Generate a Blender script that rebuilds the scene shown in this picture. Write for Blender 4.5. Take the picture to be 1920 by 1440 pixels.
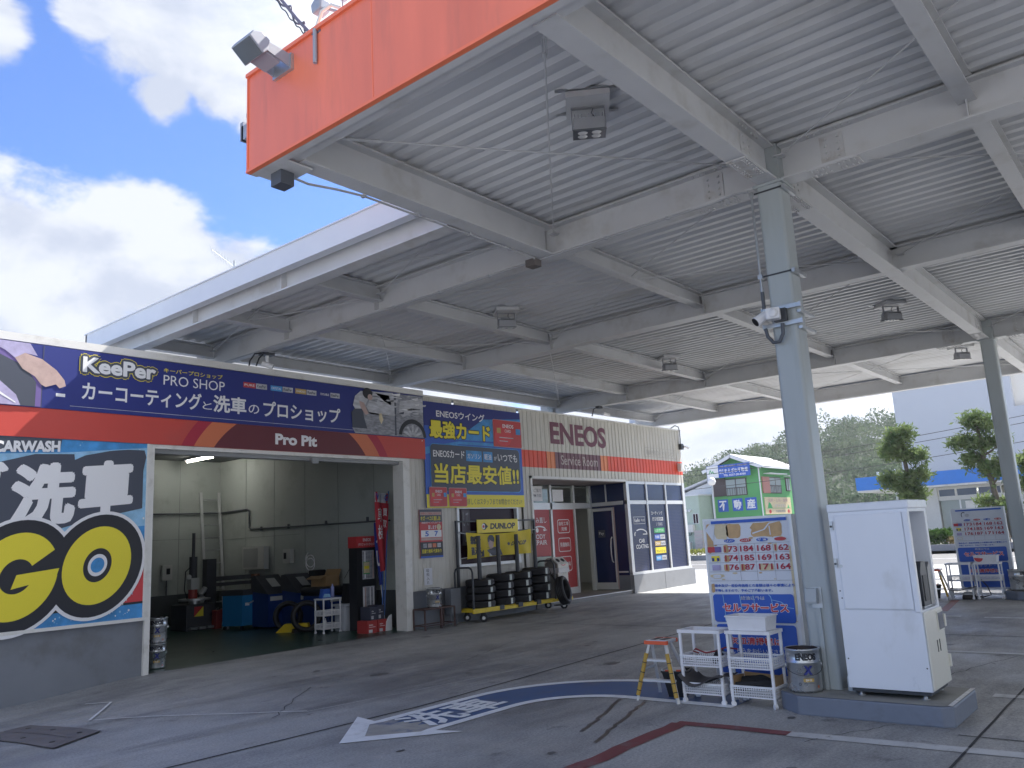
import bpy, math, random
from math import pi, sin, cos, radians
import mathutils
from mathutils import Vector as V, Matrix

for o in list(bpy.data.objects): bpy.data.objects.remove(o)
SC = bpy.context.scene
COL = SC.collection
rnd = random.Random(7)

# ------------------------------------------------------------------ camera
YAW, PITCH, ROLL = radians(39.5109), radians(10.7745), radians(-3.0885)
EYE = V((0, 0, 1.6))
_f = V((cos(YAW)*cos(PITCH), sin(YAW)*cos(PITCH), sin(PITCH)))
_r0 = V((sin(YAW), -cos(YAW), 0)); _u0 = _r0.cross(_f)
_r = _r0*cos(ROLL) + _u0*sin(ROLL); _u = _u0*cos(ROLL) - _r0*sin(ROLL)
cam = bpy.data.cameras.new('camera'); cam.sensor_width = 36; cam.lens = 1540.09/1920*36
cam.clip_end = 3000; cam.clip_start = 0.05
camo = bpy.data.objects.new('camera', cam); COL.objects.link(camo)
camo.matrix_world = Matrix(((_r.x,_u.x,-_f.x,EYE.x),(_r.y,_u.y,-_f.y,EYE.y),(_r.z,_u.z,-_f.z,EYE.z),(0,0,0,1)))
SC.camera = camo

# ------------------------------------------------------------------ sun and sky
SUN = V((0.84, -0.17, 1.0)).normalized()
SUN_STRENGTH, SKY_STRENGTH, EXPOSURE = 3.6, 0.085, 1.97
sl = bpy.data.lights.new('sun', 'SUN'); sl.energy = SUN_STRENGTH; sl.angle = radians(0.6); sl.color = (1, .955, .88)
so = bpy.data.objects.new('sun', sl); COL.objects.link(so)
so.rotation_euler = SUN.to_track_quat('Z', 'Y').to_euler(); so.location = SUN*200
SC.view_settings.view_transform = 'Standard'; SC.view_settings.look = 'None'
SC.view_settings.exposure = EXPOSURE; SC.view_settings.gamma = 1
W = bpy.data.worlds.new('World'); SC.world = W; W.use_nodes = True
nt = W.node_tree; N = nt.nodes; L = nt.links; N.clear()
def nn(t, **k):
    n = N.new(t)
    for a, b in k.items(): setattr(n, a, b)
    return n
def mth(op, a, b=None, c=None, clamp=False):
    n = nn('ShaderNodeMath', operation=op, use_clamp=clamp)
    for i, x in enumerate((a, b, c)):
        if x is None: continue
        if isinstance(x, (int, float)): n.inputs[i].default_value = x
        else: L.new(x, n.inputs[i])
    return n.outputs[0]
sky = nn('ShaderNodeTexSky', sky_type='NISHITA', sun_disc=False)
sky.sun_elevation = math.asin(SUN.z); sky.sun_rotation = math.atan2(SUN.x, SUN.y); sky.air_density = 1.0; sky.dust_density = 0.6; sky.ozone_density = 2.5
tc = nn('ShaderNodeTexCoord'); D = tc.outputs['Generated']
def px(x, y): return (_f + _r*((x-960)/1540.09) - _u*((y-720)/1540.09)).normalized()
blobs = [((20,510),215),((150,560),170),((290,505),185),((395,570),170),((150,680),260),((300,60),170),((430,110),140),((180,20),90),((560,40),170),((760,-90),260),
         ((-20,50),95),((300,180),80),((500,215),70),((800,830),230),((1400,900),520),((1900,820),520),((-500,300),300),((1000,-700),420),((1900,-300),380),((2600,300),500)]
cov = None
for (x, y), r in blobs:
    d = px(x, y); k = 1/(1+(((x-960)/1540)**2+((y-720)/1540)**2))
    vm = nn('ShaderNodeVectorMath', operation='DOT_PRODUCT'); L.new(D, vm.inputs[0]); vm.inputs[1].default_value = d
    a = mth('ARCCOSINE', vm.outputs['Value'])
    e = mth('MULTIPLY_ADD', a, -1540.0/(r*k**.5), 1.0)
    if r > 300: e = mth('MULTIPLY', e, 1.6)
    cov = e if cov is None else mth('MAXIMUM', cov, e)
for d, r in ((V((-.35,-.85,.5)),.75),(V((-.9,-.2,.55)),.55),(V((.3,-.9,.45)),.6)):      # unseen clouds added behind the viewpoint to brighten the facade
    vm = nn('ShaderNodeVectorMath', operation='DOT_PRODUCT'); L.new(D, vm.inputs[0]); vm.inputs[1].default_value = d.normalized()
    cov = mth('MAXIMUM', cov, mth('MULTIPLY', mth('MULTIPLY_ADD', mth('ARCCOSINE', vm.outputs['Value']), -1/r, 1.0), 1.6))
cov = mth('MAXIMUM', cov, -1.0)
def noise(vec, scale, detail, rough=.55, dist=0):
    n = nn('ShaderNodeTexNoise'); n.inputs['Scale'].default_value = scale; n.inputs['Detail'].default_value = detail
    n.inputs['Roughness'].default_value = rough; n.inputs['Distortion'].default_value = dist; L.new(vec, n.inputs['Vector']); return n.outputs['Fac']
sc_ = nn('ShaderNodeVectorMath', operation='MULTIPLY'); L.new(D, sc_.inputs[0]); sc_.inputs[1].default_value = (1, 1, 1.5)
n1 = noise(sc_.outputs[0], 5.5, 9, .58, .25); n2 = noise(sc_.outputs[0], 17, 8, .6)
lump = mth('ADD', mth('MULTIPLY', mth('SUBTRACT', n1, .5), 1.9), mth('MULTIPLY', mth('SUBTRACT', n2, .5), .5))
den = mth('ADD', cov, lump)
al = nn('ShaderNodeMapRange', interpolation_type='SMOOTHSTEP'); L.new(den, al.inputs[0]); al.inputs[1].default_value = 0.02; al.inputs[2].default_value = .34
# grey bellies: the same billows looked up towards the sun
off = nn('ShaderNodeVectorMath', operation='ADD'); L.new(sc_.outputs[0], off.inputs[0]); off.inputs[1].default_value = (0.03, -.03, .075)
n3 = noise(off.outputs[0], 5.5, 7, .55, .25)
sh = nn('ShaderNodeMapRange', interpolation_type='SMOOTHSTEP'); L.new(mth('SUBTRACT', n1, mth('SUBTRACT', n3, .02)), sh.inputs[0]); sh.inputs[1].default_value = -.14; sh.inputs[2].default_value = .1
cc = nn('ShaderNodeMix', data_type='RGBA'); L.new(sh.outputs[0], cc.inputs[0])
cc.inputs[6].default_value = (2.0, 2.2, 2.66, 1); cc.inputs[7].default_value = (2.72, 2.86, 3.14, 1)
sd = nn('ShaderNodeVectorMath', operation='DOT_PRODUCT'); L.new(D, sd.inputs[0]); sd.inputs[1].default_value = SUN
gl = nn('ShaderNodeMapRange', interpolation_type='SMOOTHSTEP'); L.new(sd.outputs['Value'], gl.inputs[0]); gl.inputs[1].default_value = .55; gl.inputs[2].default_value = 1.0; gl.inputs[3].default_value = 1.0; gl.inputs[4].default_value = 3.0
cg = nn('ShaderNodeVectorMath', operation='SCALE'); L.new(cc.outputs[2], cg.inputs[0]); L.new(gl.outputs[0], cg.inputs['Scale'])
skc = nn('ShaderNodeVectorMath', operation='MULTIPLY'); L.new(sky.outputs[0], skc.inputs[0]); skc.inputs[1].default_value = (.45, .55, .78)
mx = nn('ShaderNodeMix', data_type='RGBA'); L.new(al.outputs[0], mx.inputs[0]); L.new(skc.outputs[0], mx.inputs[6]); L.new(cg.outputs[0], mx.inputs[7])
bg = nn('ShaderNodeBackground'); bg.inputs[1].default_value = SKY_STRENGTH; L.new(mx.outputs[2], bg.inputs[0])
wo = nn('ShaderNodeOutputWorld'); L.new(bg.outputs[0], wo.inputs[0])

# ------------------------------------------------------------------ materials
MATS = {}
def mat(name, col, rough=.5, metal=0., var=0., vs=3., stretch=(1,1,1), bump=0., bs=40., dirt=None, ds=2., da=.5, emit=None, es=0., trans=0., spec=.5, coat=0.):
    if name in MATS: return MATS[name]
    m = bpy.data.materials.new(name); m.use_nodes = True; t = m.node_tree; n = t.nodes; p = n['Principled BSDF']; lk = t.links
    c4 = (*col, 1); p.inputs['Base Color'].default_value = c4; p.inputs['Roughness'].default_value = rough; p.inputs['Metallic'].default_value = metal
    p.inputs['Specular IOR Level'].default_value = spec; p.inputs['Transmission Weight'].default_value = trans; p.inputs['Coat Weight'].default_value = coat
    if emit: p.inputs['Emission Color'].default_value = (*emit, 1); p.inputs['Emission Strength'].default_value = es
    if var or bump or dirt:
        g = n.new('ShaderNodeNewGeometry'); mp = n.new('ShaderNodeMapping'); lk.new(g.outputs['Position'], mp.inputs[0]); mp.inputs['Scale'].default_value = stretch
    src = None
    if var:
        a = n.new('ShaderNodeTexNoise'); a.inputs['Scale'].default_value = vs; a.inputs['Detail'].default_value = 6; a.inputs['Roughness'].default_value = .6; lk.new(mp.outputs[0], a.inputs['Vector'])
        r = n.new('ShaderNodeMapRange'); r.inputs[1].default_value = .3; r.inputs[2].default_value = .7; r.inputs[3].default_value = 1-var; r.inputs[4].default_value = 1+var*.6; lk.new(a.outputs['Fac'], r.inputs[0])
        mu = n.new('ShaderNodeMix'); mu.data_type = 'RGBA'; mu.blend_type = 'MULTIPLY'; mu.inputs[0].default_value = 1; mu.inputs[6].default_value = c4; lk.new(r.outputs[0], mu.inputs[7]); src = mu.outputs[2]
        rr = n.new('ShaderNodeMapRange'); rr.inputs[3].default_value = max(0, rough-.1); rr.inputs[4].default_value = min(1, rough+.12); lk.new(a.outputs['Fac'], rr.inputs[0]); lk.new(rr.outputs[0], p.inputs['Roughness'])
    if dirt:
        a = n.new('ShaderNodeTexNoise'); a.inputs['Scale'].default_value = ds; a.inputs['Detail'].default_value = 8; a.inputs['Roughness'].default_value = .65; lk.new(mp.outputs[0], a.inputs['Vector'])
        r = n.new('ShaderNodeMapRange'); r.interpolation_type = 'SMOOTHSTEP'; r.inputs[1].default_value = .5; r.inputs[2].default_value = .72; r.inputs[4].default_value = da; lk.new(a.outputs['Fac'], r.inputs[0])
        mu = n.new('ShaderNodeMix'); mu.data_type = 'RGBA'; lk.new(r.outputs[0], mu.inputs[0]); mu.inputs[7].default_value = (*dirt, 1)
        if src: lk.new(src, mu.inputs[6])
        else: mu.inputs[6].default_value = c4
        src = mu.outputs[2]
    if src: lk.new(src, p.inputs['Base Color'])
    if bump:
        a = n.new('ShaderNodeTexNoise'); a.inputs['Scale'].default_value = bs; a.inputs['Detail'].default_value = 4; lk.new(mp.outputs[0], a.inputs['Vector'])
        b = n.new('ShaderNodeBump'); b.inputs['Strength'].default_value = bump; b.inputs['Distance'].default_value = .01; lk.new(a.outputs['Fac'], b.inputs['Height']); lk.new(b.outputs[0], p.inputs['Normal'])
    MATS[name] = m; return m
GREY = (.2,.19,.17)
m_steel = mat('canopy_paint', (.60,.605,.61), .42, var=.07, vs=1.2, dirt=(.38,.36,.32), ds=2.2, da=.45, bump=.06, bs=90)
m_deck = mat('deck_paint', (.66,.665,.67), .4, var=.1, vs=.9, dirt=(.42,.41,.38), ds=1.4, da=.5, stretch=(1.6,.35,1))
m_flash = mat('white_flashing', (.74,.76,.8), .4, var=.05, dirt=(.5,.5,.5), ds=1.5, da=.25)
m_orange = mat('orange_panel', (.84,.215,.125), .35, var=.1, vs=1.6, stretch=(1,1.6,.25), dirt=(.55,.17,.11), ds=2.2, da=.45)
m_orlip = mat('orange_trim', (.88,.21,.1), .35)
m_col = mat('column_paint', (.42,.455,.46), .38, var=.06, vs=2, dirt=(.33,.34,.31), ds=3, da=.4, stretch=(2,2,.35))
m_bolt = mat('bolt_paint', (.56,.56,.56), .45, var=.06, dirt=(.3,.24,.18), ds=6, da=.45)
m_dark = mat('dark_steel', (.05,.055,.065), .45, var=.2, vs=8)
m_galv = mat('galvanised', (.5,.52,.54), .35, .7, var=.12, vs=15)
m_conduit = mat('grey_conduit', (.42,.43,.45), .45)
m_condark = mat('dark_conduit', (.09,.1,.12), .5)
m_white = mat('white_enamel', (.80,.83,.89), .3, var=.05, vs=2, stretch=(1,1,.5), dirt=(.56,.57,.57), ds=4, da=.4)
m_wplast = mat('white_plastic', (.82,.82,.84), .45, var=.04, vs=5, dirt=(.55,.53,.5), ds=6, da=.3)
m_litwhite = mat('warm_lit_enamel', (.74,.73,.66), .35)  # cabinet white with the warm light on its side put into the colour
m_wall = mat('cream_cladding', (.61,.59,.535), .5, var=.08, vs=1.3, stretch=(3,1,.4), dirt=(.36,.33,.28), ds=2.4, da=.55)
m_stripe = mat('red_stripe_paint', (.76,.1,.06), .5, var=.15, vs=2, stretch=(4,1,.5), dirt=(.45,.2,.15), ds=3, da=.45)
m_purp = mat('faded_purple', (.2,.1,.13), .55, var=.2, vs=3, stretch=(4,1,.5), dirt=(.38,.28,.26), ds=3, da=.5)
m_ostripe = mat('orange_stripe_paint', (.8,.27,.12), .5, var=.15, stretch=(4,1,.5), dirt=(.5,.25,.18), ds=3, da=.5)
m_maroon = mat('maroon_letter', (.17,.05,.085), .5, var=.2, vs=6)
m_fadew = mat('faded_white_letter', (.52,.45,.43), .55, var=.2, vs=9, dirt=(.3,.2,.2), ds=9, da=.6)
m_grlet = mat('grey_letter', (.42,.4,.37), .55)
m_plinth = mat('plinth_paint', (.2,.215,.245), .55, var=.1, vs=1.2, dirt=(.1,.095,.09), ds=1.1, da=.5, bump=.15, bs=60)
m_alu = mat('aluminium', (.66,.67,.68), .35, .25, var=.05)
m_trim = mat('white_trim', (.72,.71,.68), .4, dirt=(.42,.4,.36), ds=4, da=.45)
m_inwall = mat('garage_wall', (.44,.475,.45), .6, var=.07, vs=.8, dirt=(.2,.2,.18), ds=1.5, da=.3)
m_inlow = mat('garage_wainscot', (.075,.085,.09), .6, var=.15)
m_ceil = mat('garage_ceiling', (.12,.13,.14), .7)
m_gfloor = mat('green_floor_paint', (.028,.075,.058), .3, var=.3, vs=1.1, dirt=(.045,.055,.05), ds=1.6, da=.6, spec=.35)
m_black = mat('black', (.015,.016,.02), .5)
m_rubber = mat('tyre_rubber', (.018,.018,.021), .55, var=.2, vs=20, bump=.2, bs=120)
m_yel = mat('yellow_paint', (.75,.55,.03), .45, var=.1, vs=6, dirt=(.3,.22,.05), ds=7, da=.4)
m_signyel = mat('sign_yellow', (.82,.66,.05), .45, var=.04)
m_bluefilm = mat('blue_film', (.025,.036,.105), .22, var=.1, vs=2)
m_redfilm = mat('red_film', (.42,.045,.05), .4, var=.06)
m_glass = mat('glass', (.9,.95,.95), .02, trans=1.)
m_dglass = mat('dark_glass', (.03,.012,.022), .25, spec=.15)
m_wtext = mat('white_lettering', (.8,.8,.82), .45)
m_tin = mat('tin', (.62,.64,.66), .28, .85, var=.1, vs=9, dirt=(.3,.3,.3), ds=11, da=.35)
m_conctop = mat('island_concrete', (.3,.3,.28), .75, var=.15, vs=3, dirt=(.12,.12,.11), ds=4, da=.5, bump=.3, bs=80)
m_island = mat('island_paint', (.19,.215,.27), .5, var=.1, vs=3, dirt=(.1,.1,.11), ds=3, da=.5, bump=.1)
m_card = mat('cardboard', (.36,.23,.11), .8, var=.1)
m_lamp = mat('lit_tube', (1,1,1), .4, emit=(1,.98,.86), es=6)
m_lamp2 = mat('lit_shop_tube', (1,1,1), .4, emit=(1,1,.8), es=4)

def colm(name, c, r=.45, **k): return mat(name, c, r, **k)
K_navy = colm('print_navy', (.016,.028,.2)); K_blue = colm('print_blue', (.03,.11,.5)); K_sky = colm('print_sky', (.06,.3,.66), var=.35, vs=4)
K_lsky = colm('print_pale_sky', (.3,.55,.78), var=.25, vs=6); K_red = colm('print_red', (.5,.045,.05)); K_bred = colm('print_bright_red', (.62,.05,.06)); K_yel = colm('print_yellow', (.8,.68,.04))
K_blk = colm('print_black', (.018,.02,.028)); K_dk = colm('print_charcoal', (.06,.07,.1)); K_wht = colm('print_white', (.78,.78,.8)); K_pur = colm('print_purple', (.16,.11,.32)); K_lil = colm('print_lilac', (.42,.38,.58), var=.2, vs=8)
K_skin = colm('print_skin', (.5,.36,.33), var=.15, vs=9); K_gry = colm('print_grey', (.3,.31,.35), var=.5, vs=14, stretch=(.6,1,2)); K_lgr = colm('print_light_grey', (.52,.53,.57), var=.35, vs=10, stretch=(.5,1,2)); K_tan = colm('peeled_tan', (.56,.36,.17), var=.2, vs=9)
K_cream = colm('peeled_cream', (.66,.56,.36), var=.15, vs=12); K_grn = colm('print_green', (.05,.38,.12)); K_orng = colm('print_orange', (.62,.17,.075)); K_maro = colm('print_maroon', (.13,.018,.03)); K_gold = colm('print_gold', (.5,.34,.1))
K_bandred = mat('red_band', (.56,.065,.05), .45, var=.06, vs=.9, dirt=(.42,.08,.07), ds=1.2, da=.4)
K_dred = colm('print_dark_red', (.4,.02,.05)); K_oran2 = colm('print_dark_orange', (.52,.16,.03)); K_board = mat('board_white', (.68,.71,.77), .4, var=.05, vs=6)

# ------------------------------------------------------------------ mesh builder
ORG = {}
def rotz(a): return Matrix.Rotation(a, 3, 'Z')
class MB:
    def __init__(s): s.v = []; s.f = []; s.sm = []
    def add(s, vs, fs, smooth=False):
        b = len(s.v); s.v += [V(p) for p in vs]; s.f += [tuple(i+b for i in f) for f in fs]; s.sm += [smooth]*len(fs); return s
    def box(s, x0, y0, z0, x1, y1, z1):
        return s.add([(x0,y0,z0),(x1,y0,z0),(x1,y1,z0),(x0,y1,z0),(x0,y0,z1),(x1,y0,z1),(x1,y1,z1),(x0,y1,z1)],
                     [(0,3,2,1),(4,5,6,7),(0,1,5,4),(1,2,6,5),(2,3,7,6),(3,0,4,7)])
    def obox(s, c, size, M=None):
        h = V(size)/2; M = M or Matrix.Identity(3); c = V(c)
        P = [c + M @ V((a*h.x, b*h.y, d*h.z)) for d in (-1,1) for a, b in ((-1,-1),(1,-1),(1,1),(-1,1))]
        return s.add(P, [(0,3,2,1),(4,5,6,7),(0,1,5,4),(1,2,6,5),(2,3,7,6),(3,0,4,7)])
    def bar(s, p, q, w, h, up=(0,0,1)):
        p, q = V(p), V(q); d = (q-p); l = d.length; d.normalize(); u = V(up)
        if abs(d.dot(u)) > .98: u = V((1,0,0))
        r = d.cross(u).normalized(); u = r.cross(d)
        return s.obox((p+q)/2, (l, w, h), Matrix((d, r, u)).transposed())
    def cyl(s, p, q, r0, r1=None, n=12, caps=True):
        p, q = V(p), V(q); r1 = r0 if r1 is None else r1; d = (q-p).normalized(); a = d.orthogonal().normalized(); b = d.cross(a)
        P = [p + (a*cos(2*pi*i/n)+b*sin(2*pi*i/n))*r0 for i in range(n)] + [q + (a*cos(2*pi*i/n)+b*sin(2*pi*i/n))*r1 for i in range(n)]
        s.add(P, [(i, (i+1) % n, n+(i+1) % n, n+i) for i in range(n)], True)
        if caps: s.add(P[:n], [tuple(range(n-1,-1,-1))]); s.add(P[n:], [tuple(range(n))])
        return s
    def tube(s, pts, r, n=8):
        pts = [V(p) for p in pts]; rings = []; a = None
        for i, p in enumerate(pts):
            d = (pts[min(i+1, len(pts)-1)] - pts[max(i-1, 0)]).normalized()
            a = d.orthogonal().normalized() if a is None else (a - d*a.dot(d)).normalized()
            b = d.cross(a); rr = r[i] if isinstance(r, (list, tuple)) else r
            rings += [p + (a*cos(2*pi*k/n)+b*sin(2*pi*k/n))*rr for k in range(n)]
        m = len(pts)
        F = [(i*n+k, i*n+(k+1) % n, (i+1)*n+(k+1) % n, (i+1)*n+k) for i in range(m-1) for k in range(n)]
        s.add(rings, F, True); s.add(rings[:n], [tuple(range(n-1,-1,-1))]); s.add(rings[-n:], [tuple(range(n))]); return s
    def lathe(s, prof, c=(0,0,0), n=24, M=None, smooth=True):
        M = M or Matrix.Identity(3); c = V(c); P = [c + M @ V((r*cos(2*pi*i/n), r*sin(2*pi*i/n), z)) for r, z in prof for i in range(n)]
        return s.add(P, [(j*n+i, j*n+(i+1) % n, (j+1)*n+(i+1) % n, (j+1)*n+i) for j in range(len(prof)-1) for i in range(n)], smooth)
    def poly(s, pts): return s.add(pts, [tuple(range(len(pts)))])
    def prism(s, pts, d):
        d = V(d); n = len(pts); A = [V(p) for p in pts]; B = [p+d for p in A]
        return s.add(A+B, [tuple(range(n-1,-1,-1)), tuple(range(n, 2*n))] + [(i, (i+1) % n, n+(i+1) % n, n+i) for i in range(n)])
    def ibeam(s, p, q, w, h, z0, tf=.02, tw=.014):     # top-hung I section, z0 = underside
        p, q = V((p[0],p[1],z0)), V((q[0],q[1],z0)); Z = V((0,0,1))
        s.bar(p+Z*tf/2, q+Z*tf/2, w, tf); s.bar(p+Z*(h-tf/2), q+Z*(h-tf/2), w, tf)
        return s.bar(p+Z*h/2, q+Z*h/2, tw, h-2*tf)
    def build(s, name, m, parent=None, origin=None, bevel=0):
        if origin is None:
            if parent is not None: origin = ORG[parent.name]
            else:
                xs = [p.x for p in s.v]; ys = [p.y for p in s.v]; zs = [p.z for p in s.v]
                origin = V(((min(xs)+max(xs))/2, (min(ys)+max(ys))/2, min(zs)))
        origin = V(origin)
        me = bpy.data.meshes.new(name); me.from_pydata([p-origin for p in s.v], [], s.f); me.update()
        me.polygons.foreach_set('use_smooth', s.sm)
        me.materials.append(m); o = bpy.data.objects.new(name, me); COL.objects.link(o)
        if parent is not None: o.parent = parent
        else: o.location = origin
        ORG[o.name] = origin
        if bevel:
            b = o.modifiers.new('bevel', 'BEVEL'); b.width = bevel; b.segments = 2; b.limit_method = 'ANGLE'
        return o
def thing(name, label, cat, loc, group=None):
    o = bpy.data.objects.new(name, None); COL.objects.link(o); o.location = loc; o.empty_display_size = .1
    o['label'] = label; o['category'] = cat
    if group: o['group'] = group
    ORG[o.name] = V(loc); return o
def tag(o, label, cat, group=None):
    o['label'] = label; o['category'] = cat
    if group: o['group'] = group
    return o
def struct(o, label=None):
    o['kind'] = 'structure'
    if label: o['label'] = label
    return o
def dup(root, loc, label=None, rz=None, skip=()):
    r = root.copy(); COL.objects.link(r); r.location = loc; ORG[r.name] = V(loc)
    if rz is not None: r.rotation_euler.z = rz
    if label: r['label'] = label
    for ch in list(root.children):
        if ch.name.split('.')[0] in skip: continue
        c = ch.copy(); COL.objects.link(c); c.parent = r; ORG[c.name] = V(loc)
        for g in list(ch.children):
            d = g.copy(); COL.objects.link(d); d.parent = c
    return r

# ------------------------------------------------------------------ lettering and flat print
_tc = {}
def glyphs(s, bold):
    k = (s, bold)
    if k not in _tc:
        cu = bpy.data.curves.new('lettering', 'FONT'); cu.body = s; cu.offset = bold; cu.fill_mode = 'FRONT'; cu.resolution_u = 3
        o = bpy.data.objects.new('lettering', cu); COL.objects.link(o); dg = bpy.context.evaluated_depsgraph_get()
        me = bpy.data.meshes.new_from_object(o.evaluated_get(dg)); vs = [(p.co.x, p.co.y) for p in me.vertices]; fs = [tuple(p.vertices) for p in me.polygons]
        x0 = min(v[0] for v in vs); x1 = max(v[0] for v in vs); y0 = min(v[1] for v in vs); y1 = max(v[1] for v in vs)
        bpy.data.objects.remove(o); bpy.data.curves.remove(cu); bpy.data.meshes.remove(me); _tc[k] = (vs, fs, x0, y0, x1, y1)
    return _tc[k]
class Sign:
    """flat print on a plane: O + R*u + U*v, layers step out along n"""
    def __init__(s, parent, O, R, U=(0,0,1), n=None, step=.0022):
        s.p = parent; s.O = V(O); s.R = V(R); s.U = V(U); s.n = V(n) if n is not None else s.U.cross(s.R).normalized()*-1
        if n is None: s.n = s.R.cross(s.U).normalized()
        s.step = step; s.d = {}; s.g = 0
    def P(s, u, v, l): return s.O + s.R*u + s.U*v + s.n*(s.step*l)
    def b(s, name, m): return s.d.setdefault((name, m.name, s.g), (MB(), m))[0]
    def poly(s, pts, l, m, name='printed_area'): s.b(name, m).poly([s.P(u, v, l) for u, v in pts]); return s
    def rect(s, u0, v0, u1, v1, l, m, name='printed_area'): return s.poly([(u0,v0),(u1,v0),(u1,v1),(u0,v1)], l, m, name)
    def rrect(s, u0, v0, u1, v1, r, l, m, name='printed_area', n=5):
        pts = []
        for cx, cy, a in ((u1-r, v0+r, -pi/2), (u1-r, v1-r, 0), (u0+r, v1-r, pi/2), (u0+r, v0+r, pi)):
            pts += [(cx+r*cos(a+pi/2*i/n), cy+r*sin(a+pi/2*i/n)) for i in range(n+1)]
        return s.poly(pts, l, m, name)
    def ell(s, u, v, a, b, l, m, name='printed_area', n=32, tilt=0, a0=0, a1=2*pi):
        pts = []
        for i in range(n):
            t = a0+(a1-a0)*i/n; x, y = a*cos(t), b*sin(t); pts.append((u+x*cos(tilt)-y*sin(tilt), v+x*sin(tilt)+y*cos(tilt)))
        return s.poly(pts, l, m, name)
    def ring(s, u, v, a, b, ai, bi, l, m, name='printed_area', n=40, a0=0, a1=2*pi, shear=0):
        B = s.b(name, m)
        for i in range(n):
            t, q = a0+(a1-a0)*i/n, a0+(a1-a0)*(i+1)/n
            f = lambda A, Bq, t: (u+A*cos(t)+shear*Bq*sin(t), v+Bq*sin(t))
            B.poly([s.P(*x, l) for x in (f(a,b,t), f(a,b,q), f(ai,bi,q), f(ai,bi,t))])
        return s
    def text(s, t, u0, v0, u1, v1, l, m, bold=0., name='lettering', tilt=0., shear=0., d=None):
        cjk = any(ord(c) > 0x2E00 for c in t); ob = min(bold, .012) if cjk else bold
        vs, fs, x0, y0, x1, y1 = glyphs(t, ob); B = s.b(name, m); em = (v1-v0)/(y1-y0)
        if d is None: d = (bold-ob)*em*.85
        k = 0; offs = [(0,0)] if d <= 0 else [(a*d, b*d) for a, b in ((1,0),(-1,0),(0,1),(0,-1),(.7,.7),(-.7,.7),(.7,-.7),(-.7,-.7))]
        if d > 0: u0 += d; u1 -= d; v0 += d; v1 -= d
        for ox, oy in offs:
            B.add([s.P(u0+ox+(x-x0)/(x1-x0)*(u1-u0)+shear*(y-y0)/(y1-y0)*(v1-v0), v0+oy+(y-y0)/(y1-y0)*(v1-v0)+tilt*(x-x0)/(x1-x0)*(u1-u0), l+k*.07) for x, y in vs], fs); k += 1
        return s
    def outl(s, t, u0, v0, u1, v1, l, m, b0, b1, name='lettering_outline', **k):
        """a fattened copy of the glyphs behind the letters"""
        g = (b1-b0)*(v1-v0)
        return s.text(t, u0-g, v0-g, u1+g, v1+g, l, m, b0, name, d=g+max(0, b0-.012)*(v1-v0)*.85 if any(ord(c) > 0x2E00 for c in t) else g, **k)
    def done(s, off=None):
        out = []
        for (name, _, _g), (B, m) in s.d.items(): out.append(B.build(name, m, s.p))
        s.d = {}; return out

def gz(x, y=0):
    a = .0045*max(0, min(x, 30)-6.5)
    t = max(0, min(1, (6.2-x)/2.4))*max(0, min(1, (y-8.5)/3))
    return a - .14*t*t*(3-2*t)

# ================================================================== GROUND
def ground_mat():
    m = bpy.data.materials.new('forecourt_concrete'); m.use_nodes = True; t = m.node_tree; n = t.nodes; lk = t.links; p = n['Principled BSDF']
    g = n.new('ShaderNodeNewGeometry')
    def nz(scale, det, st=(1,1,1), rough=.6, rot=0):
        mp = n.new('ShaderNodeMapping'); lk.new(g.outputs['Position'], mp.inputs[0]); mp.inputs['Scale'].default_value = st; mp.inputs['Rotation'].default_value = (0,0,rot)
        a = n.new('ShaderNodeTexNoise'); a.inputs['Scale'].default_value = scale; a.inputs['Detail'].default_value = det; a.inputs['Roughness'].default_value = rough; lk.new(mp.outputs[0], a.inputs['Vector']); return a.outputs['Fac']
    def rng(x, a, b, c, d):
        r = n.new('ShaderNodeMapRange'); r.interpolation_type = 'SMOOTHSTEP'
        for i, q in enumerate((a, b, c, d)): r.inputs[i+1].default_value = q
        lk.new(x, r.inputs[0]); return r.outputs[0]
    def mix(f, a, b, mode='MIX'):
        r = n.new('ShaderNodeMix'); r.data_type = 'RGBA'; r.blend_type = mode
        for i, q in ((0, f), (6, a), (7, b)):
            if isinstance(q, (int, float)): r.inputs[i].default_value = q
            elif isinstance(q, tuple): r.inputs[i].default_value = (*q, 1)
            else: lk.new(q, r.inputs[i])
        return r.outputs[2]
    c = mix(rng(nz(.45, 7, (.7,1,1), .65), .36, .64, 0, 1), (.235,.237,.242), (.40,.402,.40))
    c = mix(rng(nz(1.0, 9, (.3, 1.2, 1), .7), .47, .70, 0, .75), c, (.50,.49,.47))     # worn pale streaks along the wheel paths
    c = mix(rng(nz(.8, 9, (.25, 1.3, 1), .68, .12), .50, .68, 0, .62), c, (.14,.14,.142))   # rubbed tyre tracks
    c = mix(rng(nz(2.3, 8, (1,1,1), .7), .60, .70, 0, .6), c, (.085,.085,.087))              # oil drips
    c = mix(1.0, c, rng(nz(45, 8, (1,1,1), .75), .25, .75, .6, 1.32), 'MULTIPLY')
    lk.new(c, p.inputs['Base Color'])
    lk.new(rng(nz(1.6, 6), .3, .7, .42, .78), p.inputs['Roughness']); p.inputs['Specular IOR Level'].default_value = .45
    b = n.new('ShaderNodeBump'); b.inputs['Strength'].default_value = .25; b.inputs['Distance'].default_value = .01; lk.new(nz(90, 5), b.inputs['Height']); lk.new(b.outputs[0], p.inputs['Normal'])
    return m
g = MB()
xs = [-60,-20,-8,0,2]+[2.4+.15*i for i in range(28)]+[6.5,7.2,8,10,14,18,22,26,29.4]
ys = [-60,-20,-8,-2,0,2,4,6,8]+[8.5+.15*i for i in range(24)]+[13,20,40,90]
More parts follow.
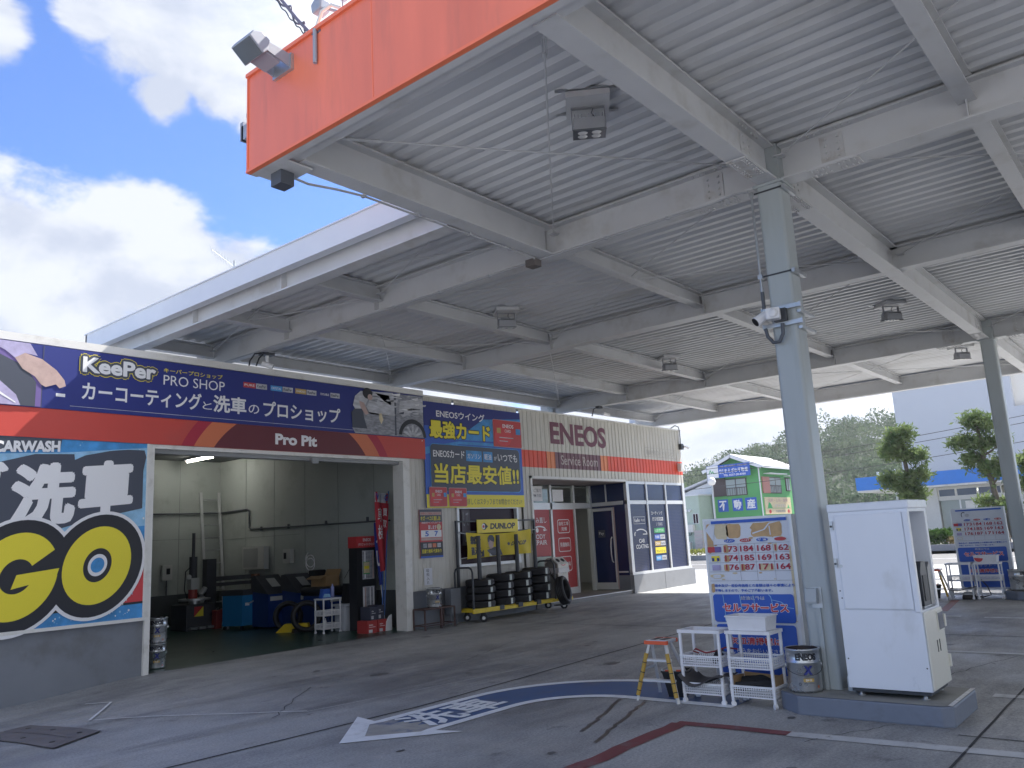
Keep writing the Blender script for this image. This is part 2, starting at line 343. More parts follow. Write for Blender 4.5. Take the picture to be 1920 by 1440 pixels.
g.add([(x, y, gz(x, y)) for x in xs for y in ys], [(i*len(ys)+j, (i+1)*len(ys)+j, (i+1)*len(ys)+j+1, i*len(ys)+j+1) for i in range(len(xs)-1) for j in range(len(ys)-1)])
GR = struct(g.build('ground', ground_mat(), None, (0,0,0)), 'grey stained concrete forecourt of the petrol station')
def strip(name, pts, w, m, z=.004, parent=None):
    """painted strip along a polyline lying on the forecourt"""
    B = MB(); n = len(pts); P = [V((*p, 0)) for p in pts]; Lp, Rp = [], []
    for i, p in enumerate(P):
        d = (P[min(i+1,n-1)]-P[max(i-1,0)]).normalized(); nrm = V((-d.y, d.x, 0))*w/2
        Lp.append(p+nrm); Rp.append(p-nrm)
    for q in Lp+Rp: q.z = gz(q.x, q.y)+z
    B.add(Lp+Rp, [(i, i+1, n+i+1, n+i) for i in range(n-1)])
    return struct(B.build(name, m, parent or GR))
m_joint = mat('slab_joint', (.035,.036,.04), .8, var=.3, vs=8)
m_jpale = mat('pale_sealant', (.78,.78,.77), .7, var=.2, vs=8)
m_line = mat('line_white_paint', (.56,.57,.58), .6, var=.12, vs=5, dirt=(.24,.24,.24), ds=7, da=.6)
m_lred = mat('line_red_paint', (.21,.055,.06), .6, var=.2, vs=4, dirt=(.19,.15,.15), ds=5, da=.75)
m_mblue = mat('marking_blue', (.06,.125,.28), .5, var=.12, vs=3, dirt=(.12,.12,.13), ds=2.6, da=.5)
m_mwhite = mat('marking_white', (.84,.86,.88), .55, var=.06, vs=5, dirt=(.4,.4,.4), ds=7, da=.4)
m_worn = mat('worn_marking', (.40,.385,.355), .75, var=.2, vs=4, dirt=(.06,.11,.24), ds=3.5, da=.8)
m_wet = mat('wet_streak', (.05,.05,.052), .3, var=.2)
def jag(a, b, n, amp):
    return [(a[0]+(b[0]-a[0])*i/n+rnd.uniform(-amp, amp), a[1]+(b[1]-a[1])*i/n+rnd.uniform(-amp, amp)) for i in range(n+1)]
strip('slab_joint', jag((-2,6.75),(6,6.44),20,.006)+jag((6.2,6.44),(29,7.5),50,.008), .028, m_joint)
strip('slab_joint', jag((-3,1.52),(29,1.66),60,.005), .02, m_joint)
strip('slab_joint', jag((7.05,1.7),(7.05,1.15),3,0)+[(7.1,-6)], .018, m_joint)
strip('slab_joint', [(12.6,-6),(12.7,11.9)], .022, m_joint)
strip('slab_joint', [(18.2,3.9),(18.0,11.9)], .022, m_joint)
strip('pale_seam', jag((4.05,9.3),(5.35,7.35),14,.006), .022, m_jpale, .012)
strip('pale_seam', jag((5.35,7.35),(8.6,6.9),12,.01), .008, m_jpale)
strip('pale_crack', [(4.6,10.7),(4.75,10.35),(4.45,9.9),(4.05,9.3)], .03, m_jpale, .014)
strip('red_line', jag((4.0,3.70),(6.52,3.72),14,.016), .15, m_lred)
strip('red_line', [(6.52,3.76),(6.56,3.3),(6.56,2.80)], .13, m_lred, .0055)
strip('white_line', [(6.56,2.80),(6.62,1.9),(6.68,.9),(6.75,-3)], .15, m_line)
for x, y0, y1, w in ((11.17,2.75,1.2,.12),(8.66,1.75,.9,.15),(14.9,3.8,3.3,.1),(14.78,2.95,1.6,.13)):
    strip('white_line', [(x,y0),(x,y1)], w, m_line)
strip('red_line', [(15.6,3.72),(17.6,3.95)], .14, mat('line_pale_red', (.3,.15,.14), .6, var=.2, dirt=(.17,.16,.16), ds=4, da=.7))
for a, b in (((7.2,4.78),(5.9,4.3)),((7.25,4.5),(5.65,4.0))): strip('water_streak', jag(a, b, 16, .022), .035, m_wet)
m_drip = mat('oil_drip_stain', (.13,.13,.132), .45, var=.3, vs=14)
for k in range(30):
    x, y = rnd.choice(((rnd.uniform(4,7.2),rnd.uniform(2.2,6.2)),(rnd.uniform(7,16),rnd.uniform(5,11)),(rnd.uniform(8.6,16),rnd.uniform(1,3))))
    r = rnd.uniform(.012,.045) if k < 25 else rnd.uniform(.06,.11); B = MB(); B.poly([(x+r*rnd.uniform(.75,1.2)*1.5*cos(2*pi*i/12), y+r*rnd.uniform(.7,1.2)*sin(2*pi*i/12), gz(x)+.0035) for i in range(12)]); struct(B.build('oil_drip', m_drip, GR))
for a_, b_ in (((6.4,2.6),(7.2,2.2)),((5.0,7.4),(6.3,8.6)),((8.6,8.2),(10.6,8.9)),((9.3,2.4),(11.0,1.9))): strip('hairline_crack', jag(a_, b_, 12, .03), .008, m_joint)
# blue wash-bay arrow with white rim
AR = struct(MB().poly([(0,0,-.5),(.01,0,-.5),(0,.01,-.5)]).build('road_marking', m_mblue, None, (6,5.9,0)), 'curved blue arrow with white border painted on the forecourt')
bpy.data.meshes.remove(AR.data) if False else None
def arc(cx, cy, rx, ry, a0, a1, n=14): return [(cx+rx*cos(a0+(a1-a0)*i/n), cy+ry*sin(a0+(a1-a0)*i/n)) for i in range(n+1)]
outer = [(5.36,6.31),(6.6,6.31)]+arc(6.65,4.75,1.58,1.56,pi/2,0)+[(8.23,4.2),(8.23,3.6)]
inner = [(5.36,5.5),(6.45,5.5)]+arc(6.45,4.72,.78,.78,pi/2,0)+[(7.23,4.2),(7.23,3.6)]
def band(o, i): return [(*p, 0) for p in o] , [(*p, 0) for p in i]
def ribbon(name, o, i, m, z, parent):
    B = MB(); n = len(o); B.add([(x,y,z+gz(x)) for x,y in o]+[(x,y,z+gz(x)) for x,y in i], [(k,k+1,n+k+1,n+k) for k in range(n-1)]); return B.build(name, m, parent)
def lerp(o, i, t): return [(a[0]+(b[0]-a[0])*t, a[1]+(b[1]-a[1])*t) for a, b in zip(o, i)]
me = AR.data; me.clear_geometry()
bb = lerp(outer, inner, .125); cc_ = lerp(outer, inner, .875); n = len(bb)
me.from_pydata([V((x,y,.004+gz(x)))-V((6,5.9,0)) for x,y in bb+cc_], [], [(k,k+1,n+k+1,n+k) for k in range(3,n-1)]+[]); me.update()
ribbon('worn_patch', bb[:2], cc_[:2], m_mblue, .004, AR)
ribbon('arrow_body_link', bb[1:4], cc_[1:4], m_mblue, .004, AR)
ribbon('arrow_border', outer, bb, m_mwhite, .006, AR); ribbon('arrow_border', cc_, inner, m_mwhite, .006, AR)
B = MB(); tip, t1, t2 = (4.62,5.9), (5.42,6.63), (5.44,5.24)
def sh_in(p, q): return (p[0]+(q[0]-p[0]), p[1])
itip, i1, i2 = (4.90,5.9), (5.24,6.24), (5.26,5.58)
for quad in ((tip,t1,i1,itip),(tip,itip,i2,t2),(t1,(5.36,6.31),(5.36,6.21),i1),(t2,i2,(5.36,5.60),(5.36,5.5))): B.poly([(x,y,.0065) for x,y in quad])
B.build('arrow_border', m_mwhite, AR)
MB().poly([(x,y,.0045) for x,y in (itip,i1,(5.36,6.21),(5.36,5.60),i2)]).build('worn_patch', m_worn, AR)
pts = [(5.36+.2*(k%2)+rnd.uniform(0,.16), 6.21-.61*k/9) for k in range(10)]
MB().poly([(5.36,6.21,.0055)]+[(x,y,.0055) for x,y in pts]+[(5.36,5.60,.0055)]).build('worn_patch', m_worn, AR)
s = Sign(AR, (0,0,.0085), (1,0,0), (0,1,0), n=(0,0,1))
s.text('洗', 5.44, 5.62, 6.0, 6.2, 0, m_mwhite, .04, d=.009); s.text('車', 6.02, 5.62, 6.6, 6.2, 0, m_mwhite, .04, d=.009); s.done()
# cover plate
mh = MB()
a, b2, c, d = V((3.25,8.15,0)), V((3.82,8.5,0)), V((3.72,9.95,0)), V((3.1,9.7,0))
def mhq(p, q, r_, s_, z): return [V((v.x,v.y,gz(v.x,v.y)+z)) for v in (p,q,r_,s_)]
mid0, mid1 = (a+b2)/2, (d+c)/2
mm = mat('cover_plate', (.17,.155,.155), .65, 0, var=.2, vs=6, bump=.4, bs=110)
for w0, w1 in ((0,.49),(.51,1)):
    k0 = len(mh.v); nq = 10
    for i in range(nq+1):
        for j in range(7):
            q = a.lerp(d, i/nq).lerp(b2.lerp(c, i/nq), w0+(w1-w0)*j/6); mh.v.append(V((q.x,q.y,gz(q.x,q.y)+.011)))
    for i in range(nq):
        for j in range(6): p_ = k0+i*7+j; mh.f.append((p_,p_+7,p_+8,p_+1)); mh.sm.append(True)
mm = mat('cover_plate', (.17,.155,.155), .65, 0, var=.2, vs=6, bump=.4, bs=110)
mh.poly(mhq(a, mid0-(b2-a)*.01, mid1-(c-d)*.01, d, .016)); mh.poly(mhq(mid0+(b2-a)*.01, b2, c, mid1+(c-d)*.01, .016))
MH = tag(mh.build('cover_plate', mm), 'pair of dark steel cover plates set in the pale concrete by the grey plinth', 'manhole cover')
hb = MB()
for t in (.15,.5,.85):
    for w in (.22,.78):
        q = a.lerp(d, t).lerp(b2.lerp(c, t), w); hb.cyl((q.x,q.y,gz(q.x,q.y)+.0115), (q.x,q.y,gz(q.x,q.y)+.014), .025, n=10)
hb.build('lifting_hole', m_black, MH)

# ================================================================== CANOPY
ZB, ZT, ZD = 4.96, 5.335, 5.365
XF, XE, YL = 3.87, 23.35, -9.0
CAN = thing('filling_station_canopy', 'large pale grey steel canopy roof with orange fascia over the forecourt', 'canopy', (7.735, 2.845, 0.16))
XA, X2, XB = 7.735, 11.95, 18.06; YC, YC2 = 2.845, -6.0
def corr_sheet(x0, x1, y0, y1, z, pitch=.2, dep=.033, mir=1):
    B = MB(); prof = []; x = x0
    while x < x1:
        for dx, dz in ((0,0),(.075,0),(.115,dep),(.16,dep),(.2,0)):
            if x+dx <= x1+1e-6 and not (prof and abs(prof[-1][0]-(x+dx)) < 1e-6): prof.append((x+dx, z+dz))
        x += pitch
    n = len(prof); V_ = [(px_, y0, pz) for px_, pz in prof]+[(px_, y1, pz) for px_, pz in prof]+[(px_, y0, pz+.006) for px_, pz in prof]+[(px_, y1, pz+.006) for px_, pz in prof]
    F = [(i,i+1,n+i+1,n+i) for i in range(n-1)]+[(2*n+i,3*n+i,3*n+i+1,2*n+i+1) for i in range(n-1)]+[(i,2*n+i,2*n+i+1,i+1) for i in range(n-1)]+[(n+i,n+i+1,3*n+i+1,3*n+i) for i in range(n-1)]
    return B.add(V_, F)
corr_sheet(XF+.1, XE, YL, 5.74, ZD).build('roof_sheet', m_deck, CAN)
corr_sheet(XF+2.1, XE, 5.72, 14.2, ZD+.006).build('roof_sheet', m_deck, CAN)
MB().box(XF+.2, 5.75, 5.2, 5.9, 5.765, 5.46).build('eaves_flashing', m_flash, CAN)
def stiff(B, x, ys, z0, z1):
    for y in ys:
        for sx in (-1, 1): B.box(x+.006 if sx > 0 else x-.092, y-.005, z0, x+.092 if sx > 0 else x-.006, y+.005, z1)
    return B
SY = (-4.9,-2,1.05,5.72,8.82,11.04)
for y in (YC, YC2):
    for xa, xb in ((XF+.12,XA-.13),(XA+.13,XB-.13),(XB+.13,XE-.1)): MB().ibeam((xa,y),(xb,y),.2,.375,ZB).build('main_girder', m_steel, CAN)
for x in (XA, XB):
    for ya, yb in ((YL+.1,YC2-.13),(YC2+.13,YC-.13),(YC+.13,13.9)):
        stiff(MB().ibeam((x,ya),(x,yb),.2,.375,ZB), x, [y for y in SY if ya < y < yb], ZB+.01, ZT-.01).build('cross_beam', m_steel, CAN)
stiff(MB().ibeam((X2,YL+.1),(X2,13.9),.2,.335,ZB+.04), X2, SY, ZB+.05, ZT-.01).build('cross_beam', m_steel, CAN)
stiff(MB().ibeam((6.15,5.75),(6.15,14.0),.2,.375,ZB), 6.15, (8.82,11.04), ZB+.01, ZT-.01).build('edge_beam', m_steel, CAN)
MB().ibeam((XE-.1,YL+.1),(XE-.1,14.0),.2,.375,ZB).build('edge_beam', m_steel, CAN)
MB().ibeam((XF+.11,YL+.1),(XF+.11,5.75),.16,.375,ZB+.01).build('edge_beam', m_steel, CAN)
MB().ibeam((XF+.2,5.66),(XA-.1,5.66),.2,.375,ZB).build('purlin', m_steel, CAN)
for y in (8.78, 11.0):
    MB().ibeam((6.25,y),(XA-.02,y),.15,.24,5.115).build('purlin', m_steel, CAN)
for y in (-4.9,-2.0,1.05,5.78,8.86,11.08):
    for xa, xb in (((XF+.2, XA) if y < 3 else (None, None)), (XA, X2), (X2, XB), (XB, XE-.1)):
        if xa is None: continue
        MB().ibeam((xa+.02,y),(xb-.02,y),.15,.22,5.14).build('purlin', m_steel, CAN)
for xa, xb in ((6.25,XA),(XA,X2),(X2,XB),(XB,XE-.1)):
    MB().ibeam((xa+.02,13.32),(xb-.02,13.32),.14,.225,5.11).build('purlin', m_steel, CAN)
# bolted splices round the columns
for cx in (XA, XB):
    for (dx, dy) in ((1,0),(-1,0),(0,1),(0,-1)):
        sp = MB(); bo = sp
        c = V((cx+dx*.62, YC+dy*.62, 0)); t = V((dx,dy,0)); nrm = V((-dy,dx,0))
        for sgn in (-1, 1):
            p = c+nrm*sgn*.013; sp.bar(p-t*.11+V((0,0,(ZB+ZT)/2)), p+t*.11+V((0,0,(ZB+ZT)/2)), .012, .27)
            for k in (-.06, .06):
                for j in range(4):
                    q = p+t*k+V((0,0,ZB+.09+j*.066)); bo.cyl(q, q+nrm*sgn*.02, .016, .013, n=8)
        for zz, dz in ((ZB-.006,-1),(ZT+.006,1)):
            sp.bar(c-t*.24+V((0,0,zz)), c+t*.24+V((0,0,zz)), .19, .012)
            if dz < 0:
                for k in (-.2,-.15,-.1,-.05,.05,.1,.15,.2):
                    for w in (-.07,-.045,.045,.07):
                        q = c+t*k+nrm*w+V((0,0,ZB-.012)); bo.cyl(q, q-V((0,0,.012)), .012, .01, n=7)
        for k in (-.2,-.13,-.06,.06,.13,.2):
            for w in (-.06,.06):
                q = c+t*k+nrm*w+V((0,0,ZT-.02)); bo.cyl(q, q-V((0,0,.014)), .013, .011, n=7)
        sp.build('bolted_splice', m_bolt, CAN)
# columns
for cx, cy in ((XA,YC),(XB,YC-.05),(XA,YC2),(XB,YC2)):
    h = .125; B = MB(); r = .035; pts = []
    for qx, qy, a in ((h-r,-h+r,-pi/2),(h-r,h-r,0),(-h+r,h-r,pi/2),(-h+r,-h+r,pi)): pts += [(cx+qx+r*cos(a+pi/2*i/4), cy+qy+r*sin(a+pi/2*i/4), .02) for i in range(5)]
    B.prism(pts, (0,0,ZB-.05)); B.box(cx-.15, cy-.15, ZB-.03, cx+.15, cy+.15, ZB-.004)
    B.box(cx-.12, cy-.12, ZB, cx+.12, cy+.12, ZT+.01); B.build('column', m_col, CAN)
# wind braces
br = 0
for x0, x1, y0, y1 in ((XF+.2,XA,YC,5.66),(XF+.2,XA,-2,YC),(6.2,XA,5.7,8.8),(6.2,XA,8.8,13.3),(XA,X2,YC,8.86),(XA,X2,8.86,13.3),(X2,XB,YC,8.86),(X2,XB,8.86,13.3),(XA,X2,-2,YC),(X2,XB,-2,YC),(XB,XE-.1,YC,8.86),(XB,XE-.1,8.86,13.3),(XB,XE-.1,-2,YC)):
    for s_ in (0, 1):
        p = V((x0+.1, y0+.14 if not s_ else y1-.14, 5.2)); q = V((x1-.1, y1-.14 if not s_ else y0+.14, 5.2-.02*s_)); d = (q-p).normalized()
        B = MB(); B.cyl(p, q, .0085, n=6); t0 = p+d*.28
        for o in (.016, -.016):
            nn_ = V((-d.y,d.x,0))*o; B.cyl(t0+nn_, t0+d*.26+nn_, .006, n=5)
        B.cyl(t0-d*.02, t0+d*.03, .02, n=6); B.cyl(t0+d*.23, t0+d*.28, .02, n=6)
        B.box(q.x-.05, q.y-.05, q.z-.005, q.x+.05, q.y+.05, q.z+.005); B.build('brace_rod', m_steel, CAN)
# fascia, flashing, soffit lips
MB().box(XF-.05, YL, 4.95, XF-.02, 6.05, 5.85).build('fascia_panel', m_orange, CAN)
f = MB(); f.box(XF-.075, YL, 5.85, XF+.02, 6.07, 5.885); f.box(XF-.066, YL, 4.925, XF-.02, 6.07, 4.95); f.box(XF-.06, 6.05, 4.95, XF-.02, 6.07, 5.85)
for y in (4.36, 2.6, .8, -1): f.box(XF-.053, y, 4.952, XF-.05, y+.012, 5.848)
f.build('fascia_trim', m_orlip, CAN)
MB().box(XF-.02, YL, 4.925, XF+.05, 6.07, 4.945).box(XF+.05, 5.62, 4.928, XF+.32, 6.05, 4.944).box(XF-.02, 6.02, 4.945, XF+.04, 6.05, 5.80).build('fascia_soffit', m_steel, CAN)
f = MB(); f.box(5.90, 5.8, 5.17, 5.915, 14.3, 5.455); f.box(5.915, 5.8, 5.17, 6.03, 14.3, 5.182); f.box(5.88, 5.8, 5.445, 6.06, 14.32, 5.462)
f.box(5.90, 14.25, 5.2, 12, 14.3, 5.455)
for k in range(9): f.cyl((5.97, 6.4+k*.95, 5.46), (5.97, 6.4+k*.95, 5.5), .006, n=5)
f.build('eaves_flashing', m_flash, CAN)
MB().box(XE, YL, 5.2, XE+.02, 14.3, 5.46).box(XE-.06, YL, 5.19, XE, 14.3, 5.2).build('eaves_flashing', m_flash, CAN)
# conduit along the beams
def path(B, pts, r=.012, n=7): return B.tube(pts, r, n)
c = MB(); path(c, [(4.06,5.84,4.92),(4.3,5.83,4.9),(4.6,5.80,4.93),(4.9,5.77,4.945),(7.55,5.77,4.945),(7.62,5.85,4.93)])
path(c, [(XA-.085,13.3,4.945),(XA-.085,5.95,4.945)]); path(c, [(XA-.085,5.75,4.945),(XA-.085,3.45,4.945),(XA-.1,3.2,4.96),(XA-.12,3.06,4.93),(XA-.125,3.015,4.86)])
for y in (4.0,4.8,6.6,7.5,8.4,9.6): c.box(XA-.11, y-.015, 4.93, XA-.06, y+.015, 4.96)
for x in (4.9,5.6,6.4,7.1): c.box(x-.015, 5.745, 4.93, x+.015, 5.795, 4.96)
c.build('conduit_pipe', m_conduit, CAN)
MB().box(7.56,5.78,4.87,7.70,5.92,4.955).build('junction_box', mat('rusty_box', (.13,.115,.11), .6, var=.2), CAN)
MB().box(3.97,5.78,4.80,4.11,5.93,4.925).build('junction_box', m_condark, CAN)
# back post standing on the shop roof
for x, y in ((6.33,13.6),(XB,13.5)): MB().box(x-.07,y-.07,4.5,x+.07,y+.07,ZB+.2).box(x-.1,y-.1,ZB+.16,x+.1,y+.1,ZB+.19).build('post', m_col, CAN)

# ================================================================== SHOP AND GARAGE BUILDING
YF = 12.0
BLD = thing('service_building', 'long flat roofed service building with open garage bay, cream cladding and shop entrance', 'building', (11.1, 15.8, 0))
def ribwall(x0, x1, z0, z1, y, pitch=.165, dep=.013, gw=.045):
    B = MB(); prof = []; x = x0
    while x < x1-1e-6:
        for dx, d in ((0,0),(pitch-gw-.02,0),(pitch-gw,dep),(pitch-.02,dep),(pitch,0)):
            if x+dx <= x1+1e-6: prof.append((x+dx, y+d))
        x += pitch
    n = len(prof); return B.add([(a,b,z0) for a,b in prof]+[(a,b,z1) for a,b in prof], [(i,i+1,n+i+1,n+i) for i in range(n-1)])
# right hand ribbed parapet: cream / stripe / cream
XP0, XR0, XR1, XW1 = 14.72, 15.04, 19.12, 22.42
ribwall(XP0, XW1, 3.665, 4.6, YF).build('ribbed_cladding', m_wall, BLD)
ribwall(XP0, XW1, 3.02, 3.265, YF).build('ribbed_cladding', m_wall, BLD)
ribwall(XP0, XR0, .73, 3.02, YF).build('ribbed_cladding', m_wall, BLD)
for a, b, m in ((XP0,15.72,m_stripe),(15.72,16.05,m_ostripe),(16.05,18.03,m_purp),(18.03,18.36,m_ostripe),(18.36,XW1,m_stripe)):
    ribwall(a, b, 3.265, 3.665, YF).build('painted_stripe', m, BLD)
# left flat boarded cladding around the side window
for a, b, z0, z1 in ((11.16,12.55,.73,4.6),(12.55,14.43,.73,1.17),(12.55,14.43,2.31,4.6),(14.43,XP0,.73,4.6)):
    ribwall(a, b, z0, z1, YF, .11, .008, .012).build('boarded_cladding', m_wall, BLD)
MB().box(-2, YF, 3.3, 11.16, YF+.2, 4.6).build('header_wall', m_inwall, BLD)
MB().box(11.16, YF+.03, .02, 15.04, YF+.15, .73).box(11.16,YF-.01,.70,15.04,YF+.03,.732).build('plinth', m_plinth, BLD)
MB().box(-2, YF, -.3, 5.92, YF+.2, .765).build('plinth', m_plinth, BLD)
MB().box(-2, YF+.03, .765, 5.92, YF+.2, 3.3).build('side_wall', m_inwall, BLD)
# parapet cap, roof, rear shell
MB().box(-2.1, YF-.06, 4.6, 11.6, YF+.2, 4.71).box(11.6, YF-.04, 4.6, XW1+.03, YF+.2, 4.635).build('parapet_cap', m_trim, BLD)
MB().box(-2, YF+.2, 4.3, XW1, 19.55, 4.5).build('roof', m_galv, BLD)
MB().box(-2,19.4,-.1,11.9,19.6,4.3).build('garage_rear_wall', m_inwall, BLD)
MB().box(11.5,YF+.15,-.1,11.62,19.4,4.3).build('garage_partition', m_inwall, BLD)
MB().box(-2.1,YF+.2,-.3,-2,19.6,4.3).build('end_wall', m_inwall, BLD)
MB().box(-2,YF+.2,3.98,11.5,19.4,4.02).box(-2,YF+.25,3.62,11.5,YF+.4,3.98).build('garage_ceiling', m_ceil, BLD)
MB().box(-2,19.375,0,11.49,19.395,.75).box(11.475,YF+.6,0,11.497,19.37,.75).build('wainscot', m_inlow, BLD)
sm = MB()
for y in (13.4,14.6,15.8,17.0,18.2): sm.box(11.494,y,.75,11.4985,y+.012,3.97)
for x in (8,9.2,10.4): sm.box(x,19.394,.75,x+.012,19.3985,3.97)
sm.box(8,19.393,2.05,11.49,19.398,2.06); sm.box(11.493,16,2.0,11.498,19.4,2.01)
sm.build('panel_seam', mat('seam_grey', (.25,.27,.26), .6), BLD)
# door frame of the bay
MB().box(5.92,YF-.05,-.02,6.0,YF+.2,3.3).box(11.0,YF-.05,-.02,11.17,YF+.25,3.3).box(6.0,YF-.05,3.24,11.0,YF+.2,3.3).build('bay_door_frame', m_trim, BLD)
MB().box(6.0,YF+.06,3.18,11.0,YF+.2,3.24).box(8.9,YF+.0,3.13,9.03,YF+.06,3.238).build('shutter_box', mat('shutter_grey', (.3,.31,.32), .5), BLD)
# side window behind the tyre rack
wf = MB().box(12.49,YF-.04,2.31,14.49,YF+.1,2.37).box(12.49,YF-.06,1.11,14.49,YF+.1,1.17).box(12.49,YF-.04,1.17,12.55,YF+.1,2.31).box(14.43,YF-.04,1.17,14.49,YF+.1,2.31).build('window_frame', m_alu, BLD)
MB().box(12.55,YF+.05,1.17,14.43,YF+.06,2.31).build('window_pane', m_dglass, wf)
MB().box(12.7,YF+.035,1.55,12.95,YF+.045,2.3).build('window_notice', mat('grey_notice', (.1,.09,.11), .6), wf)
s = Sign(wf, (0,YF+.033,0), (1,0,0)); s.text('して', 12.74, 1.95, 12.9, 2.25, 0, K_gry, .01); s.text('い', 12.76, 1.62, 12.9, 1.8, 0, K_gry, .01); s.done()
# entrance recess
YR = 13.15; ZS = .15
MB().box(XR0, YF+.03, -.02, XR1, 19.0, ZS).box(XR0-.02,YF,-.02,XR1,YF+.03,ZS-.012).build('entrance_step', mat('step_tile', (.2,.19,.18), .5, var=.15, vs=6), BLD)
MB().box(XR0,YF,ZS-.012,XR1,YF+.03,ZS+.004).build('step_nosing', m_alu, BLD)
MB().box(XR0,YF+.03,2.98,XR1,YR+.1,3.02).build('recess_soffit', mat('soffit_brown', (.16,.14,.14), .6), BLD)
MB().box(XR0-.05,YF+.03,.73,XR0,YR+.1,3.0).build('recess_cheek', m_wall, BLD)
MB().box(XR0-.03,YF-.03,.15,XR0+.03,YF+.05,3.06).box(XR0-.03,YF-.03,3.0,XR1,YF+.05,3.06).build('entrance_trim', m_trim, BLD)
# back glazing: mullions, transom, panes
fr = MB()
for x in (XR0+.03, 17.25, 18.28): fr.box(x,YR,ZS,x+.075,YR+.09,2.98)
fr.box(XR0,YR,2.34,18.3,YR+.09,2.51); fr.box(XR0,YR,ZS,18.3,YR+.09,ZS+.16); fr.box(18.35,YR,2.36,XR1,YR+.09,2.51); fr.box(19.04,YR-.02,ZS,19.14,YR+.09,2.98)
GF = fr.build('entrance_frame', m_alu, BLD)
for a, b in ((XR0+.11,17.25),(17.33,18.28),(18.36,19.04)): MB().box(a,YR+.035,2.51,b,YR+.041,2.98).build('transom_pane', m_glass, GF)
MB().box(XR0+.11,YR+.03,ZS+.16,17.2,YR+.04,1.15).build('lower_pane', mat('pale_green_pane', (.4,.5,.45), .15), GF)
RP1 = MB().box(XR0+.11,YR+.02,1.16,17.2,YR+.035,2.34).build('film_panel', m_redfilm, GF)
RP2 = MB().box(17.35,YR+.02,ZS+.16,18.26,YR+.035,2.34).build('film_panel', m_redfilm, GF)
fl_ = MB()
for k in range(52): z = ZS+.2+k*.042; (fl_.box(17.35,YR+.0175,z,18.26,YR+.02,z+.004) if z < 2.33 else None); (fl_.box(XR0+.11,YR+.0175,z,17.2,YR+.02,z+.004) if 1.17 < z < 2.33 else None)
fl_.build('film_louvre_line', mat('red_line_dark', (.3,.03,.035), .5), GF)
s = Sign(GF, (0,YR+.014,0), (1,0,0))
s.text('へこみ直し', 16.3, 2.0, 17.06, 2.15, 0, m_wtext, .008); s.text('BODY', 16.5, 1.60, 16.98, 1.72, 0, m_wtext, .01); s.text('REPAIR', 16.4, 1.45, 17.04, 1.57, 0, m_wtext, .01)
s.ring(16.75, 1.83, .27, .1, .23, .065, 0, m_wtext, a0=.2, a1=pi+.3); s.ell(16.65, 1.82, .06, .06, 1, m_wtext); s.poly([(16.9,1.85),(17.08,1.82),(16.92,1.79)], 0, m_wtext)
for z0, z1, t in ((1.72,2.08,('自社工場','完備')),(1.24,1.6,('見積無料',)),(.74,1.12,('代車無料',))):
    s.g += 1
    s.rrect(17.52,z0,18.06,z1,.07,0,m_wtext); s.rrect(17.538,z0+.018,18.042,z1-.018,.06,1,m_redfilm)
    if len(t) == 2: s.text(t[0],17.58,z0+.2,18.0,z0+.3,2,m_wtext,.008); s.text(t[1],17.68,z0+.06,17.92,z0+.16,2,m_wtext,.008)
    else: s.text(t[0],17.58,z0+.12,18.0,z0+.24,2,m_wtext,.008)
s.g = 9; s.rect(15.9,2.56,16.95,2.94,0,m_wtext,'window_notice'); s.text('営業時間のご案内',16.1,2.78,16.9,2.88,1,K_gry,.004); s.text('AM 8:00 - PM 7:00',16.1,2.66,16.9,2.74,1,K_gry,.004); s.g = 10; s.rect(17.38,2.55,17.85,2.86,0,m_wtext,'window_notice'); s.done()
# bay: facade windows
by = MB(); 
for x in (XR1,20.14,21.2,22.24): by.box(x,YF-.03,.55,x+(.13 if x == XR1 else .07 if x < 22 else .13),YF+.06,3.02)
by.box(XR1,YF-.02,2.40,22.3,YF+.06,2.5); by.box(XR1,YF-.02,2.95,22.37,YF+.06,3.02); by.box(XR1,YF-.04,.53,22.4,YF+.06,.6)
BF = by.build('bay_window_frame', m_alu, BLD)
MB().box(XR1,YF-.06,.02,22.52,YF+.06,.53).build('bay_plinth', mat('bay_plinth_grey', (.27,.28,.3), .5, var=.06, dirt=(.2,.2,.2), ds=2, da=.4), BLD)
MB().box(20.75,YF-.063,.02,20.757,YF-.06,.53).build('plinth_seam', m_inlow, BLD)
for a, b in ((19.25,20.14),(20.21,21.2),(21.27,22.24)):
    MB().box(a,YF+.01,.6,b,YF+.02,2.40).build('bay_pane', m_bluefilm, BF); MB().box(a,YF+.01,2.5,b,YF+.02,2.95).build('bay_transom_pane', m_bluefilm, BF)
lv = MB()
for a, b in ((19.25,20.14),(20.21,21.2),(21.27,22.24)):
    for k in range(42): lv.box(a,YF+.0085,.62+k*.042,b,YF+.0095,.624+k*.042)
lv.build('film_louvre_line', mat('blue_line_dark', (.015,.02,.06), .4), BF)
MB().box(XR1,YF+.06,.53,XR1+.02,YR,3.0).build('bay_side_pane', m_bluefilm, BF)
MB().box(XR1-.012,YF+.1,2.4,XR1,YR,2.5).box(XR1-.012,YF+.1,.6,XR1,YR,.64).box(XR1-.02,YF+.62,2.5,XR1,YF+.66,2.98).build('bay_side_frame', m_alu, BF)
MB().box(XR1-.005,YF+.06,ZS,XR1+.02,YR,.53).build('bay_side_plinth', m_plinth, BLD)
s = Sign(BF, (0,YF+.006,0), (1,0,0))
s.rect(19.42,1.86,20.02,2.06,0,K_lgr); s.rect(19.435,1.875,20.005,2.045,1,m_bluefilm); s.text('KeePer',19.46,1.91,19.74,2.01,2,m_wtext,.02); s.text('PRO SHOP',19.8,1.93,19.99,1.99,2,m_wtext,.005)
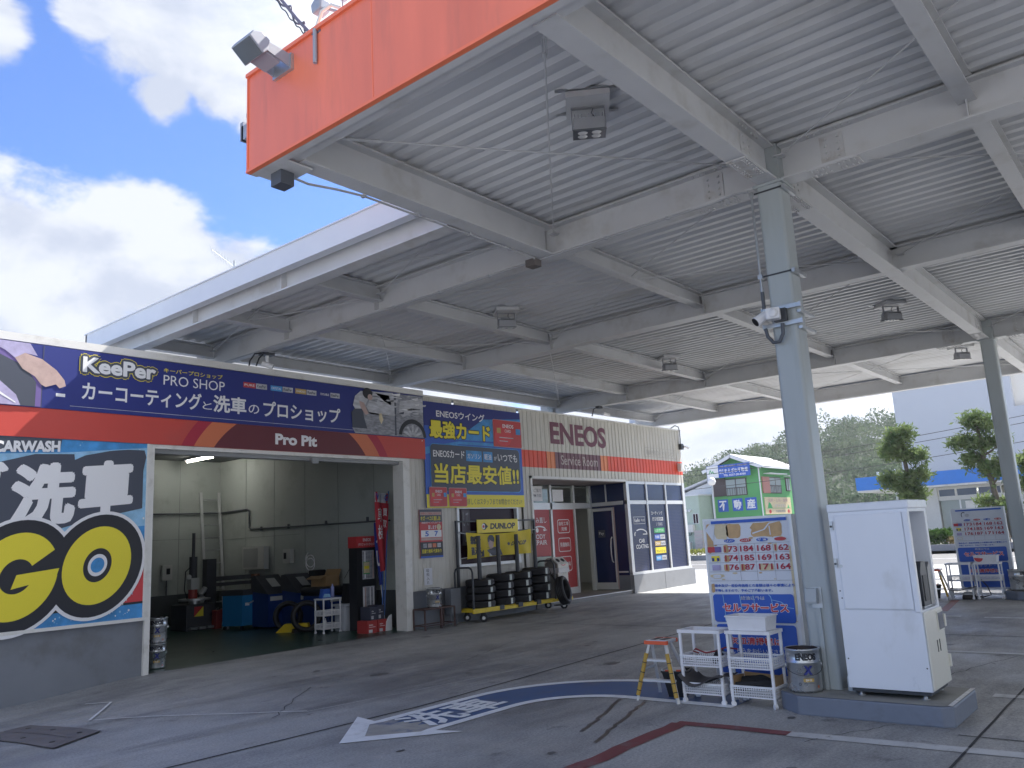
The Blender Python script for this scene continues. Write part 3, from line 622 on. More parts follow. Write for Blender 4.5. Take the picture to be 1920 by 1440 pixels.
s.g = 1; s.ring(19.75,1.58,.34,.15,.3,.12,0,m_wtext,a0=.0,a1=2.3); s.ring(19.75,1.58,.34,.15,.3,.12,0,m_wtext,a0=2.6,a1=3.4); s.rect(19.85,1.57,20.1,1.595,0,m_wtext)
s.text('CAR',19.63,1.35,19.93,1.46,0,m_wtext,.015); s.text('COATING',19.46,1.2,20.1,1.31,0,m_wtext,.015)
s.g = 2; s.text('コーティング',20.38,2.10,21.0,2.2,0,m_wtext,.008); s.text('技術認定店',20.42,1.93,21.02,2.04,0,m_wtext,.008); s.text('3 YEARS',20.6,1.8,20.95,1.88,0,K_lgr,.002)
for z, c1, t, c2 in ((1.6,K_grn,'ECOプラス',None),(1.42,K_blue,'PURE',K_lgr),(1.24,K_gold,'DIA',K_lgr),(1.03,K_yel,'フレッシュ',None),(.84,K_sky,'WAX',K_lgr)):
    s.g += 1; s.rect(20.46,z,21.04,z+.13 if z != 1.03 else z+.17,0,c1); s.text(t,20.5,z+.03,20.72 if c2 else 20.98,z+.1,1,m_wtext if c1 is not K_yel else K_blk,.01)
    if c2: s.rect(20.77,z+.005,21.035,z+.125,1,c2); s.text('KeePer',20.8,z+.04,21.0,z+.09,2,K_dk,.01)
s.g = 20; s.rect(19.2,1.5,19.26,2.32,12,K_yel); s.text('タ',19.205,2.2,19.255,2.28,13,K_blk,.02); s.text('イ',19.205,2.08,19.255,2.16,13,K_blk,.02); s.text('ヤ',19.205,1.96,19.255,2.04,13,K_blk,.02); s.text('館',19.205,1.8,19.255,1.92,13,K_blk,.02); s.text('内',19.205,1.6,19.255,1.72,13,K_blk,.02)
s.rect(19.21,1.05,19.25,1.48,12,K_lgr); s.done()
# open entrance door
dx = 19.06
dr = MB().box(dx,12.40,ZS+.02,dx+.04,12.46,2.34).box(dx,13.08,ZS+.02,dx+.04,13.14,2.34).box(dx,12.46,2.26,dx+.04,13.08,2.34).box(dx,12.46,ZS+.02,dx+.04,13.08,ZS+.2).build('door', m_alu, BLD)
MB().box(dx+.016,12.46,ZS+.2,dx+.024,13.08,2.26).build('door_pane', m_bluefilm, dr)
MB().box(dx-.004,12.395,ZS+.02,dx+.044,12.41,2.345).build('door_edge', mat('door_edge_pink', (.5,.38,.36), .5), dr)
MB().tube([(dx-.002,12.5,1.55),(dx-.06,12.5,1.5),(dx-.09,12.5,1.3),(dx-.09,12.5,1.1),(dx-.06,12.5,.92),(dx-.002,12.5,.88)], .015, 8).build('door_handle', m_alu, dr)
s = Sign(dr, (dx+.012,0,0), (0,-1,0)); s.rect(-12.95,1.55,-12.72,1.75,0,K_dk,'door_sticker'); s.text('Pay',-12.92,1.6,-12.76,1.7,1,m_wtext,.01); s.done()
# inside of the shop
MB().box(11.62,18.8,ZS,XW1,19.0,4.3).box(XW1-.1,YF+.06,.02,XW1,19.0,4.3).build('shop_inner_wall', mat('shop_wall', (.35,.36,.4), .6), BLD)
MB().box(14.0,YR+.09,2.92,XW1-.1,18.8,2.96).build('shop_ceiling', mat('shop_ceiling', (.5,.5,.5), .7), BLD)
MB().box(19.3,YF+.06,ZS-.02,XW1-.1,YR,ZS).box(19.12,YR,ZS-.02,XW1-.1,18.8,ZS).box(11.7,YF+.2,ZS-.02,XR0,18.8,ZS).build('shop_floor', mat('shop_floor', (.12,.12,.12), .4), BLD)
MB().box(16.0,15.8,2.84,17.4,15.95,2.915).box(18.5,15.8,2.84,19.9,15.95,2.915).build('ceiling_tube', m_lamp2, BLD)
MB().box(21.0,16.4,ZS,22.3,16.5,2.4).build('shop_blue_screen', mat('screen_blue', (.05,.07,.3), .4), BLD)
MB().box(20.9,16.37,1.2,22.2,16.39,1.35).box(20.9,16.37,.7,22.2,16.39,.9).build('screen_label', K_yel, BLD)
# parapet lettering
s = Sign(BLD, (0,YF-.004,0), (1,0,0))
s.text('ENEOS', 15.9, 3.86, 18.34, 4.41, 0, m_maroon, .036, 'wall_lettering'); s.text('Service Room', 16.28, 3.36, 17.88, 3.6, 0, m_fadew, .012, 'wall_lettering')
s.rect(20.3,3.74,22.05,3.75,0,m_grlet,'wall_lettering'); s.rect(20.3,3.99,22.05,4.0,0,m_grlet,'wall_lettering'); s.rect(20.3,3.75,20.31,3.99,0,m_grlet,'wall_lettering'); s.text('㈱ENEOSウイング',20.38,3.79,21.98,3.95,0,m_grlet,.006,'wall_lettering'); s.done()

# ================================================================== SIGNS ON THE FACADE
# long blue shop banner
BN = thing('shop_banner', 'long dark blue coating shop banner with white lettering above the red band', 'banner', (5, YF-.08, 3.71))
MB().box(-1.5,YF-.08,3.71,11.57,YF-.062,4.585).build('banner_sheet', K_navy, BN)
s = Sign(BN, (0,YF-.0805,0), (1,0,0))
s.rect(4.372,3.715,4.382,4.58,1,K_dk); s.rect(8.03,3.715,8.036,4.58,1,K_dk); s.rect(4.75,3.765,9.75,3.772,1,K_lgr)
s.text('KeePer',4.85,4.225,6.01,4.545,1,K_yel,.02,d=.05); s.text('KeePer',4.86,4.235,6.0,4.535,2.6,K_dk,.02,d=.04); s.text('KeePer',4.895,4.27,5.965,4.50,4.2,m_wtext,.02,d=.006)
s.text('キーパープロショップ',6.09,4.41,7.08,4.485,1,K_yel,.008); s.text('PRO SHOP',6.09,4.22,7.12,4.375,1,m_wtext,.0)
s.text('カーコーティング',4.90,3.87,6.72,4.14,1,m_wtext,.022); s.text('と',6.74,3.90,6.9,4.02,1,m_wtext,.0); s.text('洗車',6.92,3.87,7.52,4.15,1,m_wtext,.03); s.text('の',7.56,3.90,7.76,4.05,1,m_wtext,.006); s.text('プロショップ',7.84,3.86,9.46,4.14,1,m_wtext,.022)
s.g = 3
for u, t, c in ((7.46,'PURE',K_red),(7.98,'CRYSTAL',K_sky),(8.48,'DIAMOND',K_gold),(9.0,'DOUBLE',K_navy)):
    s.rect(u,4.33,u+.23,4.42,1,c); s.text(t,u+.02,4.355,u+.21,4.395,2,m_wtext,.01); s.rect(u+.24,4.33,u+.45,4.42,1,K_lgr); s.text('KeePer',u+.26,4.35,u+.43,4.40,2,K_dk,.02)
s.rect(4.56,3.885,4.68,3.93,1,m_wtext); s.g = 2
# left picture: gloved hand polishing a panel
s.poly([(-1.5,3.72),(4.37,3.72),(4.37,4.1),(4.1,4.58),(-1.5,4.58)],1,K_pur,'printed_picture'); s.poly([(3.7,3.72),(4.3,3.72),(4.3,4.05),(4.16,4.25),(3.7,4.45)],2,K_dk,'printed_picture'); s.poly([(3.2,3.72),(4.12,3.72),(4.06,3.86),(3.8,4.08),(3.2,4.28)],3,K_lil,'printed_picture'); s.poly([(3.4,4.05),(3.75,3.96),(4.06,3.76),(4.06,3.745),(3.72,3.93),(3.4,4.03)],4,m_wtext,'printed_picture')
s.poly([(4.02,4.36),(4.14,4.44),(4.36,4.38),(4.55,4.25),(4.66,4.12),(4.68,4.04),(4.6,4.0),(4.55,4.05),(4.42,4.0),(4.36,4.03),(4.28,4.13),(4.12,4.22)],4,K_skin,'printed_picture'); s.poly([(3.6,4.58),(4.2,4.58),(4.3,4.42),(4.14,4.44),(4.02,4.36),(3.9,4.45)],3,K_lil,'printed_picture')
# right picture: worker soaping a car
s.g = 1
def pq(x, y): return (9.66+(x-1020)/540*1.91, 4.585-(y-345)/390*.87+(x-1020)/540*.0)
R = lambda *pts: [pq(*p) for p in pts]
s.poly(R((1040,690),(1130,470),(1180,360),(1558,350),(1558,730),(1060,735)),1,K_gry,'printed_picture')
for pts, m in ((R((1190,365),(1330,350),(1345,560),(1160,560),(1140,500)),K_lgr),(R((1150,545),(1340,560),(1340,715),(1160,700),(1120,600)),K_gry),(R((1340,350),(1350,360),(1350,725),(1338,725)),K_dk),(R((1380,420),(1556,365),(1556,500),(1480,500),(1400,560),(1372,520)),K_lgr),(R((1200,370),(1300,380),(1320,470),(1260,430)),K_dk)): s.poly(pts,2,m,'printed_picture')
for k in range(26):
    x, y = rnd.uniform(1150,1540), rnd.uniform(365,560); l = rnd.uniform(25,90); s.poly(R((x,y),(x+l,y-rnd.uniform(-5,22)),(x+l*.9,y+rnd.uniform(4,10)),(x+l*.3,y+8)),3,rnd.choice((K_lgr,K_wht,K_dk,K_gry)),'printed_picture')
c = pq(1470,740); s.ell(c[0],c[1]+.02,.37,.36,4,K_blk,'printed_picture',40,0,0.02,pi-.02)
s.ell(c[0],c[1]+.02,.29,.27,5,K_gry,'printed_picture',40,0,.02,pi-.02)
for a in (.45,1.0,1.57,2.15,2.7): s.poly([(c[0]+.05*cos(a-.5),c[1]+.02+.05*sin(a-.5)),(c[0]+.26*cos(a-.1),c[1]+.02+.24*sin(a-.1)),(c[0]+.26*cos(a+.1),c[1]+.02+.24*sin(a+.1)),(c[0]+.05*cos(a+.5),c[1]+.02+.05*sin(a+.5))],6,K_lgr,'printed_picture')
s.poly(R((1040,690),(1035,560),(1060,520),(1110,510),(1120,600),(1140,690)),5,K_dk,'printed_picture'); s.poly(R((1045,500),(1060,420),(1100,370),(1150,380),(1150,430),(1120,520),(1060,530)),6,K_lgr,'printed_picture'); s.poly(R((1085,455),(1120,470),(1150,560),(1130,575),(1095,510)),7,K_skin,'printed_picture')
h_ = pq(1145,385); s.ell(h_[0],h_[1],.12,.105,7,K_blk,'printed_picture',20); s.ell(h_[0]+.06,h_[1]-.07,.06,.06,8,K_skin,'printed_picture',14)
s.poly(R((1225,560),(1240,540),(1255,600),(1240,640),(1225,600)),4,K_cream,'printed_picture'); s.done()

# red band with the bay name
PB = thing('bay_sign_band', 'orange red sign band over the garage bay with white bay name on dark arcs', 'sign', (5, YF-.07, 3.3))
MB().box(-1.5,YF-.07,3.302,11.6,YF-.05,3.708).build('sign_board', K_bandred, PB)
s = Sign(PB, (0,YF-.0705,0), (1,0,0))
def arcband(c, r0, r1, m, l, sx=1.):
    pts = []; B = s.b('painted_arc', m)
    n = 18
    for i in range(n):
        z0, z1 = 3.304+.402*i/n, 3.304+.402*(i+1)/n
        f = lambda r, z: math.sqrt(max(0, r*r-((z-2.65)*1.25)**2))
        for sg in (-1, 1):
            s.g = sg if r0 else 0; B = s.b('painted_arc', m)
            a, b_, c_, d_ = c+sg*f(r0,z0), c+sg*f(r1,z0), c+sg*f(r1,z1), c+sg*f(r0,z1)
            B.poly([s.P(a,z0,l), s.P(b_,z0,l), s.P(c_,z1,l), s.P(d_,z1,l)])
arcband(8.5, 0, 1.75, K_maro, 1); arcband(8.5, 1.75, 2.06, K_orng, 1); arcband(8.5, 2.06, 2.25, K_dred, 1)
s.text('Pro Pit', 8.08, 3.41, 8.94, 3.60, 2, m_wtext, .045); s.ell(11.52,3.67,.012,.012,2,K_wht); s.done()

# car wash poster
CW = thing('car_wash_poster', 'big blue and red car wash poster with huge yellow letters beside the garage bay', 'poster', (4.9, YF-.05, .77))
MB().box(-1.5,YF-.05,.80,5.88,YF-.03,3.30).build('poster_sheet', K_sky, CW)
MB().box(-1.5,YF-.07,.755,5.92,YF-.03,.80).build('poster_frame', m_trim, CW); MB().box(5.88,YF-.07,.80,5.918,YF-.03,3.3).build('poster_frame', m_trim, CW)
s = Sign(CW, (0,YF-.0505,0), (1,0,0))
s.poly([(2,2.95),(4.75,3.12),(5.88,3.24),(5.88,2.1),(4.9,2.0),(2,2.2)],1,K_lsky); s.poly([(2,.93),(5.88,1.02),(5.88,1.75),(5.3,1.45),(2,1.2)],1,K_bred); s.poly([(2,.91),(5.88,1.0),(5.88,1.03),(2,.95)],2,K_blk); s.rect(5.6,1.72,5.88,1.79,2,K_blk)
for k in range(150):
    u, v = rnd.uniform(3.6,5.86), rnd.choice((rnd.uniform(.82,.92),rnd.uniform(1.9,3.28),rnd.uniform(1.0,1.9)))
    if v > .93 and v < 2.3 and u < 5.85: continue
    r = rnd.choice((.004,.006,.01,.014)); s.ell(u,v,r,r*1.2,3,rnd.choice((K_lsky,K_wht)),'printed_drop',8)
for k in range(34):
    t_ = k/33; u, v = 5.42+.42*t_**.7, 1.03+.68*t_**1.8; 
    for q in range(3):
        w = .008+.018*rnd.random(); pts = [(u+.03*j+rnd.uniform(-.012,.012), v+rnd.uniform(-.05,.05)*(j+1)/2) for j in range(3)]
        for (a_, b_), (c_, d_) in zip(pts, pts[1:]):
            if max(a_, c_) < 5.87: s.poly([(a_,b_),(c_,d_),(c_,d_+w),(a_,b_+w)],3.1+.02*k,rnd.choice((K_wht,K_lsky,K_skin)),'printed_splash')
# heavy kanji with black slab behind
s.poly([(2,2.75),(3.9,2.95),(4.35,3.08),(4.85,3.1),(4.86,3.02),(5.0,3.09),(5.35,3.17),(5.6,3.2),(5.84,3.2),(5.87,3.1),(5.83,2.9),(5.83,2.35),(5.5,2.28),(5.47,2.2),(5.1,2.13),(5.05,2.18),(4.7,2.08),(3.9,1.88),(2,1.8)],4,K_dk,'lettering_shadow')
s.text('洗',4.05,2.09,4.88,2.94,6,m_wtext,.055,tilt=.07,shear=.05,d=.034); s.text('車',4.92,2.24,5.68,3.0,6,m_wtext,.055,tilt=.09,shear=.04,d=.03); s.text('ガ',3.3,2.45,4.02,2.93,6,m_wtext,.06,tilt=.05,shear=.05); s.text('ー',3.3,2.2,3.9,2.36,6,m_wtext,.06)
s.poly([(3.0,3.03),(4.66,3.16),(4.68,3.295),(3.0,3.295)],4,K_dk,'lettering_shadow'); s.text('CARWASH',3.84,3.08,4.66,3.235,6,m_wtext,.05,tilt=.05)
# G and O
SH = .14
for l, m, g in ((7,K_wht,.21),(8,K_blk,.165)):
    s.ring(5.22,1.57,.46+g,.53+g,.0,.0,l,m,'letter_outline',48,0,2*pi,SH); s.ring(4.20,1.48,.50+g,.56+g,.0,.0,l+.35,m,'letter_outline',48,0,2*pi,SH)
s.ring(5.22,1.57,.46,.53,.19,.23,9,K_yel,'lettering',48,0,2*pi,SH); s.ring(5.22,1.57,.13,.15,.09,.1,9,K_wht,'letter_outline',36,0,2*pi,SH); s.ring(5.22,1.57,.092,.102,0,0,9,K_sky,'letter_outline',36,0,2*pi,SH)
s.ring(4.20,1.48,.50,.56,.20,.22,9,K_yel,'lettering',48,.62,2*pi-.02,SH)
s.poly([(4.20,1.50),(4.72,1.56),(4.66,1.36),(4.52,1.30),(4.42,1.38),(4.14,1.32)],9.5,K_yel); s.done()

# fuel card poster
CP = thing('fuel_card_poster', 'square blue and black poster with yellow lettering above the side window', 'poster', (13.1, YF-.06, 2.33))
MB().box(11.6,YF-.06,2.33,14.69,YF-.045,4.5).build('poster_sheet', K_blue, CP)
s = Sign(CP, (0,YF-.0605,0), (1,0,0))
s.rect(11.6,4.0,14.69,4.5,1,K_navy); s.poly([(11.6,3.55),(12.6,3.72),(14.69,3.75),(14.69,3.68),(12.6,3.66),(11.6,3.4)],1,K_sky); s.poly([(12.5,3.75),(13.4,4.25),(14.69,4.35),(14.69,3.8)],2,K_sky)
s.text('ENEOSウイング',11.95,4.19,13.45,4.36,3,m_wtext,.02); s.outl('最強カード',11.74,3.75,13.62,4.13,3,K_blk,.04,.09); s.text('最強カード',11.74,3.75,13.62,4.13,4,K_yel,.04)
s.rrect(11.73,2.66,14.6,3.64,.1,3,K_sky); s.rrect(11.745,2.675,14.585,3.625,.09,4,K_dk)
s.text('ENEOSカード',11.82,3.36,12.75,3.52,5,m_wtext,.015); s.rect(12.8,3.31,13.3,3.54,5,K_sky); s.text('ガソリン',12.84,3.37,13.26,3.48,6,m_wtext,.005); s.rect(13.34,3.31,13.65,3.54,5,K_sky); s.text('軽油',13.38,3.36,13.61,3.49,6,m_wtext,.005); s.text('が',13.7,3.36,13.79,3.45,5,m_wtext,.005); s.text('いつでも',13.83,3.34,14.5,3.52,5,m_wtext,.01)
s.outl('当店最安値!!',11.83,2.82,14.53,3.24,5,K_blk,.03,.06); s.text('当店最安値!!',11.83,2.82,14.53,3.24,6,K_yel,.03)
s.rect(11.6,2.33,14.69,2.60,3,K_yel); s.text('詳しくはスタッフまでお問合せください!',12.78,2.39,14.6,2.52,4,K_dk,.0)
for u0, v0, u1, v1, l, t in ((13.72,3.68,14.69,4.28,5,'ENEOS'),(11.68,2.36,12.17,2.74,6,'ENEOS'),(12.24,2.36,12.76,2.73,6,'ENEOS')):
    s.g += 1; w, h = u1-u0, v1-v0; s.rrect(u0-.01,v0-.01,u1+.01,v1+.01,.03,l,K_skin); s.rrect(u0,v0,u1,v1,.03,l+1,K_red); s.ell(u0+w*.35,v0+h*.4,w*.3,h*.38,l+2,K_bred); s.text(t,u0+w*.33,v0+h*.72,u0+w*.72,v0+h*.86,l+3,m_wtext,.02); s.text('CARD',u0+w*.4,v0+h*.55,u0+w*.62,v0+h*.66,l+3,m_wtext,.0)
    s.rect(u0+w*.12,v0+h*.5,u0+w*.26,v0+h*.7,l+3,K_gold); s.rect(u0+w*.8,v0+h*.5,u0+w*.97,v0+h*.72,l+3,K_sky); s.rect(u0+w*.2,v0+h*.33,u0+w*.7,v0+h*.36,l+3,K_lgr); s.rect(u0+w*.2,v0+h*.2,u0+w*.5,v0+h*.23,l+3,K_lgr)
s.done()

# small dent repair poster
DP = thing('repair_poster', 'narrow red and black dent repair poster on the cream wall beside the bay post', 'poster', (11.73, YF-.03, 1.35))
MB().box(11.42,YF-.025,1.35,12.05,YF-.015,2.30).build('poster_sheet', K_red, DP)
s = Sign(DP, (0,YF-.0255,0), (1,0,0))
s.rect(11.42,2.05,12.05,2.3,1,K_dk); s.rect(11.44,2.19,12.03,2.25,2,K_skin); s.text('修理のご相談はお店まで',11.46,2.2,12.01,2.24,3,K_red,.0); s.text('キズ・ヘコミ直しは',11.45,2.08,12.0,2.17,2,K_yel,.03); s.text('ENEOSウイングにお任せ!',11.48,2.02,12.0,2.06,2,m_wtext,.01); s.text('直します',11.65,1.91,11.88,1.99,2,m_wtext,.02); s.ell(11.95,1.95,.06,.06,2,K_cream)
s.rect(11.45,1.75,12.02,1.89,2,K_wht); s.text('5',11.56,1.77,11.66,1.87,3,K_blue,.03); s.text('7',11.82,1.77,11.92,1.87,3,K_blue,.03); s.rect(11.45,1.69,12.02,1.74,2,K_skin)
s.rect(11.42,1.38,12.05,1.66,1,K_blk)
for k in range(4): s.rect(11.5+k*.13,1.55,11.6+k*.13,1.63,2,(K_gry,K_skin,K_orng,K_lgr)[k])
s.text('見積り無料 代車あり',11.46,1.44,12.0,1.52,2,K_yel,.02); s.rect(11.42,1.35,12.05,1.385,2,K_blue); s.done()
# handwritten notice
HN = tag(MB().box(11.51,YF-.02,.83,11.73,YF-.014,1.155).build('paper_notice', mat('paper', (.68,.69,.74), .7)), 'white paper notice with brush writing above the silver pail by the wall', 'notice')
s = Sign(HN, (0,YF-.021,0), (1,0,0))
for i, ch in enumerate('吸殻入れ'): s.text(ch, 11.57+(.01 if i == 3 else 0), 1.07-i*.075, 11.65-(.01 if i == 3 else 0), 1.135-i*.075, 0, K_blk, .0)
s.done()

# ================================================================== TYRE RACK
TZ = gz(13.7)
TR = thing('tyre_rack', 'black wheeled tyre rack with yellow base and yellow brand board under the window', 'rack', (13.7, 11.65, TZ))
B = MB(); B.box(12.25,11.36,TZ+.19,15.35,11.42,TZ+.25); B.box(12.35,11.88,TZ+.19,15.3,11.94,TZ+.25); B.box(12.38,11.42,TZ+.2,12.44,11.88,TZ+.25); B.box(15.0,11.42,TZ+.2,15.06,11.88,TZ+.25)
B.box(12.45,11.40,TZ+.25,13.0,11.9,TZ+.268).box(13.1,11.42,TZ+.25,14.9,11.9,TZ+.266); B.box(12.2,11.345,TZ+.2,13.0,11.36,TZ+.28); B.box(15.35,11.33,TZ+.19,15.5,11.45,TZ+.26); B.build('base_frame', m_yel, TR)
for x in (13.06,13.66,14.28): MB().box(x-.07,11.34,TZ+.2,x+.07,11.44,TZ+.29).build('base_bracket', m_dark, TR)
B = MB()
for x in (12.43,15.0): B.box(x-.022,11.92,TZ+.22,x+.022,11.965,TZ+2.03)
B.bar((12.43,11.943,TZ+2.01),(15.0,11.943,TZ+2.01),.03,.03); B.bar((12.43,11.943,TZ+1.79),(15.0,11.943,TZ+1.79),.025,.025); B.build('back_frame', m_dark, TR)
for x in (12.27,14.95): MB().tube([(x,11.4,TZ+.24),(x,11.4,TZ+.98),(x,11.43,TZ+1.05),(x,11.5,TZ+1.08),(x,11.78,TZ+1.08),(x,11.86,TZ+1.05),(x,11.89,TZ+.98),(x,11.89,TZ+.24)],.02,8).build('hoop', m_dark, TR)
RX = (12.76,13.37,13.98,14.61)
for x in RX: MB().cyl((x,11.65,TZ+.26),(x,11.65,TZ+1.70),.045,n=14).build('stacking_tube', m_dark, TR)
for x, y in ((12.6,11.45),(12.6,11.9),(15.3,11.45),(15.3,11.9)):
    B = MB(); B.cyl((x-.02,y-.02,TZ+.08),(x+.02,y+.02,TZ+.08),.08,n=18); B.bar((x-.03,y-.0,TZ+.08),(x-.03,y,TZ+.2),.02,.05); B.bar((x+.03,y,TZ+.08),(x+.03,y,TZ+.2),.02,.05); B.box(x-.05,y-.05,TZ+.18,x+.05,y+.05,TZ+.195); w = B.build('caster', m_black, TR)
    MB().cyl((x-.03,y-.03,TZ+.08),(x-.022,y-.022,TZ+.08),.035,n=12).build('caster_hub', m_alu, w)
BB = MB().box(13.02,11.90,TZ+1.76,14.37,11.915,TZ+2.04).build('brand_board', m_signyel, TR)
s = Sign(BB, (0,11.8985,TZ), (1,0,0)); s.text('DUNLOP',13.43,1.83,14.26,1.96,0,K_blk,.05,shear=.12); s.ell(13.24,1.895,.06,.075,0,K_blk); s.ell(13.22,1.895,.058,.06,1,K_wht); s.ell(13.215,1.895,.03,.03,2,K_red); s.poly([(13.26,1.97),(13.36,1.895),(13.26,1.82)],1,K_blk); s.done()
# cloth banner tied to the rack
CB = thing('cloth_banner', 'yellow cloth advertising banner with a man in a knit cap tied across the tyre rack', 'banner', (13.7, 11.9, TZ+1.25))
def clothp(u, v, k=0.): return V((12.64+2.16*u, 11.885-.02*sin(u*9+1)-.015*sin(u*23+v*4)-k, TZ+1.25+.5*v+.03*u+.02*(abs(u-.5)*2)**2*(v*2-.6)-.03*sin(pi*u)*v))
B = MB(); nu, nv = 40, 10
B.add([clothp(i/nu, j/nv) for i in range(nu+1) for j in range(nv+1)], [(i*(nv+1)+j,(i+1)*(nv+1)+j,(i+1)*(nv+1)+j+1,i*(nv+1)+j+1) for i in range(nu) for j in range(nv)], True); B.build('banner_cloth', mat('cloth_yellow', (.72,.56,.04), .7, var=.1, vs=5), CB)
class ClothSign(Sign):
    def P(s, u, v, l): return clothp(u, v, .002+.0022*l)
s = ClothSign(CB, (0,0,0), (1,0,0)); rp = lambda pts: [(a, b) for a, b in pts]
s.text('想像を',.055,.55,.2,.88,0,K_blk,.03); s.text('超えろ。',.055,.12,.24,.45,0,K_blk,.03); s.text('DUNLOP',.66,.4,.9,.58,0,K_blk,.05,shear=.15); s.ell(.63,.5,.02,.07,0,K_blk)
s.poly([(0.205,.02),(0.235,.3),(0.305,.42),(0.365,.35),(0.435,.42),(0.505,.3),(0.535,.02)],0,K_dk,'printed_picture'); s.poly([(0.330,.02),(0.335,.3),(0.370,.2),(0.405,.3),(0.405,.02)],1,K_lgr,'printed_picture'); s.ell(.37,.56,.042,.25,2,K_skin,'printed_picture',24); s.poly([(0.320,.62),(0.325,.82),(0.350,.94),(0.390,.94),(0.415,.82),(0.420,.62),(0.370,.7)],3,K_dk,'printed_picture'); s.poly([(0.348,.54),(0.364,.54),(0.364,.565),(0.348,.565)],3,K_dk,'printed_picture'); s.poly([(0.377,.54),(0.393,.54),(0.393,.565),(0.377,.565)],3,K_dk,'printed_picture'); s.poly([(0.360,.4),(0.383,.4),(0.383,.415),(0.360,.415)],3,K_red,'printed_picture'); s.done()
for a, b in (((12.66,11.88,TZ+1.75),(12.43,11.93,TZ+1.79)),((14.79,11.88,TZ+1.78),(15.0,11.93,TZ+1.79)),((12.67,11.88,TZ+1.27),(12.43,11.93,TZ+1.25)),((14.79,11.88,TZ+1.3),(15.0,11.93,TZ+1.3))): MB().cyl(a, b, .006, n=5).build('tie_cord', m_wplast, CB)
# tyres
def tyre_prof(R, w, ri):
    h = w/2
    return [(ri,-h*.62),(ri+.012,-h*.8),((R+ri)/2,-h),(R-.03,-h*.93),(R-.008,-h*.72),(R,-h*.4),(R-.006,-h*.38),(R-.006,-h*.32),(R,-h*.3),(R,-h*.04),(R-.006,-h*.02),(R-.006,h*.04),(R,h*.06),(R,h*.3),(R-.006,h*.32),(R-.006,h*.38),(R,h*.4),(R-.008,h*.72),(R-.03,h*.93),((R+ri)/2,h),(ri+.012,h*.8),(ri,h*.62),(ri+.01,0),(ri,-h*.62)]
m_tread = m_rubber
def make_tyre(R, w, ri):
    o = tag(MB().lathe(tyre_prof(R, w, ri), (0,0,0), 36).build('tyre', m_rubber, None, (0,0,0)), 'black new tyre', 'tyre')
    L_ = MB(); a0 = radians(-92); B = []
    for i in range(4):
        t = a0+.075*(i-1.5); B += [(cos(t)*(R+.002), sin(t)*(R+.002), -w*.36), (cos(t)*(R+.002), sin(t)*(R+.002), w*.36)]
    L_.add(B, [(2*i,2*i+2,2*i+3,2*i+1) for i in range(3)]); lb = L_.build('paper_label', mat('label_paper', (.62,.66,.62), .6, var=.35, vs=60), o)
    return o
first = None; order = ('bottom','second','third','top'); col_d = ('first stack from the bay post','second stack from the bay post','third stack from the bay post','stack nearest the shop entrance')
for ci, (x, w) in enumerate(zip(RX, (.140,.157,.160,.172))):
    proto = make_tyre(.298 if ci < 3 else .305, w, .19)
    for k in range(4):
        loc = V((x+rnd.uniform(-.012,.012), 11.65+rnd.uniform(-.012,.012), TZ+.268+w*(k+.5)+.001*k))
        o = proto if k == 0 else dup(proto, loc)
        o.location = loc; o.rotation_euler.z = rnd.uniform(-.12,.12)+ (-.1 if ci == 0 else 0)
        o['label'] = f'black labelled tyre, {order[k]} one of the {col_d[ci]}'; o['group'] = 'tyres stacked on the wheeled rack'
o = make_tyre(.31, .2, .215); o.location = (14.92, 11.16, TZ+.435); o.rotation_euler = (radians(78), 0, radians(20)); o['label'] = 'loose wide tyre standing upright against the shop end of the rack'; o['category'] = 'tyre'
MB().bar((14.75,11.22,TZ+.13),(15.1,11.22,TZ+.13),.18,.02).build('tyre_cradle', m_dark, TR)

# ================================================================== PAILS
def make_pail(label, open_top=True, lid=False):
    r, h = .145, .365
    t = thing('oil_pail', label, 'pail', (0,0,0), 'silver engine oil pails')
    prof = [(0,.004),(r-.012,.004),(r-.006,.0),(r-.004,.02),(r-.002,h*.66),(r+.004,h*.675),(r+.004,h*.695),(r,h*.705),(r,h*.95),(r+.008,h*.965),(r+.008,h*.985),(r+.002,h)]
    if not lid: prof += [(r-.006,h),(r-.008,.02),(0,.018)]
    else: prof += [(r-.012,h),(r-.016,h-.012),(0,h-.012)]
    MB().lathe(prof, (0,0,0), 40).build('pail_body', m_tin, t)
    if not lid: MB().lathe([(r-.0085,h-.004),(r-.0095,.022),(0,.02)], (0,0,0), 32).build('pail_inside', mat('pail_inside_dark', (.05,.035,.035), .5, var=.3), t)
    class PS(Sign):
        def P(s, u, v, l): a = u/r+radians(-150); return V(((r+.0015+.0008*l)*cos(a), (r+.0015+.0008*l)*sin(a), v))
    s = PS(t, (0,0,0), (1,0,0)); s.text('ENEOS', -.085, h*.74, .095, h*.9, 4, K_blk, .06); s.text('X', -.03, h*.41, .05, h*.62, 1, K_navy, .08, shear=.1)
    nseg = 6
    for i in range(nseg): s.rect(-.035+.09*i/nseg, h*.25, -.035+.09*(i+1)/nseg, h*.33, 1, K_gold)
    s.text('5W-30', -.015, h*.265, .035, h*.315, 2, K_wht, .02); s.rect(-.03,h*.215,.05,h*.222,1,K_dk); s.ring(-.065,h*.2,.011,.013,.007,.009,1,K_dk); s.rect(.09,h*.1,.105,h*.16,1,K_orng); s.done()
    for a in (-150+95, -150-95):
        c, d = cos(radians(a)), sin(radians(a)); MB().obox((c*(r+.006), d*(r+.006), h*.6), (.012,.03,.03), rotz(radians(a))).build('handle_ear', m_tin, t)
    MB().tube([((r+.01)*cos(radians(-150+95-190*i/12)), (r+.01)*sin(radians(-150+95-190*i/12)), h*.6-.075*sin(pi*i/12)) for i in range(13)], .0025, 5).build('wire_handle', m_dark, t)
    return t
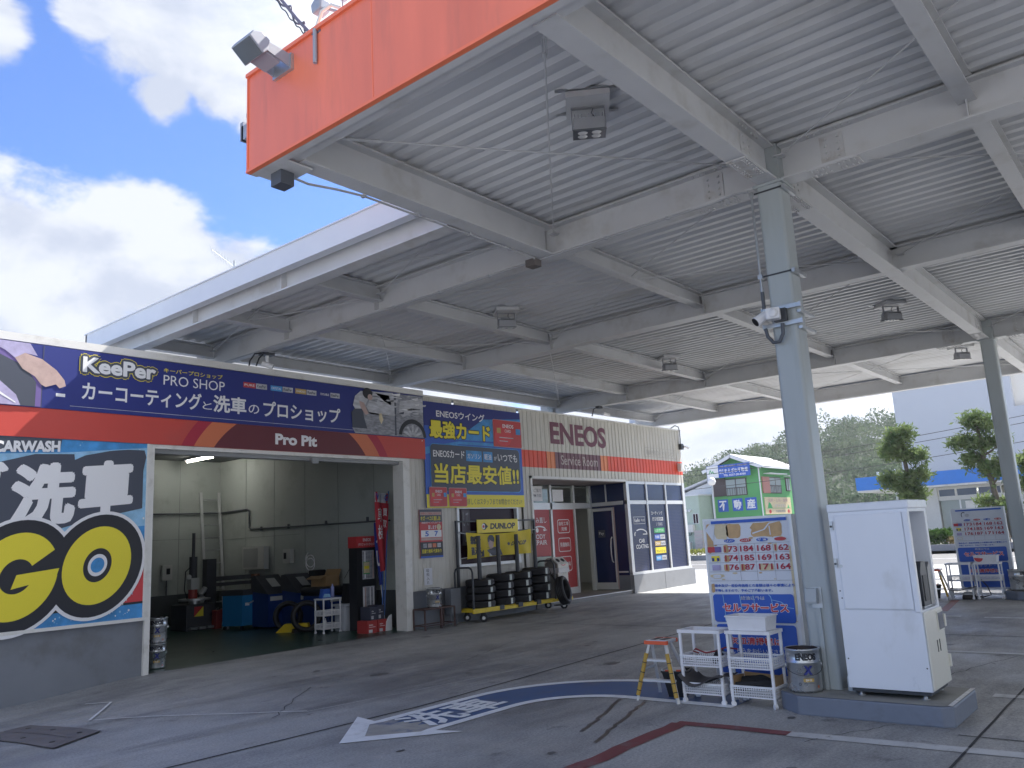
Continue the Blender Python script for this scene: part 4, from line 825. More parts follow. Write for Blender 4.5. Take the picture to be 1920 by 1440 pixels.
P1 = make_pail('open silver oil pail on the pump island corner beside the white trolleys'); P1.location = (7.475, 2.985, .165)
Q = dup(P1, (11.56, 11.78, .415), 'silver engine oil pail standing on the low rusty stand by the cream wall', radians(38)); 
P3 = make_pail('silver engine oil pail, lower one of the pair stacked inside the bay frame', lid=True); P3.location = (6.34, 12.42, .01); P3.rotation_euler.z = radians(34)
dup(P3, (6.355, 12.43, .376), 'silver engine oil pail, upper one of the pair stacked inside the bay frame', radians(30))
# ashtray stand
ST = thing('pail_stand', 'low rusty steel stand carrying the silver pail by the cream wall', 'stand', (11.55, 11.78, .01))
B = MB(); m_rust = mat('rusty_steel', (.1,.06,.055), .7, var=.3, vs=12)
for x in (11.15,11.95):
    for y in (11.62,11.93): B.bar((x,y,.0),(x,y,.40),.025,.025)
for y in (11.62,11.93): B.bar((11.15,y,.4),(11.95,y,.4),.025,.025); B.bar((11.15,y,.1),(11.95,y,.1),.02,.02)
for x in (11.15,11.95): B.bar((x,11.62,.4),(x,11.93,.4),.025,.025); B.bar((x,11.62,.1),(x,11.93,.1),.02,.02)
B.build('stand_frame', m_rust, ST); MB().box(11.3,11.63,.402,11.8,11.92,.412).build('stand_top', m_rust, ST); MB().box(11.58,11.62,0,11.62,11.66,.4).build('stand_leg', m_rust, ST)
UB = thing('wall_pedestal', 'grey steel pedestal box on two legs behind the rack by the plinth', 'cabinet', (12.25,11.85,0)); MB().box(12.05,11.8,.22,12.33,11.97,.72).build('pedestal_box', m_plinth, UB); MB().bar((12.11,11.88,0),(12.11,11.88,.22),.03,.03).build('pedestal_leg', m_plinth, UB); MB().bar((12.27,11.88,0),(12.27,11.88,.22),.03,.03).build('pedestal_leg', m_plinth, UB)

# ================================================================== BIN, CHAIR
BI = thing('litter_bin', 'tall beige two hole litter bin with a smiling face on the entrance step', 'bin', (16.95,12.8,ZS))
m_bin = mat('bin_beige', (.6,.58,.53), .5, var=.05); m_bing = mat('bin_grey', (.2,.19,.18), .55, var=.1)
x0, x1, y0, y1 = 16.62, 17.02, 12.55, 12.95
MB().prism([(x0,y0,ZS),(x1,y0,ZS),(x1,y0,ZS+.70),(x0,y0,ZS+.70)], (0,.4,0)).build('bin_body', m_bin, BI)
MB().prism([(x0-.004,y0+.01,ZS),(x0-.004,y1,ZS),(x0-.004,y1,ZS+.82),(x0-.004,y0+.2,ZS+.96),(x0-.004,y0+.01,ZS+.82)], (-.012,0,0)).build('bin_side', m_bing, BI)
B = MB(); B.prism([(x0-.015,y0-.02,ZS+.72),(x0-.015,y1+.01,ZS+.72),(x0-.015,y1+.01,ZS+.92),(x0-.015,y0+.3,ZS+.98),(x0-.015,y0+.16,ZS+.98),(x0-.015,y0-.02,ZS+.82)], (x1-x0+.03,0,0)); B.build('bin_hood', m_bin, BI)
nf = V((0,-.16,.18)).normalized(); n_ = V((0,-nf.z*1.0,-nf.y)).normalized()
for x in (16.72,16.92): B = MB(); c = V((x,y0+.075,ZS+.905)); nn2 = V((0,-.664,.747)); B.cyl(c-nn2*.02, c+nn2*.006, .06, n=18); B.build('bin_hole', m_black, BI)
B = MB()
for k in range(8):
    a0_, a1_ = pi+.5+(pi-1.0)*k/8, pi+.5+(pi-1.0)*(k+1)/8; B.bar((16.82+.09*cos(a0_), y0-.024, ZS+.82+.04*sin(a0_)),(16.82+.09*cos(a1_), y0-.024, ZS+.82+.04*sin(a1_)),.006,.016)
B.build('bin_mouth', K_bred, BI)
B = MB(); ring = [(x0-.02,y0-.03),(x1+.02,y0-.03),(x1+.02,y1+.02),(x0-.02,y1+.02)]
for i in range(4):
    p, q = ring[i], ring[(i+1) % 4]
    for k in range(8):
        a = k/8; b_ = (k+1)/8; z0_ = ZS+.60+.025*sin(k*2.1+i); B.add([(p[0]+(q[0]-p[0])*a,p[1]+(q[1]-p[1])*a,z0_),(p[0]+(q[0]-p[0])*b_,p[1]+(q[1]-p[1])*b_,ZS+.60+.025*sin((k+1)*2.1+i)),(p[0]+(q[0]-p[0])*b_,p[1]+(q[1]-p[1])*b_,ZS+.725),(p[0]+(q[0]-p[0])*a,p[1]+(q[1]-p[1])*a,ZS+.725)],[(0,1,2,3)],True)
B.build('bin_liner', mat('bin_bag', (.7,.7,.72), .25, trans=.3), BI)
MB().bar((x0-.02,12.62,ZS+.4),(x0-.02,12.78,ZS+.62),.012,.06,(1,0,0)).tube([(x0-.022,12.76,ZS+.6),(x0-.022,12.8,ZS+.7),(x0-.022,12.86,ZS+.66),(x0-.022,12.84,ZS+.56)],.008,6).build('tongs_holder', m_black, BI)
CH = thing('waiting_chair', 'dark fabric waiting chair with thin black legs inside the shop doorway', 'chair', (19.0,14.2,ZS))
MB().prism([(18.8,14.0,ZS+.45),(19.25,14.0,ZS+.45),(19.25,14.45,ZS+.45),(18.8,14.45,ZS+.45)],(0,0,.05)).build('seat', m_black, CH); MB().prism([(18.8,13.97,ZS+.46),(18.85,13.97,ZS+.46),(18.79,13.97,ZS+.98),(18.74,13.97,ZS+.98)],(0,.46,0)).build('backrest', m_black, CH)
for x in (18.82,19.22):
    for y in (14.02,14.42): MB().cyl((x,y,ZS+.45),(x+(.05 if x > 19 else -.05),y,ZS),.011,n=6).build('leg', m_black, CH)

# ================================================================== GARAGE CONTENTS
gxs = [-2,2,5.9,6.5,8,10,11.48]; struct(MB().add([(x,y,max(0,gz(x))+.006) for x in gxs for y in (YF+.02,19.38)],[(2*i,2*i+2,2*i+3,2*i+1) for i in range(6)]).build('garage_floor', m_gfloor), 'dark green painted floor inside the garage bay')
LT = thing('ceiling_lamp', 'lit fluorescent tube on the dark garage ceiling', 'lamp', (10.3,18.3,3.9)); MB().box(10.22,17.7,3.93,10.38,18.9,3.98).build('lamp_housing', m_white, LT); MB().cyl((10.3,17.72,3.9),(10.3,18.88,3.9),.022,n=10).build('lamp_tube', mat('lit_garage_tube', (1,1,1), .4, emit=(1,.97,.85), es=11), LT)
LA = thing('extension_ladder', 'tall aluminium ladder leaning in the rear corner of the garage', 'ladder', (11.25,19.0,0))
p0, p1, q0, q1 = V((10.95,19.0,0)), V((10.93,19.34,3.2)), V((11.40,18.95,0)), V((11.42,19.33,3.2))
MB().bar(p0,p1,.035,.07).build('stile', m_alu, LA); MB().bar(q0,q1,.035,.07).build('stile', m_alu, LA)
for k in range(10): t = .06+k*.098; MB().cyl(p0.lerp(p1,t), q0.lerp(q1,t), .016, n=8).build('rung', m_galv, LA)
CD = thing('wall_conduit', 'grey conduit pipe stepping down along the garage walls', 'pipe', (11.5,18,2.2)); MB().tube([(8,19.36,2.66),(11.42,19.36,2.68),(11.46,19.3,2.68),(11.47,18.1,2.70),(11.47,18.03,2.66),(11.47,18.02,2.24),(11.47,17.95,2.21),(11.47,12.9,2.14)], .018, 7).build('pipe', m_condark, CD)
for y in (17.5,16.4,15,13.6): MB().box(11.45,y-.02,2.15,11.49,y+.02,2.25).build('pipe_clip', m_condark, CD)
def wbox(name, label, cat, x0, y0, z0, x1, y1, z1, m, extra=()):
    t = thing(name, label, cat, ((x0+x1)/2,(y0+y1)/2,z0)); MB().box(x0,y0,z0,x1,y1,z1).build('case', m, t, bevel=.008)
    for (nm, e, mm_) in extra: MB().box(*e).build(nm, mm_, t)
    return t
m_pale = mat('pale_box', (.55,.56,.54), .5)
wbox('distribution_board','large pale distribution board on the garage side wall','panel',11.34,17.2,1.25,11.48,18.1,1.78,m_pale,(('lid_edge',(11.335,17.45,1.3,11.34,18.05,1.74),mat('panel_grey',(.36,.37,.37),.5)),))
wbox('switch_box','small white switch box with dark window beside the distribution board','switch',11.38,16.2,1.36,11.48,16.5,1.68,m_pale,(('switch_window',(11.375,16.36,1.46,11.38,16.46,1.6),m_black),))
wbox('switch_box','white switch box with dark window on the rear garage wall beside the ladder','switch',9.95,19.28,1.1,10.2,19.375,1.46,m_pale,(('switch_window',(10.05,19.275,1.24,10.14,19.28,1.38),m_black),))
MB().tube([(10.1,19.36,1.1),(10.1,19.36,.75)],.012,6).build('cable_drop', m_condark, bpy.data.objects['switch_box.001'])
wbox('wall_socket','small grey wall socket with a hanging cord near the wiper display','socket',11.44,13.95,1.28,11.49,14.05,1.42,m_galv); MB().tube([(11.43,14.0,1.3),(11.38,14.1,1.2),(11.4,14.3,1.0)],.006,5).build('cord', m_black, bpy.data.objects['wall_socket'])
NT = tag(MB().box(9.35,19.36,.95,9.6,19.374,1.4).box(9.35,19.36,.96,9.6,19.372,1.42).build('wall_notices', m_dark), 'column of dark notices on the rear garage wall beside the bay frame', 'notice')
AH = tag(MB().tube([(11.44,15.55+.16*cos(i*.35),1.28+.15*sin(i*.35)+.004*i) for i in range(40)],.012,6).build('air_hose', m_wplast), 'coiled pale air hose hanging on the garage side wall', 'hose')
# tyre changer (dark, with tall cylinder and red pump) and post machine
TC = thing('tyre_changer', 'dark tyre changing machine with red pump and yellow sticker at the rear of the garage', 'machine', (9.95,17.9,0))
m_redp = mat('machine_red', (.35,.05,.04), .45); m_mach = mat('machine_dark', (.06,.065,.075), .45, var=.2)
MB().box(9.6,17.5,.02,10.3,18.2,.58).build('machine_body', m_mach, TC, bevel=.02); MB().cyl((9.95,17.8,.58),(9.95,17.8,.66),.12,n=16).cyl((9.95,17.8,.66),(9.95,17.8,.70),.34,.34,n=24).build('turntable', m_galv, TC)
MB().box(9.82,17.72,.9,10.02,17.9,1.15).build('pump_label', m_pale, TC); MB().cyl((9.92,17.82,.7),(9.92,17.82,.95),.1,n=12).build('pump_base', m_redp, TC); MB().cyl((9.92,17.82,1.15),(9.92,17.82,1.62),.09,n=12).cyl((9.92,17.82,1.62),(9.92,17.82,2.15),.035,n=10).build('cylinder_mast', m_mach, TC)
MB().tube([(9.85,17.8,1.4),(9.7,17.75,1.3),(9.68,17.75,.9),(9.75,17.75,.7)],.012,6).build('hose', m_black, TC); MB().cyl((9.74,17.7,1.18),(9.74,17.66,1.18),.055,n=14).build('gauge', m_pale, TC)
MB().poly([(9.78,17.495,.32),(10.0,17.495,.32),(10.0,17.495,.53)]).build('warning_sticker', m_signyel, TC); MB().poly([(9.78,17.495,.32),(10.0,17.495,.53),(9.78,17.495,.53)]).build('warning_sticker', K_red, TC)
for k in range(3): MB().box(9.65+.2*k,17.38,.05,9.8+.2*k,17.5,.1).build('pedal', m_galv, TC)
PM = thing('bead_press_stand', 'dark post machine with horizontal arm standing beside the tyre changer', 'machine', (10.6,18.2,0))
MB().box(10.42,18.1,.0,10.66,18.3,1.55).build('post', m_mach, PM); MB().box(10.3,17.9,0,10.85,18.5,.4).build('base', m_mach, PM); MB().bar((10.66,18.2,1.08),(11.35,17.6,1.1),.1,.1).bar((10.7,18.15,.95),(11.3,17.6,.97),.08,.08).build('arm', m_mach, PM); MB().cyl((11.35,17.55,.75),(11.35,17.55,1.15),.1,n=14).build('air_tank', mat('copper_tank', (.3,.16,.1), .35, .6), PM); MB().cyl((10.3,18.15,.75),(10.42,18.15,.9),.06,n=10).cyl((10.25,18.1,.55),(10.35,18.15,.7),.07,n=10).build('tool_head', m_galv, PM)
FX_ = thing('red_canister', 'dark red canister standing on the floor beside the tyre changer', 'canister', (10.3,17.4,0)); MB().box(10.2,17.3,.0,10.42,17.5,.42).build('can_body', m_redp, FX_, bevel=.02); MB().cyl((10.31,17.4,.42),(10.31,17.4,.47),.03,n=8).build('can_cap', m_black, FX_)
JG = thing('measuring_jug', 'pale plastic measuring jug on the garage floor', 'jug', (10.25,17.0,0)); MB().lathe([(0,.0),(.085,0),(.08,.12),(.055,.3),(.065,.33),(.055,.33),(.05,.3),(0,.02)],(10.25,17.0,.012),18).build('jug_body', m_wplast, JG); MB().tube([(10.32,16.97,.08),(10.38,16.95,.1),(10.38,16.95,.22),(10.31,16.97,.25)],.012,6).build('handle', m_wplast, JG)
BC = thing('coolant_cart', 'bright blue wheeled service cabinet with dark top', 'cabinet', (10.35,16.6,0))
m_bc = mat('cart_blue', (.02,.22,.5), .4, var=.05); MB().prism([(10.08,16.85,.1),(10.25,16.35,.1),(10.66,16.35,.1),(10.6,16.85,.1)],(0,0,.64)).build('cart_body', m_bc, BC); MB().prism([(10.06,16.87,.74),(10.25,16.33,.74),(10.68,16.33,.74),(10.62,16.87,.74)],(0,0,.12)).build('cart_top', m_mach, BC); MB().box(10.32,16.34,.52,10.42,16.348,.58).build('cart_label', m_wplast, BC); MB().tube([(10.4,16.34,.56),(10.48,16.3,.6),(10.55,16.34,.62)],.018,6).build('cart_handle', m_galv, BC)
for x, y in ((10.12,16.8),(10.28,16.4),(10.62,16.4)): MB().cyl((x-.02,y,.05),(x+.02,y,.05),.05,n=12).build('caster', m_black, BC)
def balancer(x, y, label, lab):
    t = thing('wheel_balancer', label, 'machine', (x,y,0)); m1 = mat('balancer_blue', (.015,.05,.22), .4, var=.06)
    MB().prism([(x-.25,y-.3,.06),(x-.25,y+.3,.06),(x-.25,y+.3,.8),(x-.25,y-.3,.74)],(.55,0,0)).build('machine_body', m1, t); MB().prism([(x-.27,y-.32,.74),(x-.27,y+.32,.80),(x-.27,y+.32,1.12),(x-.27,y+.18,1.14)],(.6,0,0)).build('console', m_mach, t)
    n_ = V((0,-.4,.5)).normalized(); B = MB(); B.poly([(x-.1,y-.2,.87),(x+.12,y-.2,.87),(x+.12,y+.05,1.05),(x-.1,y+.05,1.05)]); o = B.build('console_panel', mat('panel_pale', (.42,.43,.42), .4), t)
    o.location.y -= .02; o.location.z += .02
    MB().box(x-.2,y-.306,.6,x+.12,y-.301,.69).build('maker_plate', m_pale, t); MB().cyl((x+.3,y,.85),(x+.55,y-.05,.85),.025,n=10).build('shaft', m_galv, t)
    return t
balancer(10.75,16.05,'dark blue wheel service machine with sloped console next to the bright blue cabinet',0)
balancer(11.1,15.45,'dark blue wheel service machine nearest the cardboard box',1)
EV = thing('compressor', 'dark blue machine with black cover under the cardboard box', 'machine', (11.1,14.55,0)); MB().box(10.85,14.15,.05,11.4,15.0,.68).build('machine_body', mat('balancer_blue', (.015,.05,.22)), EV, bevel=.02); MB().box(10.8,14.1,.68,11.42,15.05,.86).build('machine_cover', m_black, EV, bevel=.05); MB().box(10.9,14.14,.56,11.2,14.148,.63).build('maker_plate', m_pale, EV)
MP = thing('measuring_post', 'dark upright measuring post behind the garage tyres', 'machine', (11.25,15.05,0)); MB().box(11.2,15.0,0,11.32,15.12,1.1).build('post', m_mach, MP); MB().box(11.1,14.95,1.02,11.42,15.15,1.2).build('post_head', m_black, MP, bevel=.02); MB().tube([(11.2,15.0,1.0),(11.05,14.95,.8),(11.1,14.9,.5)],.014,6).build('post_cable', m_black, MP)
DRM = thing('grease_drum', 'dark drum on the garage floor behind the pale jug', 'drum', (10.7,17.5,0)); MB().lathe([(0,.01),(.17,.01),(.17,.15),(.178,.16),(.17,.17),(.17,.36),(.178,.37),(.17,.38),(.17,.52),(.15,.53),(0,.53)],(10.72,17.55,.01),20).build('drum_body', m_mach, DRM); MB().tube([(10.72,17.55,.53),(10.72,17.55,.7),(10.6,17.4,.72),(10.5,17.35,.5)],.014,6).build('drum_hose', m_black, DRM)
CHK = tag(MB().prism([(10.1,14.28,.015),(10.32,14.22,.015),(10.3,14.26,.1),(10.14,14.3,.1)],(.03,.12,0)).build('rubber_chock', m_black), 'black rubber chock on the floor before the yellow ramp', 'chock')
CBX = thing('cardboard_box', 'open brown cardboard box on top of the black covered machine', 'box', (11.1,14.6,.865)); MB().box(10.95,14.35,.865,11.3,14.85,1.08).build('box_body', m_card, CBX); MB().prism([(10.95,14.35,1.08),(10.95,14.85,1.08),(10.8,14.85,1.02),(10.8,14.35,1.02)],(0,0,.004)).prism([(11.3,14.35,1.08),(11.3,14.85,1.08),(11.36,14.85,1.2),(11.36,14.35,1.2)],(0,0,.004)).build('flap', m_card, CBX)
t_ = make_tyre(.31,.2,.21); t_.location = (10.35,14.2,.33); t_.rotation_euler = (radians(84),0,radians(-30)); t_['label'] = 'dark tyre standing on the garage floor beside the white trolley'; t_['category'] = 'tyre'
t_ = make_tyre(.30,.19,.21); t_.location = (10.3,14.75,.33); t_.rotation_euler = (radians(80),0,radians(-50)); t_['label'] = 'dark tyre leaning behind the yellow ramp in the garage'; t_['category'] = 'tyre'
YR_ = thing('wheel_ramp', 'yellow wheel ramp block on the green floor', 'ramp', (10.35,14.7,.012)); MB().prism([(10.15,14.9,.012),(10.55,14.3,.012),(10.52,14.33,.19),(10.25,14.72,.19)],(-.12,-.09,0)).build('ramp_body', m_yel, YR_)
# grey lidded bins, boxes, bottles
for i, (x, lab) in enumerate(((10.78,'grey plastic lidded bin touching the white garage trolley'),(11.12,'grey plastic lidded bin behind the red oil boxes'))):
    t = thing('storage_bin', lab, 'bin', (x,13.5,.012), 'grey lidded bins in the garage'); m_gb = mat('bin_grey_plastic', (.46,.48,.52), .45, var=.05)
    MB().prism([(x-.13,13.36,.012),(x+.13,13.36,.012),(x+.13,13.7,.012),(x-.13,13.7,.012)],(0,0,.48)).build('bin_body', m_gb, t, bevel=.025); MB().box(x-.155,13.34,.49,x+.155,13.73,.54).build('bin_lid', m_gb, t, bevel=.015); MB().box(x-.09,13.352,.1,x+.09,13.36,.42).build('bin_rib', m_gb, t)
def carton(x, y, z, w, d, h, m, label, txt):
    t = thing('oil_carton', label, 'box', (x+w/2,y+d/2,z)); MB().box(x,y,z,x+w,y+d,z+h).build('carton_body', m, t); s = Sign(t,(0,y-.002,0),(1,0,0)); s.text(txt,x+.04,z+h*.62,x+w*.55,z+h*.72,0,K_wht,.02); s.rect(x+.04,z+h*.5,x+w*.8,z+h*.53,0,K_wht); s.rect(x+.03,z+.02,x+w*.5,z+h*.33,0,K_lgr); s.done()
K_carton = mat('carton_red', (.42,.05,.05), .6); K_cartb = mat('carton_navy', (.05,.055,.085), .6)
carton(10.46,12.46,.012,.24,.3,.24,K_carton,'bottom red oil carton nearest the grey bins','ENEOS'); carton(10.72,12.46,.012,.22,.3,.24,K_carton,'bottom red oil carton nearest the bay post','ENEOS')
carton(10.56,12.50,.254,.17,.28,.24,K_cartb,'black oil carton stacked on the red carton nearest the grey bins','OIL'); carton(10.74,12.50,.254,.17,.28,.26,K_cartb,'black oil carton stacked on the red carton nearest the bay post','OIL')
for i, (x, z, h) in enumerate(((10.98,.54,.22),(11.06,.54,.25),(11.02,.76,.1),(11.14,.54,.18))):
    tag(MB().box(x,13.45,z,x+.075,13.55,z+h).build('parts_box', K_carton), ('red parts box standing leftmost on the grey bin lid','tall red parts box in the middle of the grey bin lid','small red parts box lying on top of the others','short red parts box at the right end of the grey bin lid')[i], 'box', 'red parts boxes on the bin lid')
BG = tag(MB().prism([(10.80,13.5,.54),(10.95,13.45,.54),(10.93,13.45,.92),(10.84,13.5,.93)],(0,.16,0)).build('black_bag', m_black), 'black upright bag on the grey bin lid', 'bag')
# wiper display tower
WD = thing('wiper_display', 'tall black wiper display rack with red header inside the bay post', 'display rack', (10.95,13.1,0))
MB().box(10.72,13.05,.012,11.2,13.3,1.62).build('rack_body', m_black, WD); MB().box(10.70,13.03,1.62,11.22,13.3,1.84).build('header_panel', K_red, WD)
s = Sign(WD,(0,13.026,0),(1,0,0)); s.text('ENEOS',10.86,1.74,11.06,1.80,0,K_wht,.02); s.text('グラファイトワイパー',10.74,1.65,11.18,1.71,0,K_wht,.01)
for z0, z1 in ((1.0,1.56),(.36,.86)):
    s.rect(10.84,z0,11.14,z1,-4,K_lgr)
    for k in range(7): s.rect(10.85+.041*k,z0+.02,10.88+.041*k,z1-.02,-3,rnd.choice((K_gry,K_wht,K_skin)))
s.rect(10.86,1.1,11.02,1.34,0,K_grn); s.rect(10.865,1.12,11.015,1.33,1,K_cream); s.rect(10.88,1.2,11.0,1.26,2,K_yel); s.done()
# promotional flags bundled behind the post
def flag(label, base, top, w, cols, m, txts):
    t = thing('promo_flag', label, 'flag', base, 'promotional flags bundled in the bay'); b, p = V(base), V(top); MB().cyl(b, p, .013, n=8).build('flag_pole', mat('pole_blue', (.05,.14,.42), .4), t)
    nu, nv = 8, 14; d = (p-b)
    def q(u, v): c = b+d*(.98-.56*v); fold = .35+.65*(1-v*.8); return c+V((-w*u*fold, -.02*sin(u*9+v*5)-.05*u, -.06*u*v+.04*u))
    B = MB(); B.add([q(i/nu,j/nv) for i in range(nu+1) for j in range(nv+1)],[(i*(nv+1)+j,(i+1)*(nv+1)+j,(i+1)*(nv+1)+j+1,i*(nv+1)+j+1) for i in range(nu) for j in range(nv)],True); B.build('flag_cloth', m, t)
    class FS(Sign):
        def P(s, u, v, l): return q(u, v)+V((-.002*l,-.004-.002*l,0))
    s = FS(t,(0,0,0),(1,0,0))
    if cols: 
        for i in range(4): s.rect(i/4,0.0,(i+1)/4,.13,1,K_lgr)
    for (tt, u0, v0, u1, v1, mm_) in txts: s.text(tt,u0,v0,u1,v1,2,mm_,.03)
    s.done(); return t
flag('red promotional flag with white band hanging inside the bay post',(10.98,12.6,.02),(11.32,12.75,2.72),.42,True,mat('flag_red',(.5,.04,.06),.7),(('WING',.92,.1,.1,.02,K_blue),('車',.85,.38,.45,.2,K_wht),('検',.85,.6,.45,.42,K_wht),('買',.35,.3,.1,.2,K_wht),('取',.35,.45,.1,.35,K_wht)))
flag('blue promotional flag bundled lower beside the red one',(10.9,12.55,.02),(11.25,12.85,2.1),.3,False,mat('flag_blue',(.03,.05,.3),.7),(('る',.9,.4,.2,.15,K_wht),('い',.9,.7,.2,.45,K_wht)))
WL = tag(MB().cyl((10.95,12.5,.02),(11.2,12.95,1.15),.008,n=6).build('white_pole', m_wplast), 'thin white pole leaning against the flags by the bay post', 'pole')
HB = thing('white_holder', 'white folded board leaning at the foot of the blue flag pole', 'board', (10.98,12.5,.012)); MB().prism([(10.9,12.45,.012),(11.06,12.45,.012),(11.06,12.45,.32),(11.0,12.45,.30),(10.92,12.45,.2)],(0,.02,0)).build('board_panel', m_wplast, HB)

# ================================================================== TROLLEYS AND FORECOURT OBJECTS
def make_trolley(label, group):
    t = thing('white_trolley', label, 'trolley', (0,0,0), group); w, d, h = .43, .29, .67     # local: x depth, y width, front at x=0
    for x in (.015, d-.015):
        for y in (.015, w-.015): MB().bar((x,y,.045),(x,y,h),.024,.02).build('leg', m_wplast, t)
    B = MB(); B.box(-.005,-.005,h-.03,d+.005,.03,h); B.box(-.005,w-.03,h-.03,d+.005,w+.005,h); B.box(-.005,.03,h-.03,.03,w-.03,h); B.box(d-.03,.03,h-.03,d+.005,w-.03,h); B.build('top_frame', m_wplast, t)
    for z in (.085, .335):
        B = MB(); x0, x1, y0, y1, z1 = .004, d-.004, .004, w-.004, z+.095
        for za in (z, z+.028, z+.05, z+.072): 
            hh = .006 if za > z else .012
            for (a, b) in (((x0,y0),(x1,y0)),((x0,y1),(x1,y1)),((x0,y0),(x0,y1)),((x1,y0),(x1,y1))): B.bar((*a,za+hh/2),(*b,za+hh/2),.004,hh)
        for (a, b) in (((x0,y0),(x1,y0)),((x0,y1),(x1,y1)),((x0,y0),(x0,y1)),((x1,y0),(x1,y1))): B.bar((*a,z1),(*b,z1),.014,.018)
        n = 19
        for i in range(n+1):
            y = y0+(y1-y0)*i/n; B.box(x0-.002,y-.003,z,x0+.002,y+.003,z1); B.box(x1-.002,y-.003,z,x1+.002,y+.003,z1); B.box(x0,y-.002,z,x1,y+.002,z+.004)
        for i in range(13):
            x = x0+(x1-x0)*i/12; B.box(x-.003,y0-.002,z,x+.003,y0+.002,z1); B.box(x-.003,y1-.002,z,x+.003,y1+.002,z1); B.box(x-.002,y0,z+.001,x+.002,y1,z+.003)
        B.build('basket', m_wplast, t)
    for x in (.015, d-.015):
        for y in (.015, w-.015):
            a = rnd.uniform(-.8,.8); u = V((cos(a), sin(a), 0)); c = V((x,y,.024)); B = MB(); B.cyl(c-u*.014, c-u*.004, .023, n=16); B.cyl(c+u*.004, c+u*.014, .023, n=16); B.cyl(c-u*.006, c+u*.006, .01, n=8); B.cyl((x,y,.02),(x,y,.05),.008,n=8); B.build('caster', m_wplast, t)
    return t
GT = 'white trolleys standing before the price boards'
T1 = make_trolley('white wheeled trolley with red hose and grey mat, beside the step ladder', GT); T1.location = (7.32,3.70,0)
T2 = make_trolley('white wheeled trolley carrying a white tub, beside the silver pail on the kerb', GT); T2.location = (7.34,3.215,0)
MB().tube([(7.6,3.66,.47),(7.55,3.75,.49),(7.5,3.85,.455),(7.42,3.9,.45),(7.4,3.95,.47),(7.45,4.02,.48),(7.5,4.08,.45),(7.46,4.0,.44)],.008,6).build('red_hose', mat('hose_red', (.25,.02,.03), .5)); tag(bpy.data.objects['red_hose'], 'thin red hose lying in the middle basket of the trolley', 'hose')
NZ = thing('tyre_inflator', 'black hand tool in the middle basket of the trolley beside the ladder', 'tool', (7.5,3.8,.35)); MB().tube([(7.5,3.86,.36),(7.47,3.80,.44),(7.45,3.74,.46)],[.03,.034,.026],10).build('tool_body', m_black, NZ); MB().cyl((7.45,3.74,.46),(7.43,3.69,.45),.012,n=8).build('tool_tip', m_galv, NZ)
# mats
def draped(name, label, m, x0, y0, x1, y1, zf, n=16):
    B = MB(); V_ = [(x0+(x1-x0)*i/n, y0+(y1-y0)*j/n, zf(i/n, j/n)) for i in range(n+1) for j in range(n+1)]; B.add(V_, [(i*(n+1)+j,(i+1)*(n+1)+j,(i+1)*(n+1)+j+1,i*(n+1)+j+1) for i in range(n) for j in range(n)], True)
    o = B.build(name, m); md = o.modifiers.new('thickness','SOLIDIFY'); md.thickness = .008; tag(o, label, 'mat'); return o
draped('floor_mat','grey rubber floor mat sagging over the lower basket of the trolley',mat('mat_grey',(.085,.08,.08),.8,var=.2),7.27,3.69,7.62,4.14,lambda u,v: .215+.05*sin(v*5.2+1.2)*(1-u*.4)+.01*sin(u*8)+(.04*(v-.8)*5 if v > .8 else 0))
CT = thing('cut_carton', 'cut brown carton lined with black cloth in the lower basket of the trolley', 'carton', (7.48,3.43,.1)); B = MB()
for a, b in (((7.36,3.24),(7.61,3.24)),((7.61,3.24),(7.61,3.62)),((7.61,3.62),(7.36,3.62))): B.prism([(*a,.11),(*b,.11),(*b,.27),(*a,.25)],(.006,.006,0))
B.build('carton_side', m_card, CT); B = MB(); n = 12
B.add([(7.35+.25*i/n, 3.25+.36*j/n, .17+.06*sin(i*.9+j*.5)*.5+.05*(i/n)) for i in range(n+1) for j in range(n+1)],[(i*(n+1)+j,(i+1)*(n+1)+j,(i+1)*(n+1)+j+1,i*(n+1)+j+1) for i in range(n) for j in range(n)],True); B.build('black_cloth', mat('cloth_black',(.03,.03,.032),.9,var=.3), CT)
# tub
def make_tub(label):
    t = thing('white_tub', label, 'tub', (0,0,0), 'white tubs on the trolleys'); w, d, h = .39, .26, .125
    o = [(.015,.015),(d-.015,.015),(d-.015,w-.015),(.015,w-.015)]; p = [(0,0),(d,0),(d,w),(0,w)]; B = MB()
    B.add([(*a,0) for a in o]+[(*a,h) for a in p]+[(a[0]+(.01 if a[0] < d/2 else -.01),a[1]+(.01 if a[1] < w/2 else -.01),h) for a in p]+[(a[0]+(.006 if a[0] < d/2 else -.006),a[1]+(.006 if a[1] < w/2 else -.006),.006) for a in o],
          [(0,3,2,1)]+[(i,(i+1)%4,4+(i+1)%4,4+i) for i in range(4)]+[(4+i,4+(i+1)%4,8+(i+1)%4,8+i) for i in range(4)]+[(8+i,8+(i+1)%4,12+(i+1)%4,12+i) for i in range(4)]+[(12,13,14,15)])
    B.build('tub_body', m_wplast, t); B = MB()
    for a, b in zip(p, p[1:]+p[:1]): B.bar((*a,h),(*b,h),.022,.012)
    B.build('tub_rim', m_wplast, t); return t
TB = make_tub('white plastic tub on the trolley beside the silver pail'); TB.location = (7.35,3.24,.672)
